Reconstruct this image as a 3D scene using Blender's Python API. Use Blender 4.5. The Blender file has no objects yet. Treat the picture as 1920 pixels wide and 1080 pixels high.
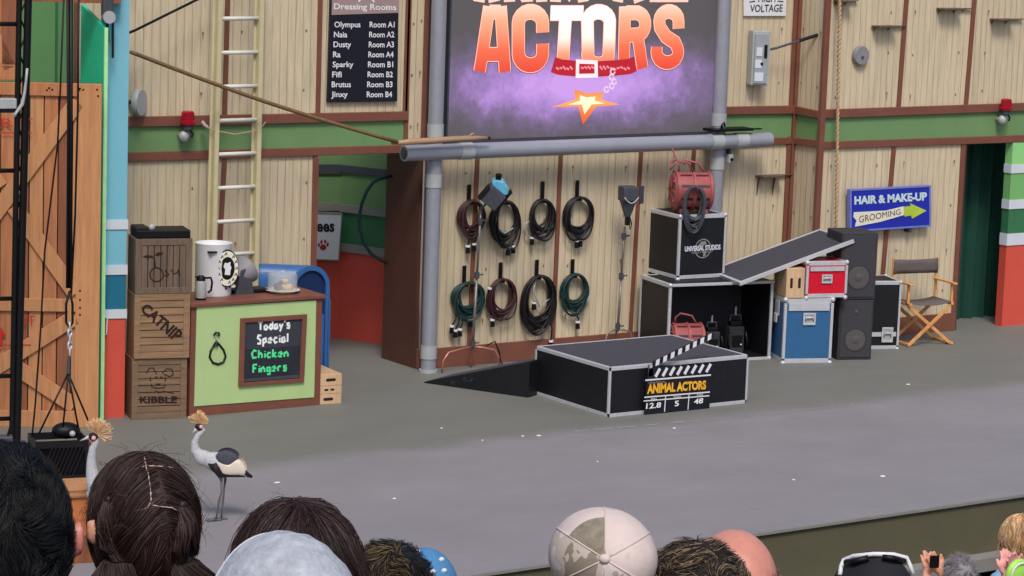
import bpy, bmesh, math, random
from math import sin, cos, pi, radians
from mathutils import Vector, Matrix, noise
random.seed(7)
scn = bpy.context.scene
col = scn.collection
# ------------------------------------------------------------------ camera
CAM = Vector((0, 0, 5.65)); FPX = 5259.6
YAW, PITCH, ROLL = radians(55.8101), radians(8.92827), radians(1.97894)
FW = Vector((cos(YAW)*cos(PITCH), sin(YAW)*cos(PITCH), -sin(PITCH)))
r0 = Vector((sin(YAW), -cos(YAW), 0)); u0 = r0.cross(FW)
RT = cos(ROLL)*r0 + sin(ROLL)*u0; UP = -sin(ROLL)*r0 + cos(ROLL)*u0
cd = bpy.data.cameras.new('camera'); cam = bpy.data.objects.new('camera', cd); col.objects.link(cam)
cd.sensor_width = 36; cd.lens = FPX/1920*36; cd.clip_start = .05; cd.clip_end = 500
cam.matrix_world = Matrix(((RT.x, UP.x, -FW.x, 0), (RT.y, UP.y, -FW.y, 0), (RT.z, UP.z, -FW.z, 5.65), (0, 0, 0, 1)))
scn.camera = cam
# ------------------------------------------------------------------ light
SUN_EL, SUN_AZ = 52, -28     # azimuth measured from the -Y direction towards -X
w = bpy.data.worlds.new('World'); scn.world = w; w.use_nodes = True
nt = w.node_tree; bgn = nt.nodes['Background']; sky = nt.nodes.new('ShaderNodeTexSky')
sky.sky_type = 'NISHITA'; sky.sun_disc = False; sky.sun_elevation = radians(SUN_EL)
sky.air_density = 1.0; sky.dust_density = 3.0; sky.ozone_density = .6
sundir = Vector((-sin(radians(-SUN_AZ))*cos(radians(SUN_EL)), -cos(radians(-SUN_AZ))*cos(radians(SUN_EL)), sin(radians(SUN_EL))))
sky.sun_rotation = math.atan2(sundir.x, sundir.y)
nt.links.new(sky.outputs[0], bgn.inputs[0]); bgn.inputs[1].default_value = .105
ld = bpy.data.lights.new('sun', 'SUN'); ld.energy = 1.75; ld.angle = radians(16); ld.color = (1, .95, .88)
lo = bpy.data.objects.new('sun', ld); col.objects.link(lo); lo.rotation_euler = (-sundir).to_track_quat('-Z', 'Y').to_euler()
scn.view_settings.view_transform = 'Standard'; scn.view_settings.look = 'None'
scn.view_settings.exposure = 0.30; scn.view_settings.gamma = 1
# ------------------------------------------------------------------ materials
def lin(c): return tuple(((v/255+.055)/1.055)**2.4 if v > 10 else v/255/12.92 for v in c)
def mat(name, c, rough=.6, metal=0, nz=.12, sc=6, bump=.15, stretch=(1, 1, 1), spec=.4, srgb=True, dirt=0):
    m = bpy.data.materials.new(name); m.use_nodes = True; n = m.node_tree.nodes; l = m.node_tree.links
    b = n['Principled BSDF']; b.inputs['Roughness'].default_value = rough; b.inputs['Metallic'].default_value = metal
    b.inputs['Specular IOR Level'].default_value = spec
    c = lin(c) if srgb else c
    tc = n.new('ShaderNodeTexCoord'); mp = n.new('ShaderNodeMapping'); mp.inputs['Scale'].default_value = stretch
    l.new(tc.outputs['Object'], mp.inputs[0])
    t = n.new('ShaderNodeTexNoise'); t.inputs['Scale'].default_value = sc; t.inputs['Detail'].default_value = 6; t.inputs['Roughness'].default_value = .65
    l.new(mp.outputs[0], t.inputs[0])
    r = n.new('ShaderNodeValToRGB'); l.new(t.outputs[0], r.inputs[0])
    r.color_ramp.elements[0].position = .3; r.color_ramp.elements[1].position = .7
    r.color_ramp.elements[0].color = tuple(max(0, v*(1-nz)) for v in c)+(1,); r.color_ramp.elements[1].color = tuple(min(1, v*(1+nz)) for v in c)+(1,)
    out = r.outputs[0]
    if dirt:
        t2 = n.new('ShaderNodeTexNoise'); t2.inputs['Scale'].default_value = sc*.35; t2.inputs['Detail'].default_value = 9; t2.inputs['Roughness'].default_value = .75
        l.new(mp.outputs[0], t2.inputs[0]); r2 = n.new('ShaderNodeValToRGB'); l.new(t2.outputs[0], r2.inputs[0])
        r2.color_ramp.elements[0].position = .5; r2.color_ramp.elements[0].color = (0, 0, 0, 1); r2.color_ramp.elements[1].position = .75; r2.color_ramp.elements[1].color = (dirt,)*3+(1,)
        mx = n.new('ShaderNodeMix'); mx.data_type = 'RGBA'; l.new(r2.outputs[0], mx.inputs[0]); l.new(out, mx.inputs[6]); mx.inputs[7].default_value = tuple(v*.45+.02 for v in c)+(1,)
        out = mx.outputs[2]
    l.new(out, b.inputs['Base Color'])
    if bump:
        bp = n.new('ShaderNodeBump'); bp.inputs['Strength'].default_value = bump; bp.inputs['Distance'].default_value = .01
        l.new(t.outputs[0], bp.inputs['Height']); l.new(bp.outputs[0], b.inputs['Normal'])
    return m
def emit(name, c, s=1):
    m = bpy.data.materials.new(name); m.use_nodes = True; n = m.node_tree.nodes
    b = n['Principled BSDF']; b.inputs['Base Color'].default_value = (.01, .01, .01, 1); b.inputs['Emission Color'].default_value = lin(c)+(1,); b.inputs['Emission Strength'].default_value = s*.86
    return m
def emit_z(name, stops, z0, z1, s=1):      # picture colour on the lit screen running down the letter
    m = emit(name, (255, 255, 255), s); n = m.node_tree.nodes; l = m.node_tree.links
    tc = n.new('ShaderNodeTexCoord'); sp = n.new('ShaderNodeSeparateXYZ'); l.new(tc.outputs['Object'], sp.inputs[0])
    mr = n.new('ShaderNodeMapRange'); mr.inputs[1].default_value = z0; mr.inputs[2].default_value = z1; l.new(sp.outputs[2], mr.inputs[0])
    r = n.new('ShaderNodeValToRGB'); l.new(mr.outputs[0], r.inputs[0])
    e = r.color_ramp.elements; e[0].position = stops[0][0]; e[0].color = lin(stops[0][1])+(1,); e[1].position = stops[-1][0]; e[1].color = lin(stops[-1][1])+(1,)
    for p, c in stops[1:-1]: k = e.new(p); k.color = lin(c)+(1,)
    l.new(r.outputs[0], n['Principled BSDF'].inputs['Emission Color']); return m
def siding_mat(name, c, groove, sp=.092, off=0.0):
    m = mat(name, c, .75, 0, .13, 3.0, .1, (9, 9, .8), dirt=.42); n = m.node_tree.nodes; l = m.node_tree.links; b = n['Principled BSDF']
    tc = n['Texture Coordinate'] if 'Texture Coordinate' in n else n.new('ShaderNodeTexCoord')
    s = n.new('ShaderNodeSeparateXYZ'); l.new(tc.outputs['Object'], s.inputs[0])
    wn = n.new('ShaderNodeTexNoise'); wn.inputs['Scale'].default_value = 1.3; mpn = n.new('ShaderNodeMapping'); mpn.inputs['Scale'].default_value = (2, 2, .5)
    l.new(tc.outputs['Object'], mpn.inputs[0]); l.new(mpn.outputs[0], wn.inputs[0])
    a = n.new('ShaderNodeMath'); a.operation = 'MULTIPLY_ADD'; l.new(wn.outputs[0], a.inputs[0]); a.inputs[1].default_value = .045; l.new(s.outputs[0], a.inputs[2])
    a2 = n.new('ShaderNodeMath'); a2.operation = 'DIVIDE'; l.new(a.outputs[0], a2.inputs[0]); a2.inputs[1].default_value = sp
    f = n.new('ShaderNodeMath'); f.operation = 'FRACT'; l.new(a2.outputs[0], f.inputs[0])
    pp = n.new('ShaderNodeMath'); pp.operation = 'PINGPONG'; l.new(a2.outputs[0], pp.inputs[0]); pp.inputs[1].default_value = .5
    r = n.new('ShaderNodeValToRGB'); l.new(pp.outputs[0], r.inputs[0])
    r.color_ramp.elements[0].position = .03; r.color_ramp.elements[0].color = (0, 0, 0, 1); r.color_ramp.elements[1].position = .10; r.color_ramp.elements[1].color = (1, 1, 1, 1)
    # grooves fade in and out like worn siding
    gn = n.new('ShaderNodeTexNoise'); gn.inputs['Scale'].default_value = 2.2; gm = n.new('ShaderNodeMapping'); gm.inputs['Scale'].default_value = (3.5, 3.5, .55)
    l.new(tc.outputs['Object'], gm.inputs[0]); l.new(gm.outputs[0], gn.inputs[0])
    gr = n.new('ShaderNodeMapRange'); l.new(gn.outputs[0], gr.inputs[0]); gr.inputs[1].default_value = .35; gr.inputs[2].default_value = .65; gr.inputs[3].default_value = .08; gr.inputs[4].default_value = .50
    inv = n.new('ShaderNodeMath'); inv.operation = 'SUBTRACT'; inv.inputs[0].default_value = 1; l.new(r.outputs[0], inv.inputs[1])
    gf = n.new('ShaderNodeMath'); gf.operation = 'MULTIPLY'; l.new(inv.outputs[0], gf.inputs[0]); l.new(gr.outputs[0], gf.inputs[1])
    mx = n.new('ShaderNodeMix'); mx.data_type = 'RGBA'; src = b.inputs['Base Color'].links[0].from_socket
    l.new(gf.outputs[0], mx.inputs[0]); mx.inputs[7].default_value = lin(groove)+(1,); l.new(src, mx.inputs[6]); l.new(mx.outputs[2], b.inputs['Base Color'])
    oi = n.new('ShaderNodeObjectInfo'); vm = n.new('ShaderNodeMapRange'); l.new(oi.outputs['Random'], vm.inputs[0]); vm.inputs[3].default_value = .90; vm.inputs[4].default_value = 1.06
    hv = n.new('ShaderNodeMix'); hv.data_type = 'RGBA'; hv.blend_type = 'MULTIPLY'; hv.inputs[0].default_value = 1; l.new(mx.outputs[2], hv.inputs[6]); l.new(vm.outputs[0], hv.inputs[7]); l.new(hv.outputs[2], b.inputs['Base Color'])
    for q in [x for x in n if x.type == 'MAPPING']:      # every panel gets its own grain
        sc_ = n.new('ShaderNodeVectorMath'); sc_.operation = 'SCALE'; sc_.inputs[0].default_value = (7, 3, 11); l.new(oi.outputs['Random'], sc_.inputs['Scale']); l.new(sc_.outputs[0], q.inputs['Location'])
    bp = n.new('ShaderNodeBump'); bp.inputs['Strength'].default_value = .6; bp.inputs['Distance'].default_value = .006; l.new(r.outputs[0], bp.inputs['Height'])
    l.new(b.inputs['Normal'].links[0].from_socket, bp.inputs['Normal']); l.new(bp.outputs[0], b.inputs['Normal'])
    return m
def wood_mat(name, c, nz=.3, axis=2, rough=.55, sc=5):
    st = [14, 14, 14]; st[axis] = 1.0
    return mat(name, c, rough, 0, nz, sc/3, .3, tuple(st), dirt=.6)
M = {}
M['siding'] = siding_mat('siding', (201, 185, 157), (132, 112, 86))
M['brown'] = mat('brown_paint', (120, 74, 60), .5, 0, .12, 5, .1, dirt=.25)
M['dkbrown'] = mat('dark_brown_paint', (84, 50, 40), .6, 0, .15, 4, .1, dirt=.4)
M['green'] = mat('green_paint', (108, 142, 94), .55, 0, .07, 2.2, .06, dirt=.2)
M['knot'] = mat('knot', (128, 112, 90), .8)
M['steel'] = mat('pipe_paint', (160, 163, 174), .38, .35, .06, 7, .05, dirt=.2)
M['alu'] = mat('aluminium', (198, 200, 206), .38, .25, .07, 20, .1, dirt=.35)
M['black'] = mat('black_panel', (19, 20, 26), .5, 0, .25, 22, .2, dirt=.3)
M['blacktop'] = mat('black_carpet', (66, 66, 76), .85, 0, .18, 60, .4, dirt=.3)
M['iron'] = mat('black_iron', (14, 13, 16), .5, .3, .3, 12, .2)
M['rubber'] = mat('black_rubber', (23, 20, 23), .45, 0, .3, 20, .1)
M['maroon'] = mat('maroon_cable', (58, 30, 34), .45)
M['gcable'] = mat('green_cable', (24, 52, 52), .45)
M['white'] = mat('white_paint', (222, 222, 226), .45, 0, .05, 8, .05, dirt=.1)
M['grey'] = mat('grey_paint', (170, 174, 176), .45, .1, .08, 8, .05, dirt=.3)
M['standpole'] = mat('stand_metal', (128, 122, 116), .4, .4, .15, 20, .1, dirt=.4)
M['dkgrey'] = mat('dark_grey_metal', (72, 75, 84), .5, .2, .15, 9, .1)
M['spk'] = mat('speaker_shell', (50, 50, 56), .75, 0, .12, 70, .3)
M['grille'] = mat('grille', (60, 58, 64), .8, 0, .25, 150, .5)
M['cone'] = mat('speaker_cone', (82, 78, 80), .6, 0, .1, 20, .1)
M['red'] = mat('red_enamel', (205, 16, 46), .4, 0, .06, 8, .05, dirt=.15)
M['siren'] = mat('faded_red_enamel', (158, 84, 84), .5, 0, .15, 9, .1, dirt=.4)
M['blue'] = mat('blue_laminate', (46, 96, 142), .5, 0, .06, 10, .08, dirt=.15)
M['mail'] = mat('blue_plastic', (52, 98, 156), .35, 0, .08, 6, .04)
M['mailin'] = mat('blue_inside', (16, 40, 82), .5)
M['lime'] = mat('lime_panel', (176, 202, 140), .5, 0, .04, 3, .05, dirt=.08)
M['chalk'] = mat('chalkboard', (38, 40, 50), .8, 0, .2, 6, .1)
M['chalk2'] = mat('chalkboard_wiped', (54, 57, 68), .8, 0, .2, 6, .1)
M['chw'] = mat('white_chalk', (238, 240, 240), .9, bump=0)
M['chg'] = mat('green_chalk', (84, 226, 150), .9, bump=0)
M['ply'] = wood_mat('birch_ply', (206, 172, 136), .10)
M['crate1'] = wood_mat('crate_grey_brown', (108, 90, 76), .34, 2)
M['crate2'] = wood_mat('crate_tan', (144, 114, 86), .34, 0)
M['crate3'] = wood_mat('crate_brown', (122, 98, 76), .34, 0)
M['slot'] = mat('dark_gap', (40, 26, 18), .9)
M['ink'] = mat('dark_ink', (44, 26, 20), .9, bump=0)
M['cedar'] = wood_mat('cedar', (178, 116, 76), .22, 2)
M['cedar2'] = wood_mat('cedar_brace', (190, 134, 90), .18, 2)
M['cedar3'] = wood_mat('cedar_dark', (138, 84, 56), .25, 2)
M['plank'] = wood_mat('stained_plank', (192, 116, 66), .2, 0)
M['chair'] = wood_mat('chair_wood', (216, 158, 96), .15, 2, .4)
M['canvas'] = mat('grey_canvas', (98, 88, 88), .9, 0, .1, 30, .3)
M['cream'] = mat('cream_fibreglass', (196, 186, 148), .5, 0, .07, 6, .06, dirt=.25)
M['rung'] = mat('pale_rung', (208, 208, 200), .45, 0, .07, 6, .05, dirt=.2)
M['sky1'] = mat('light_blue_paint', (122, 186, 206), .55, 0, .04, 2, .05, dirt=.12)
M['teal1'] = mat('dark_teal_paint', (26, 108, 138), .55, 0, .05, 2, .05)
M['orange'] = mat('orange_red_paint', (208, 82, 66), .55, 0, .06, 2, .05, dirt=.15)
M['trimw'] = mat('pale_trim', (206, 212, 222), .5, 0, .04, 4, .05, dirt=.15)
M['lgreen'] = mat('pale_green_paint', (142, 206, 130), .55, 0, .05, 2, .05)
M['mgreen'] = mat('mid_green_paint', (116, 176, 106), .55, 0, .05, 2, .05)
M['dgreen'] = mat('deep_green_paint', (54, 112, 74), .55, 0, .07, 2, .05)
M['curtain'] = mat('green_curtain', (14, 66, 54), .8, 0, .15, 8, .1)
M['teal'] = mat('bright_teal', (44, 206, 158), .4, 0, .1, 4, .03)
M['pale'] = mat('pale_green_edge', (178, 236, 168), .5)
M['signblue'] = mat('sign_blue', (32, 44, 168), .4, 0, .08, 6, .05, dirt=.25)
M['signw'] = mat('sign_cream', (226, 222, 206), .6, 0, .05, 10, .03)
M['signg'] = mat('sign_lime', (176, 200, 62), .6)
M['navy'] = mat('sign_black', (22, 22, 36), .45, 0, .1, 6, .03)
M['mauve'] = mat('sign_mauve', (158, 134, 130), .6, 0, .06, 6, .03)
M['text'] = mat('sign_text', (222, 222, 226), .6, bump=0)
M['ropeb'] = mat('brown_rope', (122, 96, 66), .9, 0, .3, 40, .5)
M['ropel'] = mat('pale_rope', (186, 154, 120), .9, 0, .3, 50, .5)
M['branch'] = wood_mat('branch', (166, 134, 108), .2, 0)
M['shelf'] = wood_mat('weathered_shelf', (92, 76, 62), .3, 0)
M['glassy'] = mat('milky_acrylic', (215, 222, 228), .1, 0, .02, 3, 0)
M['glassy'].node_tree.nodes['Principled BSDF'].inputs['Alpha'].default_value = .22
M['pastry'] = mat('pastry', (214, 184, 120), .7, 0, .3, 14, .4)
M['choc'] = mat('pastry_dark', (72, 46, 34), .7, 0, .3, 14, .4)
M['lens'] = mat('red_lens', (150, 16, 34), .2, 0, .15, 12, .05)
M['gel'] = mat('blue_gel', (96, 172, 206), .3, 0, .12, 10, .1)
M['copper'] = mat('copper_leg', (186, 128, 110), .35, .5, .06, 9, .05)
M['fabwhite'] = mat('speck', (226, 228, 228), .8)
M['olive'] = mat('stage_front_paint', (92, 88, 68), .8, 0, .08, 2, .1, dirt=.25)
M['kerb'] = mat('grey_kerb', (136, 134, 130), .8, 0, .06, 5, .1, dirt=.3)
M['pit'] = mat('dark_pit_floor', (34, 35, 44), .7, 0, .2, 3, .1)
M['concrete'] = mat('bench_concrete', (110, 108, 104), .85, 0, .12, 3, .2, dirt=.3)
def scratch(m, colr, amt=.5, sc=5):        # light wear lines in two directions plus scuffed spots
    n = m.node_tree.nodes; l = m.node_tree.links; b = n['Principled BSDF']; tc = n['Texture Coordinate'] if 'Texture Coordinate' in n else n.new('ShaderNodeTexCoord')
    for rot, st, lo_, hi_ in ((.6, (1.2, 22, 22), .66, .70), (-.9, (22, 22, 1.0), .67, .71), (0, (6, 6, 6), .64, .76)):
        mp = n.new('ShaderNodeMapping'); mp.inputs['Scale'].default_value = st; mp.inputs['Rotation'].default_value = (rot, rot, rot); l.new(tc.outputs['Object'], mp.inputs[0])
        t = n.new('ShaderNodeTexNoise'); t.inputs['Scale'].default_value = sc/5; t.inputs['Detail'].default_value = 7; t.inputs['Roughness'].default_value = .8; l.new(mp.outputs[0], t.inputs[0])
        r = n.new('ShaderNodeMapRange'); l.new(t.outputs[0], r.inputs[0]); r.inputs[1].default_value = lo_; r.inputs[2].default_value = hi_; r.inputs[4].default_value = amt
        q = n.new('ShaderNodeMix'); q.data_type = 'RGBA'; src = b.inputs['Base Color'].links[0].from_socket; l.new(r.outputs[0], q.inputs[0]); l.new(src, q.inputs[6]); q.inputs[7].default_value = lin(colr)+(1,); l.new(q.outputs[2], b.inputs['Base Color'])
scratch(M['black'], (96, 98, 104), .4); scratch(M['blacktop'], (112, 112, 118), .35); scratch(M['blue'], (120, 150, 176), .4); scratch(M['red'], (224, 130, 136), .35)
for k_ in ('crate1', 'crate2', 'crate3'): scratch(M[k_], (78, 60, 46), .6, 8)
scratch(M['cedar'], (120, 74, 48), .5, 8); scratch(M['cedar2'], (140, 88, 58), .5, 8); scratch(M['siding'], (150, 134, 110), .35, 6)
scratch(M['alu'], (110, 110, 112), .6, 9); scratch(M['brown'], (96, 58, 46), .5); scratch(M['green'], (132, 158, 118), .4); scratch(M['orange'], (168, 74, 62), .45); scratch(M['lime'], (150, 172, 122), .35); scratch(M['sky1'], (98, 158, 180), .35); scratch(M['steel'], (126, 128, 134), .5); scratch(M['olive'], (70, 68, 54), .5); scratch(M['signblue'], (70, 84, 176), .4)
# ------------------------------------------------------------------ mesh builder
class MB:
    def __init__(s): s.v = []; s.f = []; s.m = []
    def add(s, vs, fs, m=0):
        k = len(s.v); s.v += [tuple(v) for v in vs]; s.f += [tuple(i+k for i in f) for f in fs]; s.m += [m]*len(fs); return s
    def box(s, a, b, m=0):
        x0, y0, z0 = a; x1, y1, z1 = b
        return s.add([(x0, y0, z0), (x1, y0, z0), (x1, y1, z0), (x0, y1, z0), (x0, y0, z1), (x1, y0, z1), (x1, y1, z1), (x0, y1, z1)],
                     [(0, 3, 2, 1), (4, 5, 6, 7), (0, 1, 5, 4), (1, 2, 6, 5), (2, 3, 7, 6), (3, 0, 4, 7)], m)
    def bar(s, p, q, wd, th, up=(0, 1, 0), m=0):     # rectangular bar p->q, width wd across, thickness th along up
        p, q = Vector(p), Vector(q); d = (q-p).normalized(); u = Vector(up); u = (u-d*u.dot(d)).normalized(); r = d.cross(u)
        c = [(-.5, -.5), (.5, -.5), (.5, .5), (-.5, .5)]
        vs = [p+r*wd*a+u*th*b for a, b in c]+[q+r*wd*a+u*th*b for a, b in c]
        return s.add(vs, [(3, 2, 1, 0), (4, 5, 6, 7), (0, 1, 5, 4), (1, 2, 6, 5), (2, 3, 7, 6), (3, 0, 4, 7)], m)
    def tube(s, pts, r, n=8, m=0, cap=True):
        pts = [Vector(p) for p in pts]; rs = r if isinstance(r, (list, tuple)) else [r]*len(pts)
        k = len(s.v); u = None
        for i, p in enumerate(pts):
            d = (pts[min(i+1, len(pts)-1)]-pts[max(i-1, 0)]); d = d.normalized() if d.length > 1e-9 else Vector((0, 0, 1))
            if u is None: u = d.orthogonal().normalized()
            else:
                u = u-d*u.dot(d); u = u.normalized() if u.length > 1e-6 else d.orthogonal().normalized()
            w_ = d.cross(u)
            for j in range(n):
                a = 2*pi*j/n; s.v.append(tuple(p+(u*cos(a)+w_*sin(a))*rs[i]))
        for i in range(len(pts)-1):
            for j in range(n):
                a, b = k+i*n+j, k+i*n+(j+1) % n; s.f.append((a, b, b+n, a+n)); s.m.append(m)
        if cap and n > 2:
            s.f.append(tuple(k+j for j in reversed(range(n)))); s.f.append(tuple(k+(len(pts)-1)*n+j for j in range(n))); s.m += [m, m]
        return s
    def cyl(s, p, q, r, r2=None, n=20, m=0): return s.tube([p, q], [r, r if r2 is None else r2], n, m)
    def ell(s, c, r, n=16, k=10, m=0, rot=None):
        c = Vector(c); vs = []
        for i in range(k+1):
            t = pi*i/k
            for j in range(n):
                a = 2*pi*j/n; v = Vector((r[0]*sin(t)*cos(a), r[1]*sin(t)*sin(a), r[2]*cos(t)))
                if rot: v = rot @ v
                vs.append(c+v)
        fs = [(i*n+j, (i+1)*n+j, (i+1)*n+(j+1) % n, i*n+(j+1) % n) for i in range(k) for j in range(n)]
        return s.add(vs, fs, m)
    def lathe(s, prof, c=(0, 0, 0), n=24, m=0, axis='z'):
        c = Vector(c); vs = []
        for r, z in prof:
            for j in range(n):
                a = 2*pi*j/n
                v = (r*cos(a), r*sin(a), z) if axis == 'z' else ((r*cos(a), z, r*sin(a)) if axis == 'y' else (z, r*cos(a), r*sin(a)))
                vs.append(c+Vector(v))
        return s.add(vs, [(i*n+j, i*n+(j+1) % n, (i+1)*n+(j+1) % n, (i+1)*n+j) for i in range(len(prof)-1) for j in range(n)], m)
    def prism(s, poly, y0, y1, m=0, plane='xz'):      # extrude a 2-D outline
        n = len(poly); g = (lambda p, y: (p[0], y, p[1])) if plane == 'xz' else ((lambda p, y: (y, p[0], p[1])) if plane == 'yz' else (lambda p, y: (p[0], p[1], y)))
        return s.add([g(p, y0) for p in poly]+[g(p, y1) for p in poly], [tuple(range(n)), tuple(reversed(range(n, 2*n)))]+[(i, i+n, (i+1) % n+n, (i+1) % n) for i in range(n)], m)
    def ring(s, poly, inner, y0, y1, m=0):            # frame between two outlines of equal count (xz)
        n = len(poly)
        vs = [(p[0], y0, p[1]) for p in poly]+[(p[0], y0, p[1]) for p in inner]+[(p[0], y1, p[1]) for p in poly]+[(p[0], y1, p[1]) for p in inner]
        fs = []
        for i in range(n):
            j = (i+1) % n; fs += [(i, j, n+j, n+i), (2*n+i, 3*n+i, 3*n+j, 2*n+j), (i, 2*n+i, 2*n+j, j), (n+i, n+j, 3*n+j, 3*n+i)]
        return s.add(vs, fs, m)
    def build(s, name, mats, parent=None, bevel=0, smooth=False, fix=True):
        me = bpy.data.meshes.new(name); me.from_pydata(s.v, [], s.f)
        mats = mats if isinstance(mats, (list, tuple)) else [mats]
        for x in mats: me.materials.append(x)
        me.polygons.foreach_set('material_index', s.m)
        if smooth: me.polygons.foreach_set('use_smooth', [True]*len(me.polygons))
        if fix:
            bm = bmesh.new(); bm.from_mesh(me); bmesh.ops.remove_doubles(bm, verts=bm.verts, dist=1e-5); bmesh.ops.recalc_face_normals(bm, faces=bm.faces); bm.to_mesh(me); bm.free()
        me.update()
        o = bpy.data.objects.new(name, me); col.objects.link(o)
        if parent: o.parent = parent
        if bevel:
            b = o.modifiers.new('bevel', 'BEVEL'); b.width = bevel; b.segments = 2; b.limit_method = 'ANGLE'; b.angle_limit = radians(40)
        if smooth == 'auto':
            me.polygons.foreach_set('use_smooth', [True]*len(me.polygons))
            for e in me.edges: pass
            es = o.modifiers.new('split', 'EDGE_SPLIT'); es.split_angle = radians(38)
        return o
def tag(o, label, cat, group=None):
    o['label'] = label; o['category'] = cat
    if group: o['group'] = group
    return o
def struct(o, kind='structure'): o['kind'] = kind; return o
def thing(name, label, cat, loc=(0, 0, 0), phi=0, group=None):
    o = bpy.data.objects.new(name, None); col.objects.link(o); o.location = loc; o.rotation_euler = (0, 0, radians(-phi)); o.empty_display_size = .1
    tag(o, label, cat, group); o['_phi'] = phi; return o
# ---- measuring helpers: a photo point turned into real coordinates on a floor or wall plane
def ray(px, py): return FW+RT*((px-960)/FPX)+UP*((540-py)/FPX)
def fl(px, py, z=0.0): d = ray(px, py); return CAM+d*((z-CAM.z)/d.z)
def at(px, py, Y): d = ray(px, py); return CAM+d*(Y/d.y)
def far(px, py, D): return CAM+ray(px, py)*D
class Fr:
    def __init__(s, o, phi=0): s.o = Vector(o); s.phi = phi; a = radians(phi); s.x = Vector((cos(a), -sin(a), 0)); s.y = Vector((sin(a), cos(a), 0))
    def L(s, P): d = Vector(P)-s.o; return Vector((d.dot(s.x), d.dot(s.y), d.z))
    def f(s, px, py, c=0.0):      # point of the plane y=c, as (x, z)
        d = ray(px, py); t = (c-(CAM-s.o).dot(s.y))/d.dot(s.y); q = s.L(CAM+d*t); return (q.x, q.z)
    def s_(s, px, py, c=0.0):     # point of the plane x=c, as (y, z)
        d = ray(px, py); t = (c-(CAM-s.o).dot(s.x))/d.dot(s.x); q = s.L(CAM+d*t); return (q.y, q.z)
    def t(s, px, py, c=0.0):      # point of the plane z=c, as (x, y)
        q = s.L(fl(px, py, s.o.z+c)); return (q.x, q.y)
    def thing(s, name, label, cat, group=None): return thing(name, label, cat, s.o, s.phi, group)
# ---- lettering
def text_mesh(s, bold=.0, shear=0, space=1.0):
    c = bpy.data.curves.new('t', 'FONT'); c.body = s; c.offset = bold; c.shear = shear; c.space_character = space; c.resolution_u = 3
    o = bpy.data.objects.new('t', c); col.objects.link(o); bpy.context.view_layer.update()
    me = bpy.data.meshes.new_from_object(o.evaluated_get(bpy.context.evaluated_depsgraph_get()))
    vs = [v.co.copy() for v in me.vertices]; fs = [tuple(p.vertices) for p in me.polygons]
    bpy.data.objects.remove(o); bpy.data.curves.remove(c); bpy.data.meshes.remove(me)
    x0 = min(v.x for v in vs); x1 = max(v.x for v in vs); y0 = min(v.y for v in vs); y1 = max(v.y for v in vs)
    return [((v.x-x0)/(x1-x0), (v.y-y0)/(y1-y0)) for v in vs], fs
def letter(name, s, quad, F, y, m, parent, bold=.015, plane='f', wob=0, **k):
    """words painted on plane y of frame F; quad = photo corners TL TR BR BL of the words"""
    vs, fs = text_mesh(s, bold, **k); q = [getattr(F, plane)(*c, y) if plane != 's_' else F.s_(*c, y) for c in quad]
    out = []
    for u, v in vs:
        if wob: v += wob*sin(u*17)*.5; u += wob*.3*sin(v*9+u*20)
        a = [q[3][i]*(1-u)+q[2][i]*u for i in (0, 1)]; b = [q[0][i]*(1-u)+q[1][i]*u for i in (0, 1)]
        p = [a[i]*(1-v)+b[i]*v for i in (0, 1)]
        out.append((p[0], y, p[1]) if plane == 'f' else (y, p[0], p[1]))
    b = MB(); b.add(out, fs); return b.build(name, m, parent, fix=False)
def rq(x0, y0, x1, y1, s=0.0): return [(x0, y0), (x1, y0+s*(x1-x0)), (x1, y1+s*(x1-x0)), (x0, y1)]
def ribbon(b, pts, wd, y, m=0, closed=False):         # flat stroke in plane y through 2-D points
    pts = [Vector((p[0], p[1])) for p in pts]; n = len(pts); L = []; R = []
    for i, p in enumerate(pts):
        a = pts[i-1] if (i or closed) else p; c = pts[(i+1) % n] if (i < n-1 or closed) else p
        d1 = (p-a).normalized() if (p-a).length else (c-p).normalized(); d2 = (c-p).normalized() if (c-p).length else d1
        t = (d1+d2).normalized() if (d1+d2).length > .01 else d1; nn = Vector((-t.y, t.x)); k = wd/2/max(.5, nn.dot(Vector((-d1.y, d1.x))))
        L.append(p+nn*k); R.append(p-nn*k)
    vs = [(q.x, y, q.y) for q in L]+[(q.x, y, q.y) for q in R]; fs = [(i, n+i, n+(i+1) % n, (i+1) % n) for i in range(n if closed else n-1)]
    b.add(vs, fs, m); return b
def arc(cx, cy, rx, ry, a0, a1, n=14): return [(cx+rx*cos(radians(a0+(a1-a0)*i/n)), cy+ry*sin(radians(a0+(a1-a0)*i/n))) for i in range(n+1)]
# ================================================================== SETTING
fm = mat('stage_rubber', (137, 133, 138), .62, 0, .06, .55, .0, dirt=.25)
n = fm.node_tree.nodes; l = fm.node_tree.links; bs = n['Principled BSDF']
tc = n.new('ShaderNodeTexCoord'); sx = n.new('ShaderNodeSeparateXYZ'); l.new(tc.outputs['Object'], sx.inputs[0])
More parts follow.
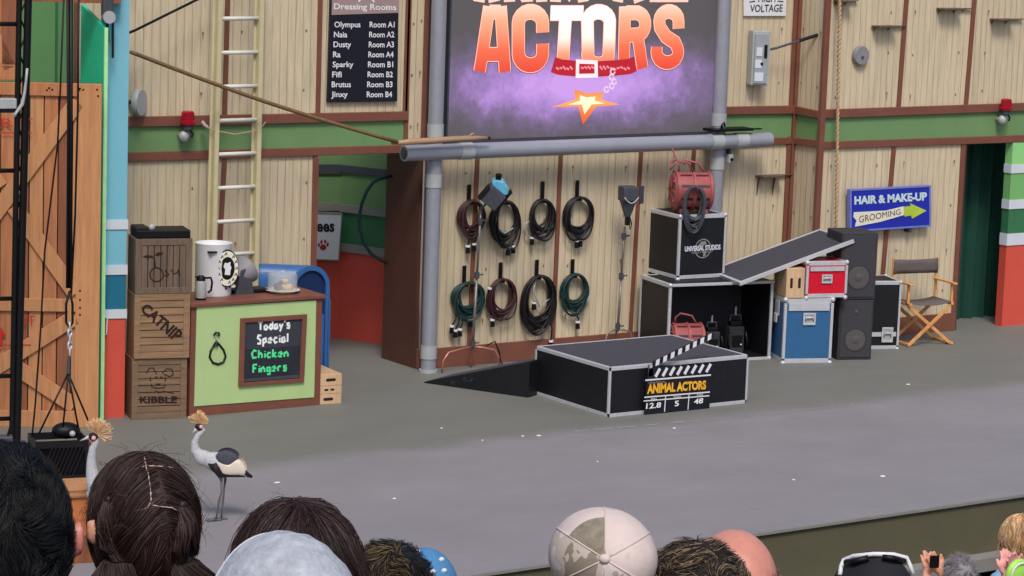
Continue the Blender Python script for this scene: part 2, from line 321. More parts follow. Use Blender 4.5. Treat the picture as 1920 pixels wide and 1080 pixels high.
# two floor tones: the back half olive grey, the front half pale grey; fine speckle over both
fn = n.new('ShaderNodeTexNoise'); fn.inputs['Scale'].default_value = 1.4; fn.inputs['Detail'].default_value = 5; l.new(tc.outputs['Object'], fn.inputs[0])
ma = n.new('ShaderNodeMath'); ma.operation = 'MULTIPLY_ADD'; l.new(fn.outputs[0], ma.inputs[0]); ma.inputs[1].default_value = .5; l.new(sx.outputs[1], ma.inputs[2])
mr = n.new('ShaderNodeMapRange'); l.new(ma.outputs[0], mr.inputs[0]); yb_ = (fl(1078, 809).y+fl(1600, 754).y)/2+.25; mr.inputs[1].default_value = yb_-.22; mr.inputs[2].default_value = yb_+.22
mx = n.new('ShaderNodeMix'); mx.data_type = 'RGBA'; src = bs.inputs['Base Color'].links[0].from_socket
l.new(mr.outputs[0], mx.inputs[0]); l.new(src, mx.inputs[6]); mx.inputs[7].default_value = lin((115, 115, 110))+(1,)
sn = n.new('ShaderNodeTexNoise'); sn.inputs['Scale'].default_value = 160; sn.inputs['Detail'].default_value = 3; l.new(tc.outputs['Object'], sn.inputs[0])
sr = n.new('ShaderNodeMapRange'); l.new(sn.outputs[0], sr.inputs[0]); sr.inputs[3].default_value = .72; sr.inputs[4].default_value = 1.28
mu = n.new('ShaderNodeMix'); mu.data_type = 'RGBA'; mu.blend_type = 'MULTIPLY'; mu.inputs[0].default_value = 1; l.new(mx.outputs[2], mu.inputs[6]); l.new(sr.outputs[0], mu.inputs[7])
sc_ = n.new('ShaderNodeTexNoise'); sc_.inputs['Scale'].default_value = 1.1; sc_.inputs['Detail'].default_value = 8; sc_.inputs['Roughness'].default_value = .7
sm = n.new('ShaderNodeMapping'); sm.inputs['Scale'].default_value = (.9, 1.7, 1); sm.inputs['Rotation'].default_value = (0, 0, .1); l.new(tc.outputs['Object'], sm.inputs[0]); l.new(sm.outputs[0], sc_.inputs[0])
s2 = n.new('ShaderNodeMapRange'); l.new(sc_.outputs[0], s2.inputs[0]); s2.inputs[1].default_value = .3; s2.inputs[2].default_value = .7; s2.inputs[3].default_value = .93; s2.inputs[4].default_value = 1.06
m2 = n.new('ShaderNodeMix'); m2.data_type = 'RGBA'; m2.blend_type = 'MULTIPLY'; m2.inputs[0].default_value = 1; l.new(mu.outputs[2], m2.inputs[6]); l.new(s2.outputs[0], m2.inputs[7])
cur = m2.outputs[2]
def layer(tex, a_, b_, colr, mask_=None):
    global cur
    r_ = n.new('ShaderNodeMapRange'); l.new(tex, r_.inputs[0]); r_.inputs[1].default_value = a_; r_.inputs[2].default_value = b_
    q_ = n.new('ShaderNodeMix'); q_.data_type = 'RGBA'; l.new(r_.outputs[0], q_.inputs[0]); l.new(cur, q_.inputs[6]); q_.inputs[7].default_value = lin(colr)+(1,); cur = q_.outputs[2]; return r_
t1 = n.new('ShaderNodeTexNoise'); t1.inputs['Scale'].default_value = 2.6; t1.inputs['Detail'].default_value = 12; t1.inputs['Roughness'].default_value = .82; l.new(tc.outputs['Object'], t1.inputs[0]); q1 = layer(t1.outputs[0], .57, .78, (108, 106, 106)); q1.inputs[4].default_value = .8
t2 = n.new('ShaderNodeTexNoise'); t2.inputs['Scale'].default_value = 9; t2.inputs['Detail'].default_value = 14; t2.inputs['Roughness'].default_value = .9; l.new(tc.outputs['Object'], t2.inputs[0]); q2 = layer(t2.outputs[0], .63, .70, (176, 174, 174)); q2.inputs[4].default_value = .6
for sc2, rot2 in ((30, .5), (22, 2.1)):      # thin scratches
    mp2 = n.new('ShaderNodeMapping'); mp2.inputs['Scale'].default_value = (.22, 5, 1); mp2.inputs['Rotation'].default_value = (0, 0, rot2); l.new(tc.outputs['Object'], mp2.inputs[0]); t3 = n.new('ShaderNodeTexNoise'); t3.inputs['Scale'].default_value = sc2/6; t3.inputs['Detail'].default_value = 8; t3.inputs['Roughness'].default_value = .75; l.new(mp2.outputs[0], t3.inputs[0]); q3 = layer(t3.outputs[0], .64, .68, (172, 170, 170)); q3.inputs[4].default_value = .5
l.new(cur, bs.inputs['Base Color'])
bp = n.new('ShaderNodeBump'); bp.inputs['Strength'].default_value = .35; bp.inputs['Distance'].default_value = .004; l.new(sn.outputs[0], bp.inputs['Height']); l.new(bp.outputs[0], bs.inputs['Normal'])
E0, E1 = fl(860, 1080), fl(1920, 925)
def edgeY(x): return E0.y+(E1.y-E0.y)*(x-E0.x)/(E1.x-E0.x)
b = MB(); xs = [-14, 44]
b.add([(-14, edgeY(-14), 0), (44, edgeY(44), 0), (44, 44, 0), (-14, 44, 0)], [(0, 1, 2, 3)])
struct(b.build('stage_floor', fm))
b = MB(); b.add([(-14, edgeY(-14), 0), (44, edgeY(44), 0), (44, edgeY(44), -.5), (-14, edgeY(-14), -.5)], [(0, 1, 2, 3)], 0)
struct(b.build('stage_front', M['olive']))
b = MB(); b.add([(-14, edgeY(-14)-.03, .004-.004), (44, edgeY(44)-.03, 0), (44, edgeY(44)-.002, 0), (-14, edgeY(-14)-.002, 0), (-14, edgeY(-14)-.03, -.025), (44, edgeY(44)-.03, -.025)], [(0, 1, 2, 3), (0, 4, 5, 1)])
struct(b.build('stage_edge', M['kerb']))
b = MB(); y0, y1 = edgeY(-14), edgeY(44)
b.add([(-14, y0-.17, -.5), (44, y1-.17, -.5), (44, y1, -.5), (-14, y0, -.5), (-14, y0-.17, -.62), (44, y1-.17, -.62)], [(0, 1, 2, 3), (0, 4, 5, 1)])
struct(b.build('kerb', M['kerb']))
b = MB(); b.add([(-60, -40, -1.3), (60, -40, -1.3), (60, y0-.1, -1.3), (-60, y0-.1, -1.3), (-60, y0+.2, -1.3), (60, y0+.2, -1.3), (60, 70, -1.3), (-60, 70, -1.3)], [(0, 1, 2, 3), (3, 2, 5, 4), (4, 5, 6, 7)])
struct(b.build('ground', M['pit']))
b = MB()                                           # seating tiers, stepping down to the stage
for k in range(-3, 17):
    yc = 3.0+.85*k; z = 3.94-.30*k
    b.box((-12, yc-.45, z-1.4), (26, yc+.3999, z-.43)); b.box((-12, yc-.2, z-.43), (26, yc+.2, z-.001))
struct(b.build('seating_tiers', M['concrete']))
# ================================================================== SET WALLS
YW = 25.4
def knots(b, pts, y, s=.018):
    for x, z in pts:
        k = 9; r = [s*(.6+.5*random.random()) for _ in range(k)]
        b.add([(x+r[i]*.8*cos(2*pi*i/k), y, z+r[i]*1.25*sin(2*pi*i/k)) for i in range(k)], [tuple(range(k))], 1)
        if random.random() < .6: b.add([(x-s*.35, y, z-s), (x+s*.3, y, z-s), (x+s*.1, y, z-s*(3+3*random.random())), (x-s*.1, y, z-s*4)], [(0, 1, 2, 3)], 1)
def panels(parent, cuts, z0, z1, bat=.05, knot=True, frame=True, ends=(True, True)):
    """siding panels between the cuts with brown battens standing proud of them; cuts may lean (x at z0, x at z1)"""
    cuts = [c if isinstance(c, tuple) else (c, c) for c in cuts]
    for i in range(len(cuts)-1):
        (a0, a1), (c0, c1) = cuts[i], cuts[i+1]
        b = MB(); b.prism([(a0, z0), (c0, z0), (c1, z1), (a1, z1)], 0, .05)
        if knot:
            ww = c0-a0; hh = z1-z0; pts = []
            for u in ((.16, .84) if ww > .35 else (.3, .72)):
                for v in [(j+.5)/max(2, round(hh/.55)) for j in range(max(2, round(hh/.55)))]:
                    x = a0+(c0-a0)*u+(a1-a0)*v+random.uniform(-.012, .012); pts.append((x, z0+hh*v+random.uniform(-.02, .02)))
            knots(b, pts, -.003)
        b.build('panel', [M['siding'], M['knot']], parent)
    for i, (c0, c1) in enumerate(cuts):
        if (i == 0 and not ends[0]) or (i == len(cuts)-1 and not ends[1]): continue
        b = MB(); b.prism([(c0-bat/2, z0), (c0+bat/2, z0), (c1+bat/2, z1), (c1-bat/2, z1)], -.022, .0)
        b.build('batten', M['brown'], parent, bevel=.003)
def cut(F, p, q, z0, z1):                            # a batten through two photo points, carried on to both ends
    a, c = F.f(*p), F.f(*q); k = (c[0]-a[0])/(c[1]-a[1]); return (a[0]+k*(z0-a[1]), a[0]+k*(z1-a[1]))
def band(parent, F, L, Rr, x0, x1):                  # green belt between two brown rails; L, Rr = (photo x, four heights down the wall)
    zs = []
    for i in range(4):
        a, c = F.f(L[0], L[1+i], -.03), F.f(Rr[0], Rr[1+i], -.03); k = (c[1]-a[1])/(c[0]-a[0]) if abs(c[0]-a[0]) > .01 else 0; zs.append((a[1]+k*(x0-a[0]), a[1]+k*(x1-a[0])))
    P = lambda i, j: [(x0, zs[j][0]), (x1, zs[j][1]), (x1, zs[i][1]), (x0, zs[i][0])]
    MB().prism(P(1, 2), -.004, .06).build('green_band', M['green'], parent)
    MB().prism(P(0, 1), -.045, .06).build('upper_rail', M['brown'], parent, bevel=.006)
    MB().prism(P(2, 3), -.035, .06).build('lower_rail', M['brown'], parent, bevel=.006)
ZB, ZT = 2.40, 2.79
# left wall
F = Fr((10.6, YW, 0)); t = F.thing('set_wall', 'beige siding wall with green belt behind the crates and the ladder', 'wall')
xl = lambda x, y: F.f(x, y)[0]
panels(t, [1.35, cut(F, (412, 445), (420, 300), 0, ZB-.0), cut(F, (586, 490), (590, 292), 0, ZB-.0)], 0, ZB-.0)
panels(t, [1.35, (xl(420, 215), xl(427, 0)), (xl(595, 210), xl(599.5, 0)), xl(760, 150)], ZT-.02, 4.6)
band(t, F, (250, 219, 238, 286, 303), (755, 209, 226, 272, 287), 1.35, xl(762, 215))
MB().box((xl(588, 400)-.0, -.03, 0), (xl(588, 400)+.035, .35, ZB-.035)).build('door_jamb', M['brown'], t, bevel=.004)
# a narrow strip between the left wall and the screen pipe
panels(t, [xl(764, 100), xl(797, 100)], ZB+.0, 4.6, bat=.05, knot=True)
# centre wall under and beside the screen
F = Fr((16.05, YW, 0)); t = F.thing('set_wall', 'beige siding wall hung with coiled cables under the lit screen', 'wall')
xc = lambda x, y: F.f(x, y)[0]
e1 = 21.14-16.05
LZ = (.22, ZB-.0); cuts = [.045, cut(F, (885, 500), (893, 320), *LZ), cut(F, (1037, 600), (1050, 300), *LZ), cut(F, (1181, 620), (1200, 300), *LZ), (3.6, 3.66), e1-.03]
panels(t, cuts, .22, ZB-.0)
MB().box((0, -.03, 0), (e1, .04, .22)).build('skirting', M['brown'], t, bevel=.004)
MB().box((0, -.035, ZB-.035), (xc(1345, 268), .04, ZB+.03)).build('head_rail', M['brown'], t)
MB().box((-.01, .052, 0), (.03, .74, ZB+.02)).build('side_panel', M['dkbrown'], t)
MB().box((.03, .052, ZB-.02), (e1-1, .74, ZB+.02)).build('top_board', M['dkbrown'], t)
xr0 = xc(1362, 205)
panels(t, [xr0-.25, e1-.03], ZT-.06, 4.6, ends=(False, True))
band(t, F, (1370, 200, 215, 261, 274), (1484, 198, 213, 258, 270), xr0-.25, e1)
MB().box((-.2, .07, ZB+.02), (4.2, .12, 4.7)).build('screen_backing', M['dkgrey'], t)
# return and right wall
P0 = at(1487, 300, YW); P1 = Vector((at(1534, 300, 24.95).x, 24.95, 0)); P0.z = 0
ang = math.degrees(math.atan2(-(P1.y-P0.y), P1.x-P0.x)); wl = (P1-P0).length
t = thing('set_wall', 'narrow beige return wall turning the corner beside the wide right wall', 'wall', P0, ang)
panels(t, [.0, wl], 0, ZB-.02, bat=.06, ends=(True, False)); panels(t, [.0, wl], ZT-.08, 4.6, bat=.06, ends=(True, False)); band(t, Fr(P0, ang), (1488, 198, 213, 258, 270), (1534, 208, 222, 263, 276.5), 0, wl)
MB().box((-.02, -.05, 0), (.035, -.0, 4.6)).build('corner_post', M['brown'], t, bevel=.004)
F = Fr(P1, 0); t = F.thing('set_wall', 'wide beige siding wall carrying the blue hair and make-up sign', 'wall')
xr = lambda x, y: F.f(x, y)[0]; jx = xr(1795, 440)
panels(t, [.03, (xr(1652, 500), xr(1675, 280)), jx], .22, ZB-.05, bat=.06)
MB().box((0, -.03, 0), (jx+.03, .04, .22)).build('skirting', M['brown'], t, bevel=.004)
panels(t, [.03, (xr(1683, 205), xr(1700, 0)), (xr(1810, 190), xr(1828, 0)), xr(1990, 100)], ZT-.12, 4.6, bat=.06)
band(t, F, (1545, 205.5, 222, 266, 279.5), (1900, 193.5, 208.5, 254, 267.5), 0, 3.6)
MB().box((jx+.03, -.02, 0), (jx+.055, .5, ZB-.1)).build('door_jamb', M['dkbrown'], t)
RW = F
MB().box((-.035, -.05, 0), (.04, -.0, 4.6)).build('corner_post', M['brown'], t, bevel=.004)
# curtain in the doorway
b = MB(); pts = []; xa, xb = jx+.06, jx+1.5
for i in range(121):
    u = i/120; x = xa+(xb-xa)*u; pts.append((x, .62+.05*sin(u*44)+.022*sin(u*97+1)))
b.add([(x, y, .0) for x, y in pts]+[(x, y, 2.5) for x, y in pts], [(i, i+1, i+122, i+121) for i in range(120)])
cu = b.build('curtain', M['curtain'], None, smooth=True, fix=False); cu.location = P1; tag(cu, 'dark green pleated curtain filling the doorway at the right', 'curtain')
# right striped pillar
def stripes(t, name_mats, F, pxs, xw, dp, x0=0.0):
    for z0, z1, mt, pr_ in name_mats:
        MB().box((x0-(.012 if pr_ else 0), -(.012 if pr_ else 0), z0), (x0+xw+(.012 if pr_ else 0), dp, z1)).build('trim' if pr_ else 'painted_band', mt, t)
F = Fr(fl(1878, 612), 0); t = F.thing('striped_pillar', 'pillar banded green, white and orange at the right edge', 'pillar')
zz = lambda y: F.f(1895, y)[1]
rows = [(0, zz(460), M['orange'], 0), (zz(460), zz(438), M['trimw'], 1), (zz(438), zz(392), M['dgreen'], 0), (zz(392), zz(375), M['trimw'], 1), (zz(375), zz(325), M['mgreen'], 0), (zz(325), zz(309), M['trimw'], 1), (zz(309), ZB-.036, M['lgreen'], 0)]
stripes(t, rows, F, 0, .9, .12)
# recess behind the opening
A = Fr(fl(600, 629)+Vector((-1.7, .36, 0)), 12)
c1 = fl(632, 633); c2 = fl(716, 646)
def recess(P, Q, label):
    ph = math.degrees(math.atan2(-(Q.y-P.y), Q.x-P.x)); L = (Q-P).length; G = Fr(P, ph); t = G.thing('recess_wall', label, 'wall')
    px = 612 if ph < 45 else 690
    z = lambda y: G.f(px if ph < 45 else 636, y)[1]
    ys = [455, 468, 380, 395, 308, 325] if ph < 45 else [455, 470, 382, 396, 308, 322]
    rows = [(0, z(ys[1]), M['orange'], 0), (z(ys[1]), z(ys[0]), M['kerb'], 1), (z(ys[0]), z(ys[3]), M['dgreen'], 0), (z(ys[3]), z(ys[2]), M['kerb'], 1), (z(ys[2]), z(ys[5]), M['green'], 0), (z(ys[5]), z(ys[4]), M['dkgrey'], 1), (z(ys[4]), 3.2, M['green'], 0)]
    for z0, z1, mt, pr_ in rows:
        MB().box((0, -(.03 if pr_ else 0), z0), (L, .1, z1)).build('trim' if pr_ else 'painted_band', mt, t)
    return G, t
lft = c1+Vector((-2.6, .75, 0))
RG, rt = recess(lft, c1, 'orange and green back wall of the recess behind the paw sign')
recess(c1, c2+(c2-c1)*.6, 'angled orange and green wall of the recess beside the hanging hose')
# ---------------------------------------------------------------- screen
SY = YW-.02
F = Fr((at(835, 255, SY).x, SY, 0)); t = F.thing('video_screen', 'large lit video screen with orange ACTORS title above the cable wall', 'screen')
s0, z0 = F.f(834, 254); s1, z1 = F.f(1338, 243)
zb = 2.5; ztop = 4.6; x1 = F.f(1340, 150)[0]
MB().box((0, -.02, zb-.03), (x1, .08, ztop)).build('cabinet', M['dkgrey'], t)
sm = emit('screen_picture', (90, 84, 88), 1.0); n = sm.node_tree.nodes; l = sm.node_tree.links
tc = n.new('ShaderNodeTexCoord'); mp = n.new('ShaderNodeMapping'); l.new(tc.outputs['Object'], mp.inputs[0])
cx, cz = F.f(1085, 158); mp.inputs['Location'].default_value = (-cx*.36, 0, -cz*1.55); mp.inputs['Scale'].default_value = (.36, 0, 1.55)
ln = n.new('ShaderNodeVectorMath'); ln.operation = 'LENGTH'; l.new(mp.outputs[0], ln.inputs[0])
no = n.new('ShaderNodeTexNoise'); no.inputs['Scale'].default_value = 3.2; no.inputs['Detail'].default_value = 9; no.inputs['Roughness'].default_value = .72; l.new(tc.outputs['Object'], no.inputs[0])
ad = n.new('ShaderNodeMath'); ad.operation = 'MULTIPLY_ADD'; l.new(no.outputs[0], ad.inputs[0]); ad.inputs[1].default_value = .9; l.new(ln.outputs[1 if len(ln.outputs) > 1 else 0], ad.inputs[2])
mr_ = n.new('ShaderNodeMapRange'); mr_.inputs[2].default_value = 2.0; l.new(ad.outputs[0], mr_.inputs[0]); rr = n.new('ShaderNodeValToRGB'); l.new(mr_.outputs[0], rr.inputs[0]); e = rr.color_ramp.elements
e[0].position = .30; e[0].color = lin((204, 156, 232))+(1,); e[1].position = .74; e[1].color = lin((86, 81, 84))+(1,)
for p_, c_ in ((.42, (174, 134, 208)), (.53, (126, 104, 146)), (.64, (98, 88, 104))): q = e.new(p_); q.color = lin(c_)+(1,)
l.new(rr.outputs[0], n['Principled BSDF'].inputs['Emission Color'])
MB().box((.02, -.024, zb), (x1-.02, -.021, ztop-.02)).build('picture', sm, t)
z_of = lambda y: F.f(1085, y)[1]
glow = 1.0; om = emit_z('title_orange', [(0, (236, 72, 48)), (.35, (246, 112, 76)), (.8, (252, 176, 138)), (1, (255, 214, 190))], z_of(130), z_of(12), 1.0)
cm = emit_z('title_bright', [(0, (246, 92, 60)), (.26, (254, 160, 124)), (.5, (255, 238, 226)), (1, (255, 252, 248))], z_of(128), z_of(12), 1.1)
rim = emit('title_rim', (255, 206, 190), 1.0); drk = emit('title_edge', (120, 30, 40), .8)
def Z(u, v): return F.f(820+u/3.4286, v/3.4286, -.03)
def poly(name, outer, hole, y, m):
    b = MB()
    if hole:
        # match counts by walking both outlines with the same parameter
        def rs(p, k):
            L = [0]; 
            for i in range(len(p)): a, c = p[i], p[(i+1) % len(p)]; L.append(L[-1]+math.hypot(c[0]-a[0], c[1]-a[1]))
            out = []
            for j in range(k):
                s = L[-1]*j/k; i = max(i for i in range(len(p)) if L[i] <= s+1e-9); f = (s-L[i])/(L[i+1]-L[i]); a, c = p[i], p[(i+1) % len(p)]
                out.append((a[0]+(c[0]-a[0])*f, a[1]+(c[1]-a[1])*f))
            return out
        return b
    b.add([(p[0], y, p[1]) for p in outer], [tuple(range(len(outer)))]); return b
def glyph(ch, strokes, m, wdt, k):
    """heavy block letter drawn with strokes given in zoomed photo units"""
    sc = F.f(820+100/3.4286, 50, -.03)[0]-F.f(820, 50, -.03)[0]
    for nm, mm, ww, yy in (('letter_edge', drk, wdt+13, -.0245), ('letter_rim', rim, wdt+5, -.0262), ('letter', m, wdt-5, -.028)):
        b = MB()
        for i, st in enumerate(strokes): ribbon(b, [Z(*p) for p in st], ww*sc/100, yy-.0003*i-.00004*k)
        b.build(nm, mm, t, fix=False)
glyph('A', [[(272, 460), (285, 385), (335, 40)], [(335, 78), (408, 78)], [(408, 40), (418, 200), (436, 462)], [(300, 350), (420, 350)]], om, 78, 0)
glyph('C', [[(678, 210), (678, 150)]+[(600+78*cos(radians(a)), 150-75*sin(radians(a))) for a in range(0, 181, 20)]+[(522, 340)]+[(600+78*cos(radians(a)), 345-75*sin(radians(a))) for a in range(180, 361, 20)]+[(678, 280)]], om, 84, 1)
glyph('T', [[(728, 84), (940, 84)], [(828, 60), (808, 400)]], cm, 84, 2)
glyph('O', [[(1038+72*cos(radians(a)), 140-65*sin(radians(a))) for a in range(0, 181, 20)]+[(966+4, 330)]+[(1035+68*cos(radians(a)), 350-65*sin(radians(a))) for a in range(180, 361, 20)]+[(1110, 140), (1108, 125)]], cm, 84, 3)
glyph('R', [[(1208, 40), (1200, 420)], [(1215, 82), (1290, 82)]+[(1290+48*cos(radians(a)), 155-68*sin(radians(a))) for a in range(70, -91, -20)]+[(1230, 228)], [(1290, 240), (1320, 440)]], om, 80, 4)
glyph('S', [[(1552, 185), (1552, 140)]+[(1490+62*cos(radians(a)), 135-62*sin(radians(a))) for a in range(20, 181, 20)]+[(1432, 175), (1470, 235), (1530, 275)]+[(1480+70*cos(radians(a)), 335-68*sin(radians(a))) for a in range(20, -181, -20)]+[(1412, 300)]], om, 80, 5)
# first title line: only its feet reach into the photograph
for k, (u0_, s_) in enumerate([(310, [[(268, 12), (300, -200)], [(368, 12), (340, -200)], [(285, -100), (355, -100)]]), (500, [[(465, 12), (465, -200)], [(465, -190), (575, -10)], [(580, 12), (580, -200)]]), (700, [[(672, 12), (672, -200)]]), (820, [[(760, 12), (775, -200)], [(775, -190), (850, -60), (925, -190)], [(925, -200), (940, 12)]]), (1170, [[(1160, 12), (1195, -200)], [(1300, 12), (1255, -200)], [(1180, -90), (1280, -90)]]), (1500, [[(1400, -200), (1400, 12)], [(1400, -28), (1615, -28)]])]):
    glyph('x', s_, om, 70, 6+k)
redm = emit('collar_red', (196, 12, 40), .9); pinkm = emit('collar_spots', (250, 140, 150), 1); whm = emit('buckle_white', (255, 236, 240), 1)
b = MB(); ribbon(b, [Z(*p) for p in [(742, 415), (790, 432), (900, 442), (1020, 444), (1150, 436), (1230, 428), (1272, 410)]], F.f(1120, 50)[0]-F.f(1096, 50)[0], -.034); b.build('collar', redm, t, fix=False)
for u in list(range(770, 870, 22))+list(range(930, 1000, 22))+list(range(1050, 1240, 22)):
    ribbon(MB(), [Z(u-8, 430+random.uniform(-8, 8)), Z(u+9, 444+random.uniform(-8, 8))], .022, -.0355).build('spot', pinkm, t, fix=False)
b = MB(); ribbon(b, [Z(*p) for p in [(900, 395), (1018, 400), (1020, 485), (898, 488)]], .045, -.0365, closed=True); b.build('buckle', whm, t, fix=False)
b = MB()
for u, v in ((1125, 460), (1118, 495), (1135, 525), (1120, 552), (1085, 575)): ribbon(b, [Z(*p) for p in arc(u, v, 14, 17, 0, 330, 10)], .018, -.037)
b.build('charm_chain', emit('chain', (236, 206, 232), 1), t, fix=False)
stm = bpy.data.materials.new('star'); stm = emit_z('star_gold', [(0, (228, 84, 34)), (.35, (244, 120, 56)), (.65, (252, 170, 90)), (1, (246, 128, 60))], z_of(232), z_of(168), 1.1)
b = MB(); star = [(935, 800), (905, 685), (735, 688), (885, 640), (880, 575), (960, 600), (1065, 592), (1055, 640), (1172, 672), (1020, 685)]
b.add([(p[0], -.034, p[1]) for p in [Z(*q) for q in star]]+[(lambda q: (q[0], -.0345, q[1]))(Z(965, 655))], [(i, (i+1) % 10, 10) for i in range(10)]); b.build('star', stm, t, fix=False)
b = MB(); sp_ = [Z(955+(x-955)*.55, 655+(y-655)*.55) for x, y in star]; b.add([(p[0], -.0352, p[1]) for p in sp_]+[(Z(965, 650)[0], -.0354, Z(965, 650)[1])], [(i, (i+1) % 10, 10) for i in range(10)]); b.build('star_glint', emit('star_glint', (255, 240, 200), 1.1), t, fix=False)
# ---------------------------------------------------------------- pipes
PY = YW-.17
F = Fr((at(803, 690, PY).x, PY, 0)); t = F.thing('pipe_frame', 'silver grey round pipe frame around the bottom of the screen', 'pipe frame')
r = .082
def lx(px, py): return F.f(px, py)
zl = lx(790, 284)[1]
b = MB(); b.tube([(.0, 0, 0), (.0, 0, 4.7)], r, 24); b.build('upright', M['steel'], t, smooth='auto')
xr_ = lx(1349, 200)[0]
b = MB(); b.tube([(xr_, 0, 0), (xr_, 0, 4.7)], r, 24); b.build('upright', M['steel'], t, smooth='auto')
xe0 = lx(748, 288)[0]; xe1 = lx(1432, 263)[0]
b = MB(); b.tube([(xe0, -.10, zl), (xe1, -.10, zl)], r*1.05, 28); b.lathe([(.07, 0), (.07, .2)], (xe0-.002, -.10, zl), 24, axis='x'); b.build('crossbar', M['steel'], t, smooth='auto')
MB().lathe([(0, 0), (.068, 0)], (xe0-.004, -.10, zl), 24, m=0, axis='x').build('pipe_mouth', M['dkgrey'], t)
for (x, z, v) in ((0, .22, 1), (0, zl-.32, 1), (0, zl+.22, 1), (xr_, zl+.24, 1), (xr_, zl-.26, 1)):
    MB().tube([(x, 0, z-.07), (x, 0, z+.07)], r+.008, 24).build('collar', M['grey'], t, smooth='auto')
for x in (.24, xr_+.16, xr_-.2): MB().tube([(x, -.10, zl), (x+.16, -.10, zl)], r*1.05+.007, 24).build('collar', M['grey'], t, smooth='auto')
MB().tube([(0, 0, 0), (0, 0, .03)], r+.02, 24).build('foot_ring', M['grey'], t)
PF = F
# ================================================================== SIGNS AND WALL FITTINGS
def plane_sign(name, label, px4, Y, th, face, edge, group=None):
    """flat board through four photo corners TL TR BR BL standing at wall distance Y"""
    F = Fr((at(*px4[3], Y).x, Y, 0)); z = F.f(*px4[3])[1]; F.o.z = z; t = F.thing(name, label, 'sign', group)
    q = [F.f(*c) for c in px4]; b = MB(); b.prism([q[3], q[2], q[1], q[0]], 0, th, 0); b.build('board', face, t, bevel=.003)
    return F, t
# dressing-room list
F, t = plane_sign('room_sign', 'black dressing rooms list with white names, headed by a mauve strip', [(621, -30), (748, -30), (745, 190), (614, 192)], YW-.045, .03, M['navy'], None)
q = [F.f(*c, -.006) for c in [(622, 28), (748, 24), (749, -28), (623, -26)]]
MB().prism(q, -.006, -.001).build('header_strip', M['mauve'], t)
letter('lettering', 'Dressing Rooms', [(626, 6), (743, 8), (743, 23), (626, 21)], F, -.0085, M['text'], t, .022)
b = MB(); ribbon(b, [F.f(672, 3, -.0085), F.f(681, -6, -.0085), F.f(688, -30, -.0085), F.f(694, -6, -.0085), F.f(702, 4, -.0085)], .02, -.0085); b.build('star_mark', M['text'], t, fix=False)
for i, (a, c) in enumerate(zip('Olympus Naia Dusty Ra Sparky Fifi Brutus Jinxy'.split(), 'A1 A2 A3 A4 B1 B2 B3 B4'.split())):
    y = 46.5+18.7*i; xo = -.85*i; wd = {'Olympus': 49, 'Naia': 25, 'Dusty': 33, 'Ra': 14, 'Sparky': 39, 'Fifi': 18, 'Brutus': 36, 'Jinxy': 31}[a]
    dsc = 3 if any(ch in a for ch in 'yp') else 0
    letter('lettering', a, [(627+xo, y-6), (627+xo+wd, y-6), (627+xo+wd, y+5+dsc), (627+xo, y+5+dsc)], F, -.003, M['text'], t, .018)
    letter('lettering', 'Room '+c, [(693+xo*.9, y-6), (740+xo*.8, y-6), (740+xo*.8, y+5), (693+xo*.9, y+5)], F, -.003, M['text'], t, .018)
# voltage sign
F, t = plane_sign('voltage_sign', 'white HIGH VOLTAGE sign above the grey switch box', [(1394, -40), (1475, -40), (1474, 30), (1395, 30)], YW-.03, .012, M['white'], None)
letter('lettering', 'VOLTAGE', [(1407, 9), (1468, 8), (1467, 22), (1406, 23)], F, -.003, M['navy'], t, .012)
letter('lettering', 'HIGH', [(1422, -10), (1454, -10), (1454, 4), (1422, 4)], F, -.003, M['navy'], t, .012)
b = MB(); ribbon(b, [F.f(1405, 4, -.003), F.f(1416, 2, -.003)], .012, -.003); ribbon(b, [F.f(1458, 2, -.003), F.f(1469, 3, -.003)], .012, -.0035); b.build('dash_mark', M['navy'], t, fix=False)
# paw sign in the recess
G = RG; q = [G.f(*c, -.12) for c in [(560, 484), (634, 487), (640, 401), (566, 398)]]
F = Fr(G.o+G.x*q[0][0]+G.y*(-.12)+Vector((0, 0, q[0][1])), G.phi); t = F.thing('paw_sign', 'pale grey sign with a red paw print in the recess', 'sign')
q = [F.f(*c) for c in [(560, 484), (634, 487), (640, 401), (566, 398)]]
MB().prism(q, 0, .03).build('board', M['trimw'], t); c = [(sum(p[0] for p in q)/4+(p[0]-sum(p[0] for p in q)/4)*1.04, sum(p[1] for p in q)/4+(p[1]-sum(p[1] for p in q)/4)*1.04) for p in q]
MB().ring(c, q, -.012, .03).build('frame', M['kerb'], t)
letter('lettering', 'ees', [(594, 419), (627, 419), (627, 435), (594, 435)], F, -.004, M['navy'], t, .03)
b = MB(); cx, cz = F.f(606, 461, -.004)
for dx, dz, rx, rz in ((0, -.018, .038, .035), (-.052, .012, .014, .022), (-.022, .045, .014, .022), (.022, .048, .014, .022), (.052, .016, .014, .022)):
    b.add([(cx+dx+rx*cos(2*pi*i/14), -.004, cz+dz+rz*sin(2*pi*i/14)) for i in range(14)], [tuple(range(14))])
b.build('paw_print', M['lens'], t, fix=False)
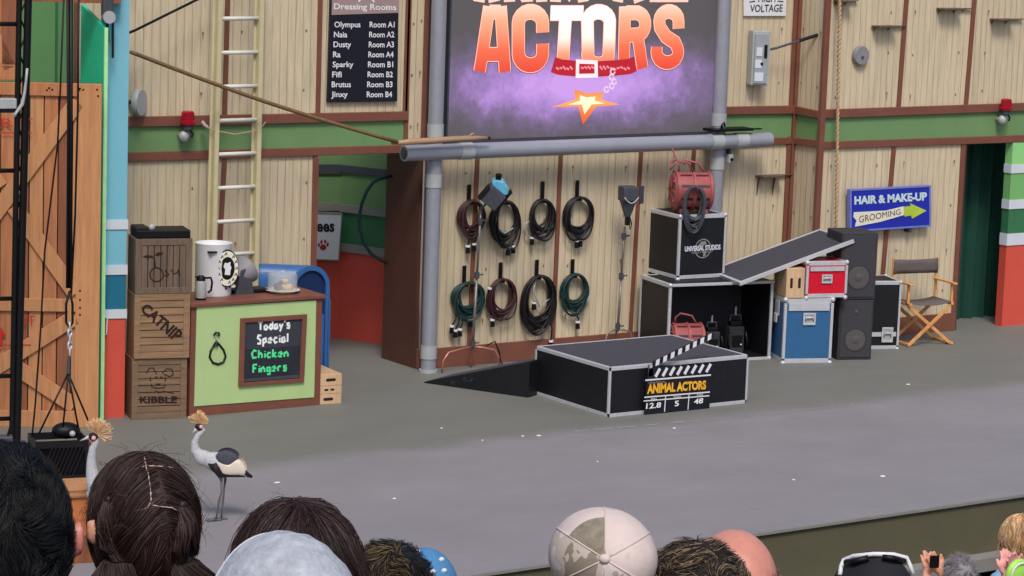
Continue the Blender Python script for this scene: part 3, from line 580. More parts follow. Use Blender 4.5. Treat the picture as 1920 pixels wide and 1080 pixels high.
# hair and make-up sign
F, t = plane_sign('makeup_sign', 'tilted blue HAIR & MAKE-UP sign with a lime GROOMING arrow', [(1594, 356), (1744, 348), (1744, 424), (1594, 434)], 24.85, .05, M['signblue'], None)
q = [F.f(*c) for c in [(1594, 434), (1744, 424), (1744, 348), (1594, 356)]]; cc = (sum(p[0] for p in q)/4, sum(p[1] for p in q)/4)
MB().ring([(cc[0]+(p[0]-cc[0])*1.012, cc[1]+(p[1]-cc[1])*1.02) for p in q], [(cc[0]+(p[0]-cc[0])*.972, cc[1]+(p[1]-cc[1])*.94) for p in q], -.008, .05).build('rim', mat('rim_blue', (112, 124, 196), .5), t)
letter('lettering', 'HAIR & MAKE-UP', [(1602, 368), (1738, 360), (1738, 376), (1602, 384)], F, -.004, mat('pale_letters', (196, 216, 222), .6, bump=0), t, .05)
q = [F.f(*c, -.004) for c in [(1601, 398), (1660, 395), (1694, 387), (1695, 403), (1650, 416), (1603, 425), (1606, 414), (1600, 407)]]
MB().prism(q, -.007, -.001).build('arrow_shaft', M['signw'], t)
q = [F.f(*c, -.004) for c in [(1694, 388), (1708, 386), (1706, 381), (1737, 395), (1710, 410), (1708, 404), (1696, 406)]]
MB().prism(q, -.007, -.001).build('arrow_head', M['signg'], t)
letter('lettering', 'GROOMING', [(1611, 405), (1688, 392), (1689, 402), (1611, 418)], F, -.0095, M['shelf'], t, .0)
for px in (1608, 1708):
    x, z = F.f(px, 434 if px < 1650 else 428); MB().box((x-.02, -.0, z-.05), (x+.02, .1, z+.02)).build('bracket', M['dkgrey'], t)
# wall shelves (little wooden perches on two brackets)
def perch(px, py, wpx, Y, label, dp=.16, leg=.07):
    P = at(px, py, Y-dp); F = Fr(P); x1 = F.f(px+wpx, py, 0)[0]; t = F.thing('wall_perch', label, 'shelf', 'small wooden perches on the siding')
    b = MB(); b.box((0, 0, -.022), (x1*.62, dp-.01, 0)); b.box((x1*.3, dp-.05, -.016), (x1, dp-.012, -.004)); b.build('board', M['shelf'], t, bevel=.004)
    for x in (.03, x1*.5):
        b = MB(); b.tube([(x, dp-.04, -.022), (x, dp-.02, -leg*.6), (x, dp-.014, -leg)], [.017, .011, .004], 6); b.build('bracket', M['shelf'], t)
perch(1432, 331, 66, YW, 'dark wooden perch beneath the switch box, on the lower siding', leg=.24)
perch(1650, 49, 62, 24.95, 'weathered wooden perch right of the grey wall disc')
perch(1772, 16, 64, 24.95, 'weathered wooden perch high on the right wall, touching the third batten')
perch(1872, 36, 60, 24.95, 'weathered wooden perch at the far right edge above the red beacon')
perch(1578, 1, 44, 24.95, 'weathered wooden perch at the top edge beside the hanging rope')
# grey wall discs
def disc(px, py, r, Y, label, tilt=0):
    P = at(px, py, Y); t = thing('wall_disc', label, 'wall disc', P, 0, None)
    b = MB(); b.lathe([(0, -.05), (r*.9, -.05), (r, -.035), (r, 0), (0, 0)], (0, 0, 0), 28, axis='y'); o = b.build('disc', M['dkgrey' if tilt else 'grey'], t, smooth='auto')
    b = MB(); b.lathe([(0, -.058), (.02, -.056), (.02, -.05)], (0, 0, -.02), 12, axis='y'); b.build('boss', M['dkgrey'], t)
    t.rotation_euler = (0, 0, tilt)
M['disc'] = mat('disc_grey', (132, 130, 136), .6)
M['grey2'] = M['grey']; M['grey'] = M['disc']
disc(1612, 104, .115, 24.93, 'round grey disc between the hanging rope and a wooden perch'); M['grey'] = M['grey2']
P = at(261, 192, YW-.12); t = thing('wall_disc', 'grey disc jutting edge-on from the wall beside the blue pillar', 'wall disc', P)
MB().lathe([(0, -.03), (.13, -.03), (.14, 0), (.13, .03), (0, .03)], (0, 0, 0), 24, axis='y').build('disc', M['grey'], t, smooth='auto'); MB().tube([(0, .02, 0), (.0, .16, 0)], .02, 8).build('stem', M['dkgrey'], t); t.rotation_euler = (radians(0), radians(14), radians(40))
# beacons
def beacon(px, py, Y, label):
    P = at(px, py, Y-.12); t = thing('beacon_light', label, 'beacon light', P, 0, 'red beacon lights')
    MB().lathe([(.0, .10), (.05, .10), (.066, .085), (.07, .0), (.078, -.005), (.078, -.035), (0, -.035)], (0, 0, .03), 20).build('lens', M['lens'], t, smooth='auto')
    MB().lathe([(0, -.0), (.055, 0), (.055, -.05), (.04, -.06), (0, -.06)], (0, 0, -.005), 18).build('base', M['dkgrey'], t)
    b = MB(); b.ell((-.03, .02, -.13), (.055, .05, .06), 16, 10); b.tube([(-.03, .02, -.13), (-.03, .12, -.13)], .03, 10); b.build('bulb_housing', M['grey'], t, smooth=True)
    MB().tube([(.02, -.02, -.07), (.045, -.03, -.1), (.03, -.03, -.14)], .012, 8).build('bracket', M['iron'], t)
beacon(352, 232, YW, 'red beacon light left of the ladder on the green belt')
beacon(1886, 205, 24.95, 'red beacon light at the far right above the curtain doorway')
# switch box with lever
P = at(1408, 160, YW-.14); F = Fr(P, 14); t = F.thing('switch_box', 'tall grey electrical switch box with a long lever', 'switch box')
x1, z1 = F.f(1446, 58); MB().box((0, 0, 0), (x1, .13, z1)).build('case', M['grey'], t, bevel=.008)
MB().box((.02, -.02, .02), (x1-.03, 0, z1-.03)).build('cover', mat('cover_grey', (150, 156, 160), .5), t, bevel=.008)
for a, c, nm in (((.03, -.026, .05), (x1*.62, -.02, .15), 'label_plate'), ((.04, -.026, .34), (x1*.5, -.02, .44), 'label_plate'), ((.03, -.026, .2), (x1*.5, -.02, .3), 'label_plate')): MB().box(a, c).build(nm, M['trimw'], t)
MB().box((x1*.62, -.03, .32), (x1*.78, -.02, .47)).build('latch', M['iron'], t); MB().tube([(x1*.5, -.03, .25), (x1*.5, -.02, .25)], .018, 10).build('dial', M['iron'], t)
a = F.f(1456, 90, .02); c = F.f(1541, 63, .02); m_ = ((a[0]*.5+c[0]*.5), (a[1]*.5+c[1]*.5))
b = MB(); b.tube([(x1-.01, .02, a[1]-.02), (a[0], .02, a[1]), (m_[0], .02, m_[1])], .014, 8, 0); b.tube([(m_[0], .02, m_[1]), (c[0], .02, c[1])], .021, 8, 1); b.build('lever', [M['dkgrey'], M['iron']], t)
# hanging rope right, twisted
def rope(name, label, pts, r, m1, group=None, twist=True, cat='rope'):
    b = MB()
    if twist:
        P = [Vector(p) for p in pts]; out = [[], []]; L = 0
        seg = []
        for i in range(len(P)-1):
            k = max(2, int((P[i+1]-P[i]).length/.02)); seg += [P[i].lerp(P[i+1], j/k) for j in range(k)]
        seg.append(P[-1])
        for i, p in enumerate(seg):
            d = (seg[min(i+1, len(seg)-1)]-seg[max(i-1, 0)]).normalized(); u = d.cross(Vector((.3, 1, .1))).normalized(); w_ = d.cross(u); a = i*.02/(.055)*2*pi*.5
            for s_ in (0, 1): out[s_].append(p+(u*cos(a+pi*s_)+w_*sin(a+pi*s_))*r*.5)
        for s_ in (0, 1): b.tube(out[s_], r*.62, 6)
    else: b.tube(pts, r, 8)
    o = b.build(name, m1, None, smooth=True); return tag(o, label, cat, group)
rope('hanging_rope', 'pale twisted rope hanging down the right siding to the speakers', [at(1575, -40, 24.80), at(1573, 100, 24.80), at(1570, 250, 24.80), at(1568, 434, 24.80)], .021, M['ropel'])
rope('stay_rope', 'thin dark line slanting up from the blue pillar at the top edge', [at(240, 62, 24.9), at(253, 57, 25.0), at(372, -2, 25.1), at(420, -26, 25.1)], .014, M['iron'], twist=False)
rope('perch_rope', 'long brown rope sloping down across the ladder to the pipe', [at(246, 98, 24.55)]+[at(255+(745-255)*u, 101+(266-101)*u+8*sin(pi*u), 24.6+.35*u) for u in [i/10 for i in range(11)]], .021, M['ropeb'], twist=False)
# branch lying on the crossbar
pts = [at(x, y, 24.98) for x, y in ((735, 268), (770, 266), (810, 264), (850, 261), (885, 259), (914, 259))]
b = MB(); b.tube(pts, [.02, .034, .036, .032, .03, .016], 9); b.tube([at(880, 258, 24.98), at(884, 252, 24.97), at(889, 250, 24.96)], [.016, .014, .008], 6); b.tube([pts[-1], pts[-1]+Vector((.03, 0, .0))], .017, 8, 1)
tag(b.build('branch', [M['branch'], M['iron']], None, smooth=True), 'pale branch lying on the left end of the crossbar', 'branch')
# dark rack at the right end of the crossbar
F = Fr(at(1362, 246, 25.1)); t = F.thing('wall_tray', 'flat black tray on the right end of the crossbar', 'tray')
MB().box((-.22, -.05, 0), (.36, .16, .03)).build('tray', M['iron'], t, bevel=.004); MB().box((.36, -.0, .005), (.52, .04, .02)).build('handle', M['iron'], t)
b = MB(); b.tube([(-.05, .03, .03), (-.07, .0, .07), (-.04, .0, .1), (-.01, .02, .06)], .012, 8); b.build('hook', M['iron'], t)
# security camera
P = at(1368, 297, 25.15); t = thing('security_camera', 'small grey camera under the right end of the crossbar', 'camera', P)
MB().box((-.03, -.03, -.05), (.035, .08, .05)).build('housing', M['grey'], t, bevel=.01); MB().lathe([(0, -.045), (.018, -.045), (.02, -.03)], (.005, 0, -.01), 14, axis='y').build('lens', M['iron'], t); MB().box((-.01, .0, .05), (.015, .06, .13)).build('mount', M['dkgrey'], t)
# ================================================================== LADDER
YL0 = YW-.42
F = Fr((at(400, 445, YL0).x, YL0, 0)); t = F.thing('ladder', 'tall cream fibreglass ladder with pale rungs behind the green counter', 'ladder')
def ladrail(pxs, nm):
    a, c = pxs; A_, C_ = F.f(*a), F.f(*c); k = (C_[0]-A_[0])/(C_[1]-A_[1]); x0 = A_[0]-k*A_[1]; xt = x0+k*4.5
    b = MB(); b.bar((x0, 0, .02), (xt, .0, 4.5), .04, .028, (0, 1, 0)); b.bar((x0-.02, .03, .02), (xt-.02, .03, 4.5), .012, .075, (0, 1, 0)); b.bar((x0-.03, .07, .02), (xt-.03, .07, 4.5), .04, .012, (0, 1, 0))
    b.build(nm, M['cream'], t, bevel=.003); return x0, k
a0, k0 = ladrail(((403, 400), (413, 30)), 'rail'); a1, k1 = ladrail(((483, 400), (491, 30)), 'rail')
for py in (35, 99, 162.5, 226, 289, 352, 415, 477, 540, 602, 664):
    z = F.f(445, py)[1]
    MB().tube([(a0+k0*z+.01, .03, z), (a1+k1*z-.01, .03, z)], .021, 10).build('rung', M['rung'], t, smooth=True)
for z in (-40, -104):
    zz_ = F.f(445, z)[1]; MB().tube([(a0+k0*zz_+.01, .03, zz_), (a1+k1*zz_-.01, .03, zz_)], .021, 10).build('rung', M['rung'], t, smooth=True)
b = MB(); b.tube([F.L(at(380, 232, 25.1)), F.L(at(395, 243, 25.0)), F.L(at(440, 252, 24.95)), F.L(at(485, 244, 25.0)), F.L(at(498, 229, 25.2))], .006, 6); b.build('safety_cord', M['ropel'], t)
MB().tube([F.L(at(380, 229, 25.3)), F.L(at(384, 235, 25.2)), F.L(at(391, 240, 25.15))], .018, 8).build('clamp', M['grey'], t)
# ================================================================== ROAD CASES
def edges(b, w, d, h, t, sides='all'):
    for x in (0, w-t):
        for y in (0, d-t): b.box((x, y, 0), (x+t, y+t, h))
    return b
def case(F, name, label, w, d, h, face, trim=.04, top=None, cat='road case', corner=True, lidline=False, group=None):
    t = F.thing(name, label, cat, group); e = .006
    MB().box((e, e, e), (w-e, d-e, h-e), 0).build('body', face, t)
    if top: MB().box((trim*.7, trim*.7, h-e), (w-trim*.7, d-trim*.7, h-.002)).build('lid_panel', top, t)
    b = MB(); q = trim
    for z0 in (0, h-q):
        for y0, y1 in ((0, .012), (d-.012, d)): b.box((q*.6, y0, z0), (w-q*.6, y1, z0+q))
        for x0, x1 in ((0, .012), (w-.012, w)): b.box((x0, q*.6, z0), (x1, d-q*.6, z0+q))
    for y0, y1 in ((.0125, q), (d-q, d-.0125)): b.box((q*.6, y0, h-.004), (w-q*.6, y1, h+.002))
    for x0, x1 in ((.0125, q), (w-q, w-.0125)): b.box((x0, q, h-.004), (x1, d-q, h+.0018))
    for x in (0, 1):
        for y in (0, 1):
            X = (-.002, q*.6) if not x else (w-q*.6, w+.002); Yy = (-.002, .014) if not y else (d-.014, d+.002); b.box((X[0], Yy[0], q), (X[1], Yy[1], h-q))
            X = (-.0022, .014) if not x else (w-.014, w+.0022); Yy = (.0145, q*.7) if not y else (d-q*.7, d-.0145); b.box((X[0], Yy[0], q), (X[1], Yy[1], h-q))
    b.build('edge_trim', M['alu'], t, bevel=.002)
    if corner:
        for x in (0, w):
            for y in (0, d):
                for z in (.01, h): MB().ell((x+(.012 if not x else -.012), y+(.012 if not y else -.012), z-(.012 if z else -.012)), (trim*.62,)*3, 12, 8).build('corner_ball', M['alu'], t, smooth=True)
    return t
def latch_plate(t, x, z, w=.14, h=.13, y=-.004):
    b = MB(); o = [(x-w/2, z-h/2), (x+w/2, z-h/2), (x+w/2, z+h/2), (x-w/2, z+h/2)]; i = [(x-w*.36, z-h*.34), (x+w*.36, z-h*.34), (x+w*.36, z+h*.34), (x-w*.36, z+h*.34)]
    b.ring(o, i, y-.008, y); t = b.build('handle_dish', M['alu'], t, bevel=.003)
    b = MB(); b.box((x-w*.36, y-.001, z-h*.34), (x+w*.36, y+.001, z+h*.34)); b.build('dish_back', M['grey'], t)
    b = MB(); b.tube([(x-w*.3, y-.006, z-h*.1), (x-w*.28, y-.018, z+h*.12), (x+w*.28, y-.018, z+h*.12), (x+w*.3, y-.006, z-h*.1)], .009, 8); b.build('handle', M['alu'], t, smooth=True)
# low platform
F = Fr((16.437, 22.393, 0)); t = case(F, 'stage_platform', 'low wide black platform case with silver edges and carpet top', 1.786, 1.33, .512, M['black'], .036, M['blacktop'], corner=False)
# clapperboard leaning on the platform front
F = Fr((0, 22.36, 0)); P = at(1207, 778, 22.36); P.z = .0; F = Fr(P); F.o.z = .0
t = F.thing('clapperboard', 'oversized open clapperboard with striped arms leaning on the platform', 'clapperboard')
def c2(px, py, y=0.0): return F.f(px, py, y)
zb_ = c2(1207, 777)[1]
x1 = c2(1331, 765)[0]; z1 = c2(1213, 712)[1]
bd = MB().prism([c2(1207, 777), c2(1328, 766), c2(1333, 690), c2(1211, 706)], -.02, 0); bd.build('slate', M['navy'], t, bevel=.002)
q = [c2(*p, -.02) for p in [(1211, 706), (1338, 688), (1338, 681), (1212, 692)]]; 
MB().prism([c2(*p) for p in [(1211, 711), (1333, 700), (1337, 684), (1216, 684)]], -.026, -.021).build('lower_arm', M['navy'], t)
for i in range(8): x = 1229+i*13.6; yb_ = 706.5-i*1.25; ribbon(MB(), [c2(x, yb_, -.028), c2(x+8.5, yb_-15.5, -.028)], .036, -.028).build('stripe', M['white'], t, fix=False)
b = MB(); ribbon(b, [c2(1210, 713, -.0285), c2(1333, 703, -.0285)], .016, -.0285)
ribbon(b, [c2(1208, 745, -.0285), c2(1331, 735, -.0285)], .014, -.0285); ribbon(b, [c2(1207, 752, -.0287), c2(1330, 742, -.0287)], .012, -.0287)
ribbon(b, [c2(1248, 742, -.0289), c2(1246, 772, -.0289)], .012, -.0289); ribbon(b, [c2(1292, 739, -.0289), c2(1290, 768, -.0289)], .012, -.0289); b.build('ruled_lines', M['white'], t, fix=False)
gold = mat('gold_letters', (246, 176, 44), .5, 0, .25, 14); letter('lettering', 'ANIMAL ACTORS', [(1214, 720), (1324, 713), (1324, 730), (1213, 739)], F, -.029, gold, t, .05)
letter('lettering', 'UNIVERSAL', [(1216, 716), (1249, 714), (1249, 718), (1216, 720)], F, -.029, M['kerb'], t, .01)
for s_, q in (('12.8', [(1212, 756), (1240, 754), (1239, 764), (1211, 767)]), ('5', [(1265, 752), (1273, 751), (1273, 761), (1265, 762)]), ('48', [(1302, 748), (1319, 746), (1318, 756), (1301, 758)])):
    letter('lettering', s_, q, F, -.029, M['chw'], t, .02, wob=.03)
for s_, q in (('ROLL', [(1221, 746.5), (1232, 745.5), (1232, 749), (1221, 750)]), ('SCENE', [(1263, 743), (1277, 742), (1277, 745), (1263, 746)]), ('TAKE', [(1306, 739), (1318, 738), (1318, 741.5), (1306, 742.5)])): letter('lettering', s_, q, F, -.029, M['chw'], t, .0)
# raised arm: a real stick hinged at the slate's left end
A_ = Vector((c2(1222, 682)[0], -.02, c2(1222, 682)[1])); B_ = Vector((c2(1335, 627)[0], -.02, c2(1335, 627)[1]))
b = MB(); b.bar(A_, B_, .055, .02, (0, 1, 0)); b.build('upper_arm', M['navy'], t)
d = (B_-A_); nrm = Vector((-d.z, 0, d.x)).normalized()
for i in range(8):
    u = .02+i*.123; p = A_+d*u; MB().add([p+nrm*-.0285+Vector((0, -.0125, 0)), p+d*.062+nrm*-.0285+Vector((0, -.0125, 0)), p+d*.092+nrm*.0285+Vector((0, -.0125, 0)), p+d*.03+nrm*.0285+Vector((0, -.0125, 0))], [(0, 1, 2, 3)]).build('stripe', M['white'], t, fix=False)
MB().tube([(A_.x-.03, -.03, A_.z-.02), (A_.x-.03, 0, A_.z-.02)], .02, 12).build('hinge', M['alu'], t); MB().box((A_.x-.06, -.026, A_.z-.12), (A_.x, -.02, A_.z+.0)).build('hinge_plate', M['dkgrey'], t)
# ramp wedge
a, c, e = fl(795, 718), fl(990, 746), fl(1008, 738); F = Fr(c, 0); F.phi = math.degrees(math.atan2(-(c.y-a.y), c.x-a.x)); F = Fr(a, F.phi); L_ = (c-a).length
t = F.thing('ramp_wedge', 'scuffed black wedge ramp leading up to the platform', 'ramp'); hh = .375; dd = .56
MB().prism([(0, 0), (L_, 0), (L_, hh), (.0, .012)], 0, dd).build('wedge', M['black'], t, bevel=.006)
MB().add([(.03, .02, .0165+.0), (L_-.02, .02, hh-.004), (L_-.02, dd-.02, hh-.004), (.03, dd-.02, .0165)], [(0, 1, 2, 3)]).build('grip_surface', M['blacktop'], t).location = (0, 0, .006)
letter('scratched_mark', 'R', [F.f(846, 714) and (846, 713), (855, 715), (854, 724), (845, 722)], F, -.002, M['spk'], t, .0); letter('scratched_mark', '67', [(868, 706), (888, 709), (887, 718), (867, 715)], F, -.002, M['spk'], t, 0, wob=.1)
# open case
OP = fl(1443, 673); FO = Fr(OP, 10); OC = Fr(OP-FO.x*1.32, 10); W_, D_, H_ = 1.32, .72, .9
t = OC.thing('open_case', 'big open black road case lying on its side with gear inside', 'road case'); th = .022
MB().box((0, 0, 0), (th, D_, H_)).build('side_panel', M['black'], t); MB().box((W_-th, 0, 0), (W_, D_, H_)).build('side_panel', M['black'], t)
MB().box((th, .0, H_-th), (W_-th, D_, H_)).build('top_panel', M['black'], t); MB().box((th, 0, 0), (W_-th, D_, th)).build('bottom_panel', M['black'], t)
MB().box((th, D_-.03, th), (W_-th, D_, H_-th)).build('back_panel', M['spk'], t)
b = MB(); q = .04
b.ring([(-.003, -.003), (W_+.003, -.003), (W_+.003, H_+.003), (-.003, H_+.003)], [(q*.7, q*.7), (W_-q*.7, q*.7), (W_-q*.7, H_-q*.7), (q*.7, H_-q*.7)], -.012, .016)
b.box((-.004, .017, H_-q), (.012, D_, H_+.004)); b.box((-.004, .017, 0), (.012, D_, q)); b.box((-.004, D_-q, q), (.012, D_+.003, H_-q)); b.box((.0125, .017, H_-.004), (q, D_, H_+.003)); b.box((q, D_-q, H_-.004), (W_, D_, H_+.0028))
b.build('edge_trim', M['alu'], t, bevel=.003)
for x in (.01, W_-.01):
    for z in (.012, H_-.01): MB().ell((x, -.004, z), (.026,)*3, 12, 8).build('corner_ball', M['alu'], t, smooth=True)
# logo case on top of it
F = Fr(fl(1270, 524, H_+.006), 4); UF = F; w_ = .635; d_ = .69; h_ = .725
t = case(F, 'logo_case', 'square black road case with a white globe logo, on the open case', w_, d_, h_, M['black'], .042, M['black'])
cx, cz = F.f(1318, 466, -.003); rg = .105
b = MB(); ribbon(b, [(cx+rg*cos(radians(a)), cz+rg*sin(radians(a))) for a in range(20, 161, 10)], .012, -.003); ribbon(b, [(cx+rg*cos(radians(a)), cz+rg*sin(radians(a))) for a in range(200, 341, 10)], .012, -.003)
for k, P_ in enumerate(([(-.07, .03), (-.03, .08), (.03, .085), (.05, .05), (.0, .035), (-.02, .02)], [(-.01, -.03), (.05, -.03), (.04, -.08), (.0, -.095), (.01, -.06)])): b.add([(cx+x, -.0032, cz+z) for x, z in P_], [tuple(range(len(P_)))])
b.build('globe_mark', M['kerb'], t, fix=False)
letter('lettering', 'UNIVERSAL STUDIOS', [(1284, 462), (1351, 458), (1351, 468), (1284, 472)], F, -.005, M['trimw'], t, .04)
letter('lettering', 'HOLLYWOOD', [(1297, 472), (1336, 469), (1336, 473), (1297, 476)], F, -.005, M['kerb'], t, .02)
# red siren drum on top
def siren(F, sc, label, cable=True):
    t = F.thing('siren_drum', label, 'siren', 'faded red siren drums'); R_, L_ = .19*sc, .40*sc; zc = R_+.03*sc
    prof = [(0, 0), (R_*.5, -.005), (R_*.86, .0), (R_, .03*sc), (R_, L_-.03*sc), (R_*.9, L_), (0, L_)]
    MB().lathe([(r, z) for r, z in prof], (0, 0, zc), 36, axis='x').build('drum', M['siren'], t, smooth='auto')
    b = MB()
    for i in range(9):
        a = 2*pi*i/9
        for x0, x1 in ((.06*sc, .18*sc), (.22*sc, .35*sc)):
            n_ = Vector((0, cos(a), sin(a))); s_ = Vector((0, -sin(a), cos(a))); c_ = n_*(R_+.001)+Vector((0, 0, zc)); hw = R_*.075
            b.add([c_+s_*hw+Vector((x0, 0, 0)), c_-s_*hw+Vector((x0, 0, 0)), c_-s_*hw+Vector((x1, 0, 0)), c_+s_*hw+Vector((x1, 0, 0))], [(0, 1, 2, 3)])
    b.build('vent_slots', M['maroon'], t, fix=False)
    for x in (.03*sc, .2*sc, .37*sc): MB().lathe([(R_, -.012), (R_+.012*sc, -.01), (R_+.012*sc, .01), (R_, .012)], (x, 0, zc), 36, axis='x').build('band', M['siren'], t, smooth='auto')
    b = MB()
    for i in range(8): a = 2*pi*i/8; b.bar((-.006, R_*.2*cos(a), zc+R_*.2*sin(a)), (-.006, R_*.8*cos(a), zc+R_*.8*sin(a)), .02*sc, .014*sc, (1, 0, 0))
    b.lathe([(R_*.18, -.014), (R_*.24, -.012), (R_*.24, 0)], (0, 0, zc), 16, axis='x'); b.build('end_grille', M['siren'], t)
    b = MB()
    for x in (.06*sc, .3*sc): b.box((x, -R_*.7, 0), (x+.05*sc, R_*.7, .045*sc))
    b.build('feet', M['siren'], t, bevel=.004)
    b = MB(); b.tube([(.06*sc, 0, zc+R_), (.06*sc, 0, zc+R_+.07*sc), (.12*sc, 0, zc+R_+.12*sc), (.26*sc, 0, zc+R_+.09*sc), (.32*sc, 0, zc+R_)], .012*sc, 8); b.build('carry_handle', M['siren'], t, smooth=True)
    return t
SF = Fr(UF.o+UF.x*.06+UF.y*.28+Vector((0, 0, h_+.004)), 24); siren(SF, 1.12, 'faded red siren drum with a cable, on the logo case')
def coil(F, cx, cz, rx, rz, n, r, m, y=-.05, jit=.02, drop=0):
    b = MB(); pts = []
    ph = random.uniform(0, 6)
    for k in range(n):
        ox, oz = random.uniform(-jit, jit), random.uniform(-jit, jit)*.6; sx_, sz_ = 1-random.uniform(-.03, .34), 1-random.uniform(-.02, .26)
        L_ = []
        for i in range(37):
            a = pi/2+2*pi*i/36; s_ = 1-sin(a)  # hung by the top: every turn meets at the hook
            L_.append((cx+ox*s_*.6+rx*sx_*cos(a), y-.012*(k % 4)+random.uniform(-.002, .002), cz+rz-(rz*sz_)*(1-sin(a))+oz*.3*s_))
        b.tube(L_, r, 6)
    for k in range(max(1, n//4)):         # slack turns that sag below the bundle, leaning to one side
        sg = random.uniform(.04, .30)*rz; ln_ = random.uniform(-.35, .35)*rx; L_ = []
        for i in range(37):
            a = pi/2+2*pi*i/36; s_ = (1-sin(a))/2; L_.append((cx+ln_*s_+rx*random.choice((.99, 1))*.92*cos(a)*(1-.15*s_), y-.05-.01*(k % 2), cz+rz-(2*rz+sg)*s_+.008*sin(a*3+k)))
        b.tube(L_, r*.85, 6)
    return b
b = coil(SF, .20, .09, .13, .24, 12, .010, None, y=-.245, jit=.02); tag(b.build('cable_coil', M['dkgrey'], None, smooth=True), 'grey cable coil draped over the front of the upper siren drum', 'cable coil').matrix_world = Matrix.Translation(SF.o) @ Matrix.Rotation(radians(-SF.phi), 4, 'Z')
b = MB(); pts = [SF.L(at(1262, 281, 24.9))]; 
rope('siren_lead', 'pink looped lead tied from the crossbar to the upper siren drum', [at(1260, 277, 25.0), at(1268, 300, 24.9), at(1258, 303, 24.7), at(1256, 318, 24.62), at(1270, 302, 24.6), at(1290, 306, 24.6), at(1300, 322, 24.6)], .010, M['siren'], twist=False, cat='cable')
# gear inside the open case
IF = Fr(OC.o+OC.x*.16+OC.y*.25+Vector((0, 0, .024)), 22); siren(IF, .95, 'faded red siren drum inside the open case')
def pack(x, y, hgt, label, wd=.17):
    P = OC.o+OC.x*x+OC.y*y+Vector((0, 0, .024)); t = thing('gear_pack', label, 'gear pack', P, 15, 'black gear packs')
    MB().box((0, 0, 0), (wd, .14, hgt*.72)).build('body', M['spk'], t, bevel=.02); MB().box((.02, .02, hgt*.72), (wd-.02, .12, hgt*.86)).build('neck', M['iron'], t, bevel=.012)
    b = MB(); b.tube([(.03, .07, hgt*.84), (.03, .07, hgt), (wd-.03, .07, hgt), (wd-.03, .07, hgt*.84)], .012, 8); b.build('handle', M['dkgrey'], t)
    MB().tube([(wd*.5, .07, hgt), (wd*.5, .07, hgt*1.22)], .012, 8).build('aerial', M['grey'], t)
    b = MB(); b.tube([(0, -.006, .05), (-.02, -.02, hgt*.3), (.0, -.02, hgt*.6)], .014, 6); b.build('strap', M['iron'], t, smooth=True); b = MB(); b.tube([(wd, -.006, .05), (wd+.03, -.02, hgt*.3), (wd, -.02, hgt*.6)], .014, 6); b.build('strap', M['iron'], t, smooth=True)
    MB().ell((wd*.75, -.01, hgt*.25), (.012,)*3, 8, 6).build('stud', M['white'], t)
    MB().box((.03, -.012, hgt*.2), (wd-.03, .002, hgt*.5)).build('pocket', M['iron'], t, bevel=.006)
pack(.66, .3, .36, 'smaller black gear pack next to the red drum in the open case'); pack(.93, .26, .44, 'taller black gear pack with an aerial in the open case', .19)
# leaned panel: from the open case up to the speaker tower
def fpz(px, py, z): return fl(px, py, z)
A1 = fl(1387, 530, H_+.03); A0 = fl(1364, 516, H_+.03)
# the raised end rests on the speaker top
SPF = Fr(fl(1569, 675), 20); 
up_d = SPF.o+SPF.y*(-.02)
B1v = ray(1600, 450); tt = 1.0
Yd = A1.y+(SPF.o.y-A1.y)*.75-.12
B1 = at(1600, 450, Yd); B0 = at(1538, 430, Yd+(A0.y-A1.y)*1.0)
d_ = ray(1538, 430); B0 = CAM+d_*((B1.z+.0-CAM.z)/d_.z); A0 = A1+(B0-B1)
nn = (B1-A1).cross(A0-A1).normalized(); nn = nn if nn.z > 0 else -nn; th = .03
c = (A0+B1)/2
t = thing('leaning_panel', 'black carpeted panel with silver edges sloping up over the red case', 'panel', A1)
loc = lambda P: P-A1
Q = [loc(A1), loc(B1), loc(B0), loc(A0)]
MB().add(Q+[q-nn*th for q in Q], [(0, 1, 2, 3), (4, 7, 6, 5), (0, 4, 5, 1), (1, 5, 6, 2), (2, 6, 7, 3), (3, 7, 4, 0)]).build('board', M['blacktop'], t)
b = MB()
for i in range(4): p, q = Q[i], Q[(i+1) % 4]; dd_ = (q-p).normalized(); cc_ = (Q[0]+Q[2])/2; inw = nn.cross(dd_); inw = inw if (cc_-p).dot(inw) > 0 else -inw; b.bar(p+inw*.012-nn*th*.5, q+inw*.012-nn*th*.5, .036, th+.012+.001*i, nn)
b.build('edge_trim', M['alu'], t, bevel=.002)
# blue case, red case and box on it
BF = Fr(fl(1466, 681), 20); bh = .735
t = case(BF, 'blue_case', 'tall blue road case with silver edges and a handle dish', .585, .5, bh, M['blue'], .05, corner=True)
MB().box((.05, -.009, bh-.135), (.535, .006, bh-.05)).build('front_strap', M['alu'], t); latch_plate(t, .30, bh-.23, .15, .14)
b = MB(); b.box((-.012, .16, bh-.22), (0, .30, bh-.05)); b.box((-.03, .19, bh-.3), (-.01, .27, bh-.2)); b.build('side_latch', M['alu'], t, bevel=.004)
TF = Fr(BF.o+Vector((0, 0, bh+.01)), 20)
xa = TF.f(1510, 560)[0]; xb = TF.f(1588, 556)[0]
RF = Fr(TF.o+TF.x*xa, 16); xb = RF.f(1587, 556)[0]; rh = RF.f(1513, 491)[1]
t = case(RF, 'red_case', 'small bright red road case with silver edges, beside the plywood box', xb, .4, rh, M['red'], .045)
MB().box((.045, -.009, rh*.74), (xb-.045, .006, rh*.86)).build('front_strap', M['alu'], t); latch_plate(t, xb*.5, rh*.52, .13, .1)
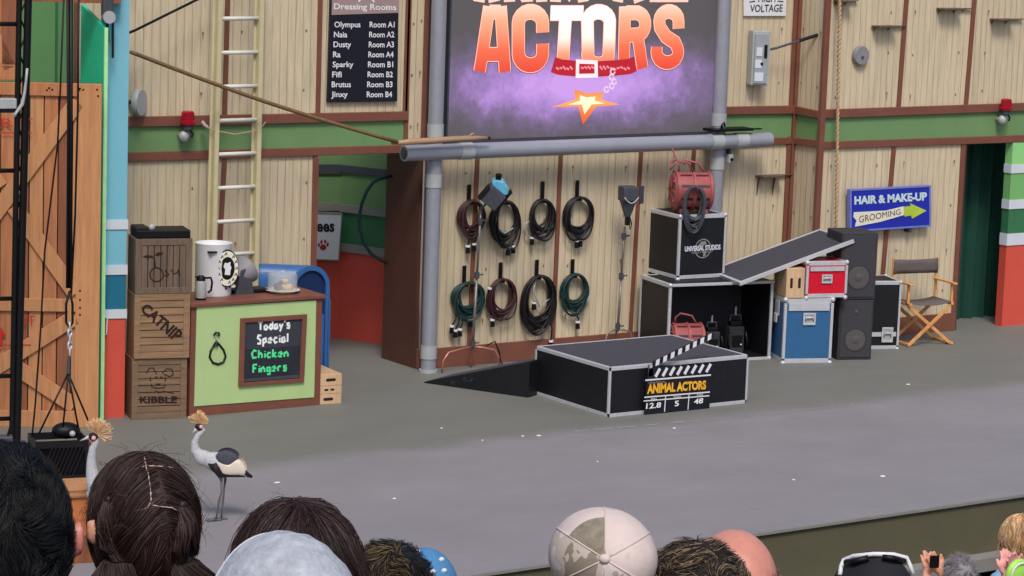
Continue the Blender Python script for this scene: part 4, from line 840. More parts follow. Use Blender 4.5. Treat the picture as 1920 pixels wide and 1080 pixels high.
def applebox(F, w, d, h, label, slots, group=None, name='apple_box'):
    t = F.thing(name, label, 'wooden box', group); MB().box((0, 0, 0), (w, d, h)).build('box', M['ply'], t, bevel=.004)
    for (x, z, sw, sh) in slots:
        k = min(sw, sh)/2; pts = []
        for i in range(16): a = 2*pi*i/16; pts.append((x+(sw/2-k)*(1 if cos(a) > 0 else -1)+k*cos(a), z+(sh/2-k)*(1 if sin(a) > 0 else -1)+k*sin(a)))
        MB().add([(p[0], -.0015, p[1]) for p in pts], [tuple(range(16))]).build('hand_slot', M['slot'], t, fix=False)
    return t
AF = Fr(TF.o+TF.x*(-.0), 20); x0 = AF.f(1473, 560)[0]; x1 = AF.f(1507, 560)[0]; ah = AF.f(1478, 503)[1]
AF2 = Fr(AF.o+AF.x*x0, 20); applebox(AF2, x1-x0, .42, ah, 'plywood box standing on end on the blue case', [((x1-x0)*.28, ah*.5, .032, .12), ((x1-x0)*.72, ah*.5, .032, .12)])
# speakers
def speaker(F, w, d, h, label, big):
    t = F.thing('loudspeaker', label, 'loudspeaker', 'stacked black loudspeakers')
    MB().box((0, 0, 0), (w, d, h)).build('cabinet', M['spk'], t, bevel=.012); MB().box((.025, -.008, .03), (w-.025, .002, h-.03)).build('grille', M['grille'], t, bevel=.006)
    zc = h*.34; r = w*.30
    MB().lathe([(r, -.009), (r*1.08, -.014), (r*1.14, -.009)], (w*.5, 0, zc), 32, axis='y').build('cone_ring', M['spk'], t, smooth=True)
    MB().lathe([(r*.98, -.010), (r*.4, -.0125), (0, -.015)], (w*.5, 0, zc), 32, axis='y').build('woofer', M['cone'], t, smooth=True); wf = [c for c in t.children if c.name.startswith('woofer')][0]
    MB().lathe([(r*.36, -.016), (r*.2, -.022), (0, -.024)], (w*.5, 0, zc), 20, axis='y').build('dust_cap', M['cone'], wf, smooth=True)
    if big: MB().lathe([(.026, -.010), (.02, -.014), (0, -.015)], (w*.5, 0, h*.8), 16, axis='y').build('tweeter', M['dkgrey'], t, smooth=True)
    for x, z in ((.05, h-.05), (w-.05, h-.05), (.05, .05), (w-.05, .05)): MB().ell((x, -.01, z), (.007, .004, .007), 8, 6).build('screw', M['cone'], t)
M['cone'].node_tree.nodes['Principled BSDF'].inputs['Roughness'].default_value = .7
sw = .415; speaker(SPF, sw, .42, .69, 'black loudspeaker standing on the floor, lower of the two', True)
S2 = Fr(SPF.o+SPF.x*.0-SPF.x*.01+Vector((0, 0, .695)), 18); hs = S2.f(1571, 436)[1]*.99
speaker(S2, .44, .46, hs, 'tall black loudspeaker stacked on the lower one', False)
# black case behind
F = Fr(fl(1632, 656), 20); F = Fr(fl(1684, 654)-Fr((0, 0, 0), 20).x*.62, 20)
t = case(F, 'black_case', 'black road case with a silver latch behind the loudspeakers', .62, .5, .80, M['black'], .04)
MB().box((.04, -.008, .15), (.58, .004, .20)).build('front_strap', M['alu'], t); latch_plate(t, .47, .17, .14, .18, -.012)
# ================================================================== DIRECTOR CHAIR
F = Fr(fl(1703, 650), 10); 
def cp(px, py, y=0.0): return F.f(px, py, y)
t = F.thing('director_chair', 'folding wooden director chair with grey canvas seat and back', 'chair')
xf0 = 0; xf1 = cp(1783, 648)[0]; D = .36
sx0 = cp(1702, 580)[0]+.02; sx1 = cp(1783, 578)[0]; zs = cp(1702, 570)[1]; sw_ = sx1-sx0
for y in (0, D):
    nm = 'leg'
    MB().bar((0+.0, y, 0.015), (sx1, y, zs-.03), .04, .022).build(nm, M['chair'], t, bevel=.004)
    MB().bar((xf1, y+.024, 0.015), (sx0, y+.024, zs-.03), .04, .022).build(nm, M['chair'], t, bevel=.004)
for x in (.0, xf1): MB().bar((x, -.02, .02), (x, D+.04, .02), .035, .03, (0, 0, 1)).build('foot_rail', M['chair'], t, bevel=.004)
for x in (sx0, sx1): MB().bar((x, -.03, zs-.01), (x, D+.06, zs-.01), .035, .035, (0, 0, 1)).build('seat_rail', M['chair'], t, bevel=.004)
b = MB(); n_ = 9; vs = []
for i in range(n_):
    u = i/(n_-1)
    for j in range(2): vs.append((sx0+sw_*u, -.02+j*(D+.05), zs+.012-.035*sin(pi*u)))
b.add(vs, [(2*i, 2*i+2, 2*i+3, 2*i+1) for i in range(n_-1)]); o = b.build('seat', M['canvas'], t, smooth=True); sd = o.modifiers.new('s', 'SOLIDIFY'); sd.thickness = .006
za = zs+.23
for x in (sx0-.01, sx1+.01):
    MB().bar((x, .02, zs), (x, .02, za), .03, .028).build('arm_post', M['chair'], t, bevel=.003)
    MB().bar((x, D+.02, zs), (x, D+.02, zs+.49), .03, .026).build('back_post', M['chair'], t, bevel=.003)
    MB().bar((x, -.06, za), (x, D+.04, za), .055, .022, (0, 0, 1)).build('armrest', M['chair'], t, bevel=.006)
b = MB(); vs = []
for i in range(n_):
    u = i/(n_-1)
    for j in range(4): vs.append((sx0-.02+(sw_+.04)*u, D+.02-.018+.03*sin(pi*u)+.006*sin(j*2.1+u*9), zs+.30+j*.058-.012*sin(pi*u)*(1 if j == 3 else .3)))
b.add(vs, [(4*i+j, 4*i+4+j, 4*i+5+j, 4*i+1+j) for i in range(n_-1) for j in range(3)]); o = b.build('backrest', M['canvas'], t, smooth=True); sd = o.modifiers.new('s', 'SOLIDIFY'); sd.thickness = .008
# ================================================================== CABLES AND STANDS ON THE CENTRE WALL
CF = Fr((16.05, YW, 0))
def strap_coil(hx, hy, cx, cy, rx, ry, n, m, label, r=.013, plugs=(), tail=None, jit=.03, pos=''):
    """strap nailed to the wall at (hx,hy) with a cable coil centred at (cx,cy) in the photo"""
    o_ = CF.f(hx, hy, -.03); P = Vector((CF.o.x+o_[0], YW, o_[1])); F = Fr(P); t = F.thing('cable_coil', label, 'cable coil', 'coiled cables hung on the siding')
    c = F.f(cx, cy, -.06); ex = F.f(cx+rx, cy, -.06)[0]-c[0]; ez = abs(F.f(cx, cy+ry, -.06)[1]-c[1])
    MB().box((-.025, -.034, c[1]+ez-.03), (.025, -.026, .0)).build('strap', M['iron'], t, bevel=.002)
    MB().box((-.02, -.10, c[1]+ez-.04), (.02, -.034, c[1]+ez-.0)).build('hook', M['iron'], t, bevel=.004)
    b = coil(F, c[0], c[1], ex, ez, n, r, m, jit=jit*1.5)
    for (x0_, y0_, x1_, y1_) in plugs:
        a = F.f(x0_, y0_, -.07); e = F.f(x1_, y1_, -.07); b.tube([(a[0], -.07, a[1]), ((a[0]+e[0])/2+.015, -.085, (a[1]+e[1])/2), (e[0], -.07, e[1])], r*.8, 6)
    b.build('cable', m, t, smooth=True)
    for (x0_, y0_, x1_, y1_) in plugs:
        e = F.f(x1_, y1_, -.07)
        pg = MB().tube([(e[0], -.07, e[1]), (e[0]+.005, -.07, e[1]-.075)], [.022, .026], 10).build('plug', M['iron'], t, smooth='auto'); MB().tube([(e[0], -.072, e[1]+.014), (e[0], -.072, e[1]-.008)], .027, 10).build('plug_collar', M['white'], pg)
    if tail:
        P_ = [F.f(x, y, -.065) for x, y in tail]; MB().tube([(p[0], -.065, p[1]) for p in P_], .010, 6).build('loose_end', M['grey'], t, smooth=True)
strap_coil(880, 346, 884, 409, 21, 33, 12, M['maroon'], 'maroon cable coil at the left end of the upper row', .013, [(876, 436, 877, 462), (890, 436, 889, 458)])
strap_coil(948, 344, 946, 418, 25, 41, 10, M['rubber'], 'large black cable coil behind the blue lamp, second in the upper row', .013, [(945, 455, 952, 466), (955, 455, 962, 462)], [(930, 425, 945, 437, 962, 428)[0:2], (946, 438), (962, 428)])
strap_coil(1018, 340, 1015, 408, 24, 34, 9, M['rubber'], 'black cable coil with a pale end, third in the upper row', .013, [(996, 440, 997, 446)], [(992, 415), (983, 420), (986, 440), (1000, 448), (1024, 438), (1038, 418)])
strap_coil(1083, 338, 1084, 405, 26, 35, 11, M['rubber'], 'tight black cable coil at the right end of the upper row', .014, [(1081, 440, 1081, 452), (1083, 440, 1088, 450)], jit=.015)
strap_coil(871, 498, 877, 562, 28, 32, 11, M['gcable'], 'dark green cable coil at the left end of the lower row', .013, [(855, 585, 847, 612), (860, 590, 853, 620), (866, 592, 862, 618), (880, 590, 882, 600)])
strap_coil(939, 492, 940, 560, 25, 37, 8, M['maroon'], 'maroon cable coil with a hanging plug, second in the lower row', .012, [(923, 590, 923, 600), (919, 545, 918, 541)])
strap_coil(1007, 487, 1009, 568, 31, 51, 11, M['rubber'], 'long drooping black cable coil, third in the lower row', .013, [(1000, 565, 1001, 568), (1030, 590, 1033, 640)], [(1004, 528), (1000, 545), (1012, 575), (1030, 560)], .04)
strap_coil(1074, 486, 1077, 548, 26, 34, 10, M['gcable'], 'dark green cable coil at the right end of the lower row', .013, [(1080, 590, 1083, 604)], [(1055, 580), (1075, 592), (1095, 575), (1106, 555)], jit=.02)
def lamp_stand(foot, top, Yf, label, gel):
    P = at(*foot, Yf); P.z = 0; F = Fr(P); t = F.thing('light_stand', label, 'light stand', 'film lights on stands'); y = 0
    zb = max(.16, F.f(*foot)[1]); x0, z0 = F.f(*foot); x1, z1 = F.f(*top)
    MB().tube([(x0, 0, zb), (x0+(x1-x0)*.5, 0, zb+(z1-zb)*.5)], .015, 12).build('lower_tube', M['standpole'], t, smooth=True)
    MB().tube([(x0+(x1-x0)*.5, 0, zb+(z1-zb)*.5), (x1, 0, z1)], .013, 12).build('upper_tube', M['standpole'], t, smooth=True)
    for u in (.02, .5, .88): p = Vector((x0+(x1-x0)*u, 0, zb+(z1-zb)*u)); MB().tube([p, p+Vector((0, 0, .07))], .028, 10).build('collar', M['dkgrey'], t); MB().tube([p+Vector((.02, -.0, .035)), p+Vector((.07, -.02, .045))], .010, 6).build('knob', M['dkgrey'], t)
    for dx, dy in (((-.42, -.05), (.28, -.12), (.05, .10)) if gel else ((-.2, -.03), (.18, -.06), (.03, .07))):
        MB().tube([(x0, 0, zb+.03), (x0+dx*.35, dy*.35, zb+.02), (x0+dx*.8, dy*.8, zb-.005), (x0+dx*.97, dy*.97, zb*.6), (x0+dx, dy, .015)], .011, 8).build('leg', M['copper' if gel else 'standpole'], t, smooth=True)
    return F, t, x1, z1
LS = .8
F, t, x1, z1 = lamp_stand((886, 655), (902, 388), 25.15, 'light stand with a blue gelled lamp among the cables', True)
def hd(build, name, m, rot, c, bevel=0, smooth=False):
    o = build.build(name, m, t, bevel=bevel, smooth=smooth); o.rotation_euler = rot; o.location = c; o.scale = (LS,)*3; return o
c_ = (F.f(926, 366, -.1)[0], -.1, F.f(926, 366, -.1)[1]); rt = (radians(8), radians(38), radians(-25))
hd(MB().box((-.13, -.12, -.15), (.13, .12, .1)), 'lamp_body', M['dkgrey'], rt, c_, .012)
b = MB(); b.box((-.135, -.14, -.17), (-.125, .14, .06)); b.box((.14, -.12, -.12), (.15, .12, .2)); hd(b, 'barn_door', M['iron'], rt, c_)
b = MB(); gp = [(-.13, .1), (.1, .1), (.12, .15), (.06, .22), (-.04, .25), (-.13, .2), (-.16, .14)]; b.prism(gp, -.125, .09); hd(b, 'blue_gel', M['gel'], rt, c_, .02)
hd(MB().tube([(-.10, -.06, .2), (-.15, -.08, .27)], [.035, .045], 10), 'lamp_cap', M['iron'], rt, c_)
b = MB(); b.tube([(x1, 0, z1), (x1, 0, z1+.02), (c_[0]-.12, -.06, c_[2]-.14), (c_[0]-.02, -.1, c_[2]-.02)], .012, 8); b.build('yoke', M['dkgrey'], t)
tag(MB().tube([at(912, 648, 25.2), at(928, 640, 25.25), at(936, 660, 25.1), at(938, 676, 25.0), at(945, 690, 24.9)], .010, 6).build('floor_cable', M['iron'], None, smooth=True), 'thin black cable arching from the left light stand to the ramp', 'cable')
F, t, x1, z1 = lamp_stand((1158, 622), (1171, 425), 25.1, 'slim light stand with a grey snooted lamp near the logo case', False)
c_ = (F.f(1178, 366, -.08)[0], -.08, F.f(1178, 366, -.08)[1]); rt = (0, 0, radians(-10))
hd(MB().box((-.12, -.1, -.08), (.11, .1, .13)), 'lamp_body', M['dkgrey'], rt, c_, .02)
hd(MB().box((.10, -.13, -.12), (.20, -.115, .13)), 'barn_door', M['dkgrey'], (0, 0, radians(20)), c_)
b = MB(); b.add([(-.10, -.06, -.08), (.10, -.06, -.08), (.04, -.02, -.3), (-.03, -.02, -.3), (-.10, .06, -.08), (.10, .06, -.08), (.04, .04, -.3), (-.03, .04, -.3)], [(0, 1, 2, 3), (5, 4, 7, 6), (4, 0, 3, 7), (1, 5, 6, 2), (3, 2, 6, 7)]); hd(b, 'snoot', M['dkgrey'], rt, c_)
b = MB(); b.tube([(-.11+.22*u, -.112, -.02-.08*sin(pi*u)) for u in [i/10 for i in range(11)]], .010, 6); hd(b, 'pale_bail', M['grey'], rt, c_, smooth=True)
b = MB(); b.tube([(.02, -.03, -.3), (.0, -.05, -.4), (.03, -.05, -.48), (.05, -.04, -.4), (.03, -.03, -.32)], .008, 6); b.box((-.03, -.04, -.42), (.03, .02, -.3)); hd(b, 'clamp', M['iron'], rt, c_)
# hose in the recess
hp = [(735, 330), (712, 335), (700, 342), (688, 358), (679, 380), (674, 405), (675, 430), (682, 455), (695, 475), (714, 488), (735, 497)]
b = MB(); b.tube([at(x, y, 25.9+.02*i) for i, (x, y) in enumerate(hp)], .019, 8); tag(b.build('garden_hose', M['gcable'], None, smooth=True), 'dark green hose hanging in a loop in the recess', 'hose')
# floor specks: scraps
for px, py, s_, lb in ((1703, 721, 1.2, 'tiny white scrap on the stage floor in front of the wooden chair'), (1264, 803, 1.2, 'white scrap just in front of the clapperboard, right on the worn paint line'), (1010, 817, 1.3, 'white scrap left of the worn paint line, right one of a pair'), (828, 803, .8, 'tiny white scrap on the floor below the tip of the wedge ramp'), (739, 935, 1, 'tiny white scrap on the open floor above the blue dotted cap'), (1655, 893, 1.5, 'larger white scrap near the stage edge, right of the bald head'), (1488, 900, 1, 'small white scrap near the stage edge straight above the bald head'), (980, 818, 1, 'white scrap left of the worn paint line, left one of a pair'), (905, 826, .7, 'faint scrap on the floor between the wedge ramp and the long dark hair'), (1120, 866, .7, 'faint scrap on the floor above the camouflage cap'), (520, 905, 1.3, 'white scrap on the floor right of the walking crane')):
    P = fl(px, py); k = 7; b = MB(); rr_ = [.018*s_*(.6+.6*random.random()) for _ in range(k)]
    b.add([(rr_[i]*1.3*cos(2*pi*i/k), rr_[i]*sin(2*pi*i/k), .002) for i in range(k)]+[(0, 0, .010)], [(i, (i+1) % k, k) for i in range(k)])
    o = b.build('paper_scrap', M['fabwhite'], None); o.location = P; tag(o, lb, 'scrap', 'white scraps on the stage floor')
b = MB()
for i in range(26):
    u = i/26; x0_ = 1078+232*u; y0_ = 809-20*u
    if i % 5 == 3: continue
    p, q = fl(x0_, y0_+random.uniform(-.6, .6)), fl(x0_+8, y0_-.7+random.uniform(-.6, .6)); wv = random.uniform(.008, .016); b.add([(p.x, p.y-wv, .004), (q.x, q.y-wv, .004), (q.x, q.y+wv, .004), (p.x, p.y+wv, .004)], [(0, 1, 2, 3)])
for i in range(60):
    u = i/60; x0_ = 1330+440*u; y0_ = 787-46*u
    if random.random() < .3+u*.4: continue
    p, q = fl(x0_, y0_), fl(x0_+7.3, y0_-.76); wv = random.uniform(.003, .007); b.add([(p.x, p.y-wv, .004), (q.x, q.y-wv, .004), (q.x, q.y+wv, .004), (p.x, p.y+wv, .004)], [(0, 1, 2, 3)])
struct(b.build('floor_paint_line', mat('worn_line', (172, 172, 168), .8), None))
# ================================================================== COUNTER GROUP
CT = Fr((12.623, 24.154, 0)); cw, cdp, ch = 1.483, .62, 1.135
t = CT.thing('cafe_counter', 'brown counter with a lime green front and chalkboard menu', 'counter')
MB().box((.0, .0, 0), (cw, cdp, ch-.04)).build('body', M['brown'], t, bevel=.004); MB().box((-.02, -.03, ch-.04), (cw+.02, cdp+.02, ch)).build('counter_top', M['brown'], t, bevel=.006)
q = [CT.f(*c, -.006) for c in [(364, 762), (589, 745), (593, 563), (369, 576)]]; MB().prism(q, -.008, 0).build('front_panel', M['lime'], t, bevel=.002)
o_ = [CT.f(*c, -.02) for c in [(447, 725), (569, 716), (575, 589), (451, 597)]]; i_ = [CT.f(*c, -.02) for c in [(456, 717), (561, 709), (566, 598), (459, 605)]]
bf_ = MB().ring(o_, i_, -.035, -.0085).build('board_frame', M['brown'], t, bevel=.003)
MB().prism(i_, -.016, -.0085).build('chalkboard', M['chalk'], bf_)
q = [CT.f(*c, -.0165) for c in [(458, 655), (564, 648), (566, 599), (459, 606)]]; MB().prism(q, -.0175, -.0162).build('chalkboard_top', M['chalk2'], bf_)
q = [CT.f(*c, -.03) for c in [(457, 716), (561, 708), (561, 703), (457, 711)]]; MB().prism(q, -.034, -.0165).build('chalk_ledge', M['dkgrey'], bf_)
# hand-lettered menu in chalk strokes
def hand(s, x0, y0, x1, y1, hgt, m, slope):
    G = {'T': [[(0, 1), (1, 1)], [(.5, 1), (.5, 0)]], 'o': [[(.5, .6), (.1, .4), (.15, .05), (.6, 0), (.9, .3), (.5, .6)]], 'd': [[(.9, 1), (.85, 0)], [(.85, .4), (.4, .6), (.1, .2), (.5, 0), (.85, .25)]],
         'a': [[(.8, .6), (.2, .5), (.15, .05), (.6, 0), (.8, .5), (.9, 0)]], 'y': [[(.1, .6), (.4, .15)], [(.9, .6), (.2, -.35)]], "'": [[(.5, 1), (.4, .75)]], 's': [[(.9, .6), (.3, .6), (.3, .35), (.8, .3), (.7, 0), (.1, .03)]],
         'S': [[(.95, .95), (.3, 1), (.15, .7), (.8, .4), (.7, .02), (.05, .05)]], 'p': [[(.15, .6), (.15, -.35)], [(.15, .5), (.7, .6), (.8, .2), (.2, .05)]], 'e': [[(.1, .3), (.85, .4), (.6, .62), (.2, .5), (.15, .1), (.8, .05)]],
         'c': [[(.9, .55), (.4, .6), (.1, .3), (.4, 0), (.9, .1)]], 'i': [[(.5, .55), (.5, 0)], [(.5, .8), (.5, .72)]], 'l': [[(.5, 1), (.45, 0)]], 'C': [[(.95, .85), (.5, 1), (.1, .55), (.35, .03), (.95, .1)]],
         'h': [[(.15, 1), (.1, 0)], [(.1, .4), (.55, .6), (.8, .4), (.8, 0)]], 'k': [[(.15, 1), (.1, 0)], [(.8, .6), (.15, .3), (.85, 0)]], 'n': [[(.12, .6), (.1, 0)], [(.1, .4), (.55, .6), (.85, .35), (.85, 0)]],
         'F': [[(.1, 1), (.1, 0)], [(.1, 1), (.95, 1)], [(.1, .55), (.75, .55)]], 'g': [[(.8, .55), (.2, .5), (.2, .1), (.75, .1)], [(.85, .6), (.8, -.3), (.2, -.3)]], 'r': [[(.2, .6), (.2, 0)], [(.2, .4), (.5, .6), (.85, .55)]]}
    wd = {'i': .45, 'l': .45, "'": .4, 'T': 1.15, 'C': 1.2}; tot = sum(wd.get(c, 1)*1.22 for c in s); x = x0; b = MB(); un = (x1-x0)/tot
    for k, ch_ in enumerate(s):
        w_ = wd.get(ch_, 1)*un
        for j, st in enumerate(G[ch_]):
            P = []
            for (u, v) in st:
                px = x+u*w_; py = y0+slope*(px-x0)-v*hgt; P.append(CT.f(px, py, -.0185))
            ribbon(b, P, .020, -.0185-.0002*((k+j) % 4))
        x += w_*1.22
    b.build('chalk_writing', m, bf_, fix=False)
hand("Today's", 484, 619, 546, 0, 15, M['chw'], -.07); hand('Special', 482, 645, 542, 0, 16, M['chw'], -.07); hand('Chicken', 471, 672, 543, 0, 15, M['chg'], -.05); hand('Fingers', 474, 699, 540, 0, 15, M['chg'], -.07)
# leash loop on the counter front
P = CT.f(403, 625, -.03); t = thing('leash_loop', 'black leash loop hanging on the lime counter front', 'leash', CT.o+Vector((P[0], -.012, P[1])))
G_ = Fr(t.location); g = lambda x, y, d=0: (G_.f(x, y, 0)[0], d, G_.f(x, y, 0)[1])
MB().tube([g(400, 628, -.01), g(403, 623, -.02), g(409, 624, -.02), g(410, 629, -.01)], .010, 8).build('hook', M['iron'], t, smooth=True)
MB().tube([g(403, 630), g(406, 637)], .009, 8).build('clip', M['grey'], t)
MB().tube([g(406, 640), g(404, 648)], [.012, .03], 8).build('slider', M['iron'], t)
MB().tube([g(403, 645), g(395, 658), g(393, 670), g(399, 680), g(409, 683), g(419, 679), g(423, 668), g(419, 656), g(411, 646), g(406, 641)], .012, 8).build('loop', M['rubber'], t, smooth=True)
# cake dome
P = CT.o+CT.x*(1.17)+CT.y*.27+Vector((0, 0, ch)); t = thing('cake_stand', 'glass cake dome full of pastries on the brown counter', 'cake stand', P)
MB().lathe([(0, 0), (.12, 0), (.12, .01), (.175, .022), (.18, .03), (.17, .03), (0, .026)], (0, 0, 0), 36).build('plate', mat('plate', (214, 206, 190), .3), t, smooth='auto')
MB().lathe([(.150, .031), (.152, .17), (.146, .19), (.12, .20), (.0, .203), (.0, .20), (.12, .197), (.143, .187), (.149, .17), (.147, .031), (.150, .031)], (0, 0, 0), 36).build('dome', M['glassy'], t, smooth='auto', fix=False)
MB().ell((0, 0, .213), (.02, .02, .015), 12, 8).build('knob', M['glassy'], t, smooth=True)
for i, (x, y, z, s_, mm) in enumerate([(.05, -.05, .06, .045, 'pastry'), (.0, -.02, .055, .04, 'pastry'), (-.07, -.03, .055, .042, 'choc'), (.07, .03, .055, .042, 'pastry'), (.03, 0, .11, .042, 'pastry'), (-.03, .04, .06, .045, 'choc'), (-.02, 0, .1, .03, 'choc'), (.02, -.075, .05, .034, 'pastry')]):
    b = MB(); b.ell((x, y, z), (s_, s_*.8, s_*.7), 14, 9); o = b.build('pastry', M[mm], t, smooth=True)
    for v in o.data.vertices: v.co += Vector((x, y, z))*0+(v.co-Vector((x, y, z)))*(noise.noise(v.co*40)*.35)
# paper cup sized coffee urn
def onct(px, py, z=ch): return fl(px, py, z)
vd = Vector((FW.x, FW.y, 0)).normalized(); P = onct(396, 556)+vd*.16; t = thing('coffee_urn', 'big white cylinder urn with an open top on the counter', 'urn', P)
R_ = .182; hu = None
G_ = Fr(P); hu = G_.f(398, 455, 0)[1]
MB().lathe([(R_*.97, 0), (R_, .02), (R_, hu-.01), (R_+.004, hu), (R_-.012, hu), (R_-.02, hu-.06), (0, hu-.07)], (0, 0, 0), 40).build('body', M['white'], t, smooth='auto')
MB().box((-.14, -R_-.006, hu-.075), (-.06, -R_+.05, hu-.06)).build('slot', M['iron'], t); MB().ell((.05, -R_*.97, .08), (.012, .008, .012), 8, 6).build('rivet', M['iron'], t)
# round badge on the arm
c_ = P+Vector((.15, -.22, .0)); G_ = Fr(c_, 18); bx, bz = G_.f(426, 503, 0); G_ = Fr(c_+G_.x*bx+Vector((0, 0, bz)), 18)
t = G_.thing('round_badge', 'round black and white badge with a dog figure on the urn', 'badge')
ex, ez = .118, .188
ov = lambda k: [(ex*k*cos(2*pi*i/32), ez*k*sin(2*pi*i/32)) for i in range(32)]
MB().prism(ov(1), -.01, .02).build('disc', M['iron'], t); b = MB().ring(ov(.93), ov(.62), -.016, -.0105); b.build('pale_ring', M['signw'], t); MB().prism(ov(.5), -.015, -.0105).build('inner_disc', M['iron'], t)
for i in range(14):
    a = 2*pi*i/14; 
    if i in (3, 10): continue
    x, z = ex*.78*cos(a), ez*.78*sin(a); ribbon(MB(), [(x-.011, z-.012), (x+.004, z+.016), (x+.012, z-.008)], .009, -.0175).build('ring_mark', M['iron'], t, fix=False)
b = MB(); b.add([(x*.9, -.0165, z*.9) for x, z in [(-.03, -.07), (.03, -.075), (.035, -.02), (.045, .01), (.03, .04), (.035, .075), (.0, .06), (-.03, .065), (-.045, .02), (-.025, -.01)]], [tuple(range(10))]); b.build('figure', M['white'], t, fix=False)
MB().tube([(0, .02, -.05), (.03, .05, -.12), (.03, .06, -.2)], .02, 8).build('arm', M['iron'], t)
# tilted white spotlight behind
c_ = P+Vector((.36, -.02, 0)); G_ = Fr(c_); x, z = G_.f(450, 515, 0); t = thing('spotlight', 'small white spotlight tilted down beside the urn', 'spotlight', c_+Vector((x-.0, 0, .0)))
o = MB().lathe([(0, -.1), (.10, -.1), (.125, -.02), (.15, .08), (.14, .09), (.12, .04), (0, .0)], (0, 0, 0), 30, axis='x').build('shade', M['disc'], t, smooth='auto'); o.location = (.02, 0, z+.02); o.rotation_euler = (0, radians(-28), radians(10))
o = MB().prism([(-.09, -.2), (.13, -.2), (.1, -.06), (.02, .09), (-.03, .07)], -.03, .03).build('bracket', M['dkgrey'], t, bevel=.01); o.location = (-.02, -.09, z-.01)
MB().box((-.1, -.1, 0), (.28, .1, .04)).build('base', M['iron'], t, bevel=.01)
# thermos
P = onct(375, 563)+vd*.045; t = thing('thermos_jug', 'steel thermos jug with a black handle on the counter left end', 'jug', P)
MB().lathe([(0, 0), (.052, 0), (.055, .01), (.055, .16), (.045, .19), (0, .19)], (0, 0, 0), 24).build('body', M['grey'], t, smooth='auto'); MB().lathe([(0, .24), (.03, .24), (.042, .22), (.046, .19), (0, .19)], (0, 0, 0), 20).build('lid', M['iron'], t, smooth='auto'); MB().lathe([(.0565, 0), (.0565, .02), (.05, .021)], (0, 0, 0), 24).build('base_ring', M['iron'], t)
MB().tube([(.04, -.01, .215), (.10, -.02, .215), (.115, -.02, .17), (.105, -.02, .09), (.075, -.01, .065)], .011, 8).build('handle', M['iron'], t, smooth=True); MB().prism([(-.03, .2), (-.065, .235), (-.03, .235)], -.015, .015).build('spout', M['iron'], t)
# crates
def wcrate(F, w, d, h, label, m, vert, name='wooden_crate'):
    t = F.thing(name, label, 'crate', 'wooden crates stacked beside the counter'); rw = .062
    MB().box((.012, .022, .012), (w-.012, d-.02, h-.012)).build('liner', M['slot'], t)
    n = 7; b = MB()
    for i in range(n):
        if vert: a = rw+(w-2*rw)*i/n; b.box((a+.004, .008, rw), (a+(w-2*rw)/n-.005, .022, h-rw))
        else: a = rw+(h-2*rw)*i/n; b.box((rw, .008, a+.004), (w-rw, .022, a+(h-2*rw)/n-.005))
    b.build('front_slats', m, t)
    b = MB(); b.box((0, 0, 0), (rw, .03, h)); b.box((w-rw, 0, 0), (w, .03, h)); b.box((rw, .001, 0), (w-rw, .03, rw)); b.box((rw, .001, h-rw), (w-rw, .03, h)); b.build('front_frame', m, t, bevel=.003)
    b = MB(); b.box((0, .031, .0), (.012, d, h)); b.box((w-.012, .031, 0), (w, d, h)); b.box((.012, d-.02, 0), (w-.012, d, h)); b.build('side_boards', m, t, bevel=.003)
    MB().box((.013, .031, h-.012), (w-.013, d-.021, h)).build('lid', m, t)
    return t
PH = 15
C1 = Fr(Vector((12.572, 24.12, 0))-Fr((0, 0, 0), PH).x*.545, PH); h1 = .603; t = wcrate(C1, .545, .36, h1, 'brown crate marked KIBBLE with a dog face, bottom of the stack', M['crate3'], False)
b = MB(); g = lambda P: [C1.f(x, y, .004) for x, y in P]
ZC = lambda u, v: (u/4, 540+v/4)
for P in ([(1100, 640), (1120, 600), (1150, 600), (1175, 645)], [(1215, 640), (1250, 605), (1290, 610), (1300, 650), (1270, 665), (1230, 645)], [(1130, 668), (1125, 690), (1135, 700)], [(1235, 665), (1245, 685), (1235, 700)], [(1135, 720), (1140, 745), (1185, 752), (1230, 748), (1242, 720)], [(1165, 770), (1190, 785), (1230, 775), (1305, 790)]): ribbon(b, g([ZC(*p) for p in P]), .010, .0045)
for u, v, s_ in ((1172, 672, 9), (1210, 672, 9), (1187, 724, 16)): ribbon(b, g([ZC(u-s_, v), ZC(u+s_, v)]), .02, .0042)
b.build('dog_drawing', M['ink'], t, fix=False)
letter('lettering', 'KIBBLE', [(262, 743), (332, 743), (332, 756), (262, 756)], C1, .004, M['ink'], t, .035)
C2 = Fr(C1.o+Vector((-.0, -.02, h1+.004))+C1.x*.006, PH); h2 = C2.f(242, 553)[1]; t = wcrate(C2, .55, .36, h2, 'tan crate stencilled CATNIP, middle of the stack', M['crate2'], False)
letter('lettering', 'CATNIP', [(275, 567), (345, 624), (328, 642), (262, 582)], C2, .004, M['ink'], t, .035)
C3 = Fr(C2.o+Vector((0, 0, h2+.004))+C2.x*.004, PH); h3 = C3.f(244, 449)[1]; t = wcrate(C3, .56, .37, h3, 'grey brown crate with a sprout drawing, top of the stack', M['crate1'], True)
b = MB(); g = lambda P: [C3.f(x, y, .004) for x, y in P]; ZC = lambda u, v: (u/4, 270+v/4)
ribbon(b, g([ZC(1175+50*cos(a), 980-52*sin(a)) for a in [2*pi*i/20 for i in range(20)]]), .012, .0045, closed=True); ribbon(b, g([ZC(1165, 925), ZC(1160, 870), ZC(1150, 850)]), .012, .0042)
for P in ([(1070, 845), (1100, 832), (1150, 838), (1145, 852), (1100, 856)], [(1160, 835), (1180, 815), (1225, 810), (1215, 830), (1180, 840)]): b.add([(x, .0040, z) for x, z in g([ZC(*p) for p in P])], [tuple(range(5))])
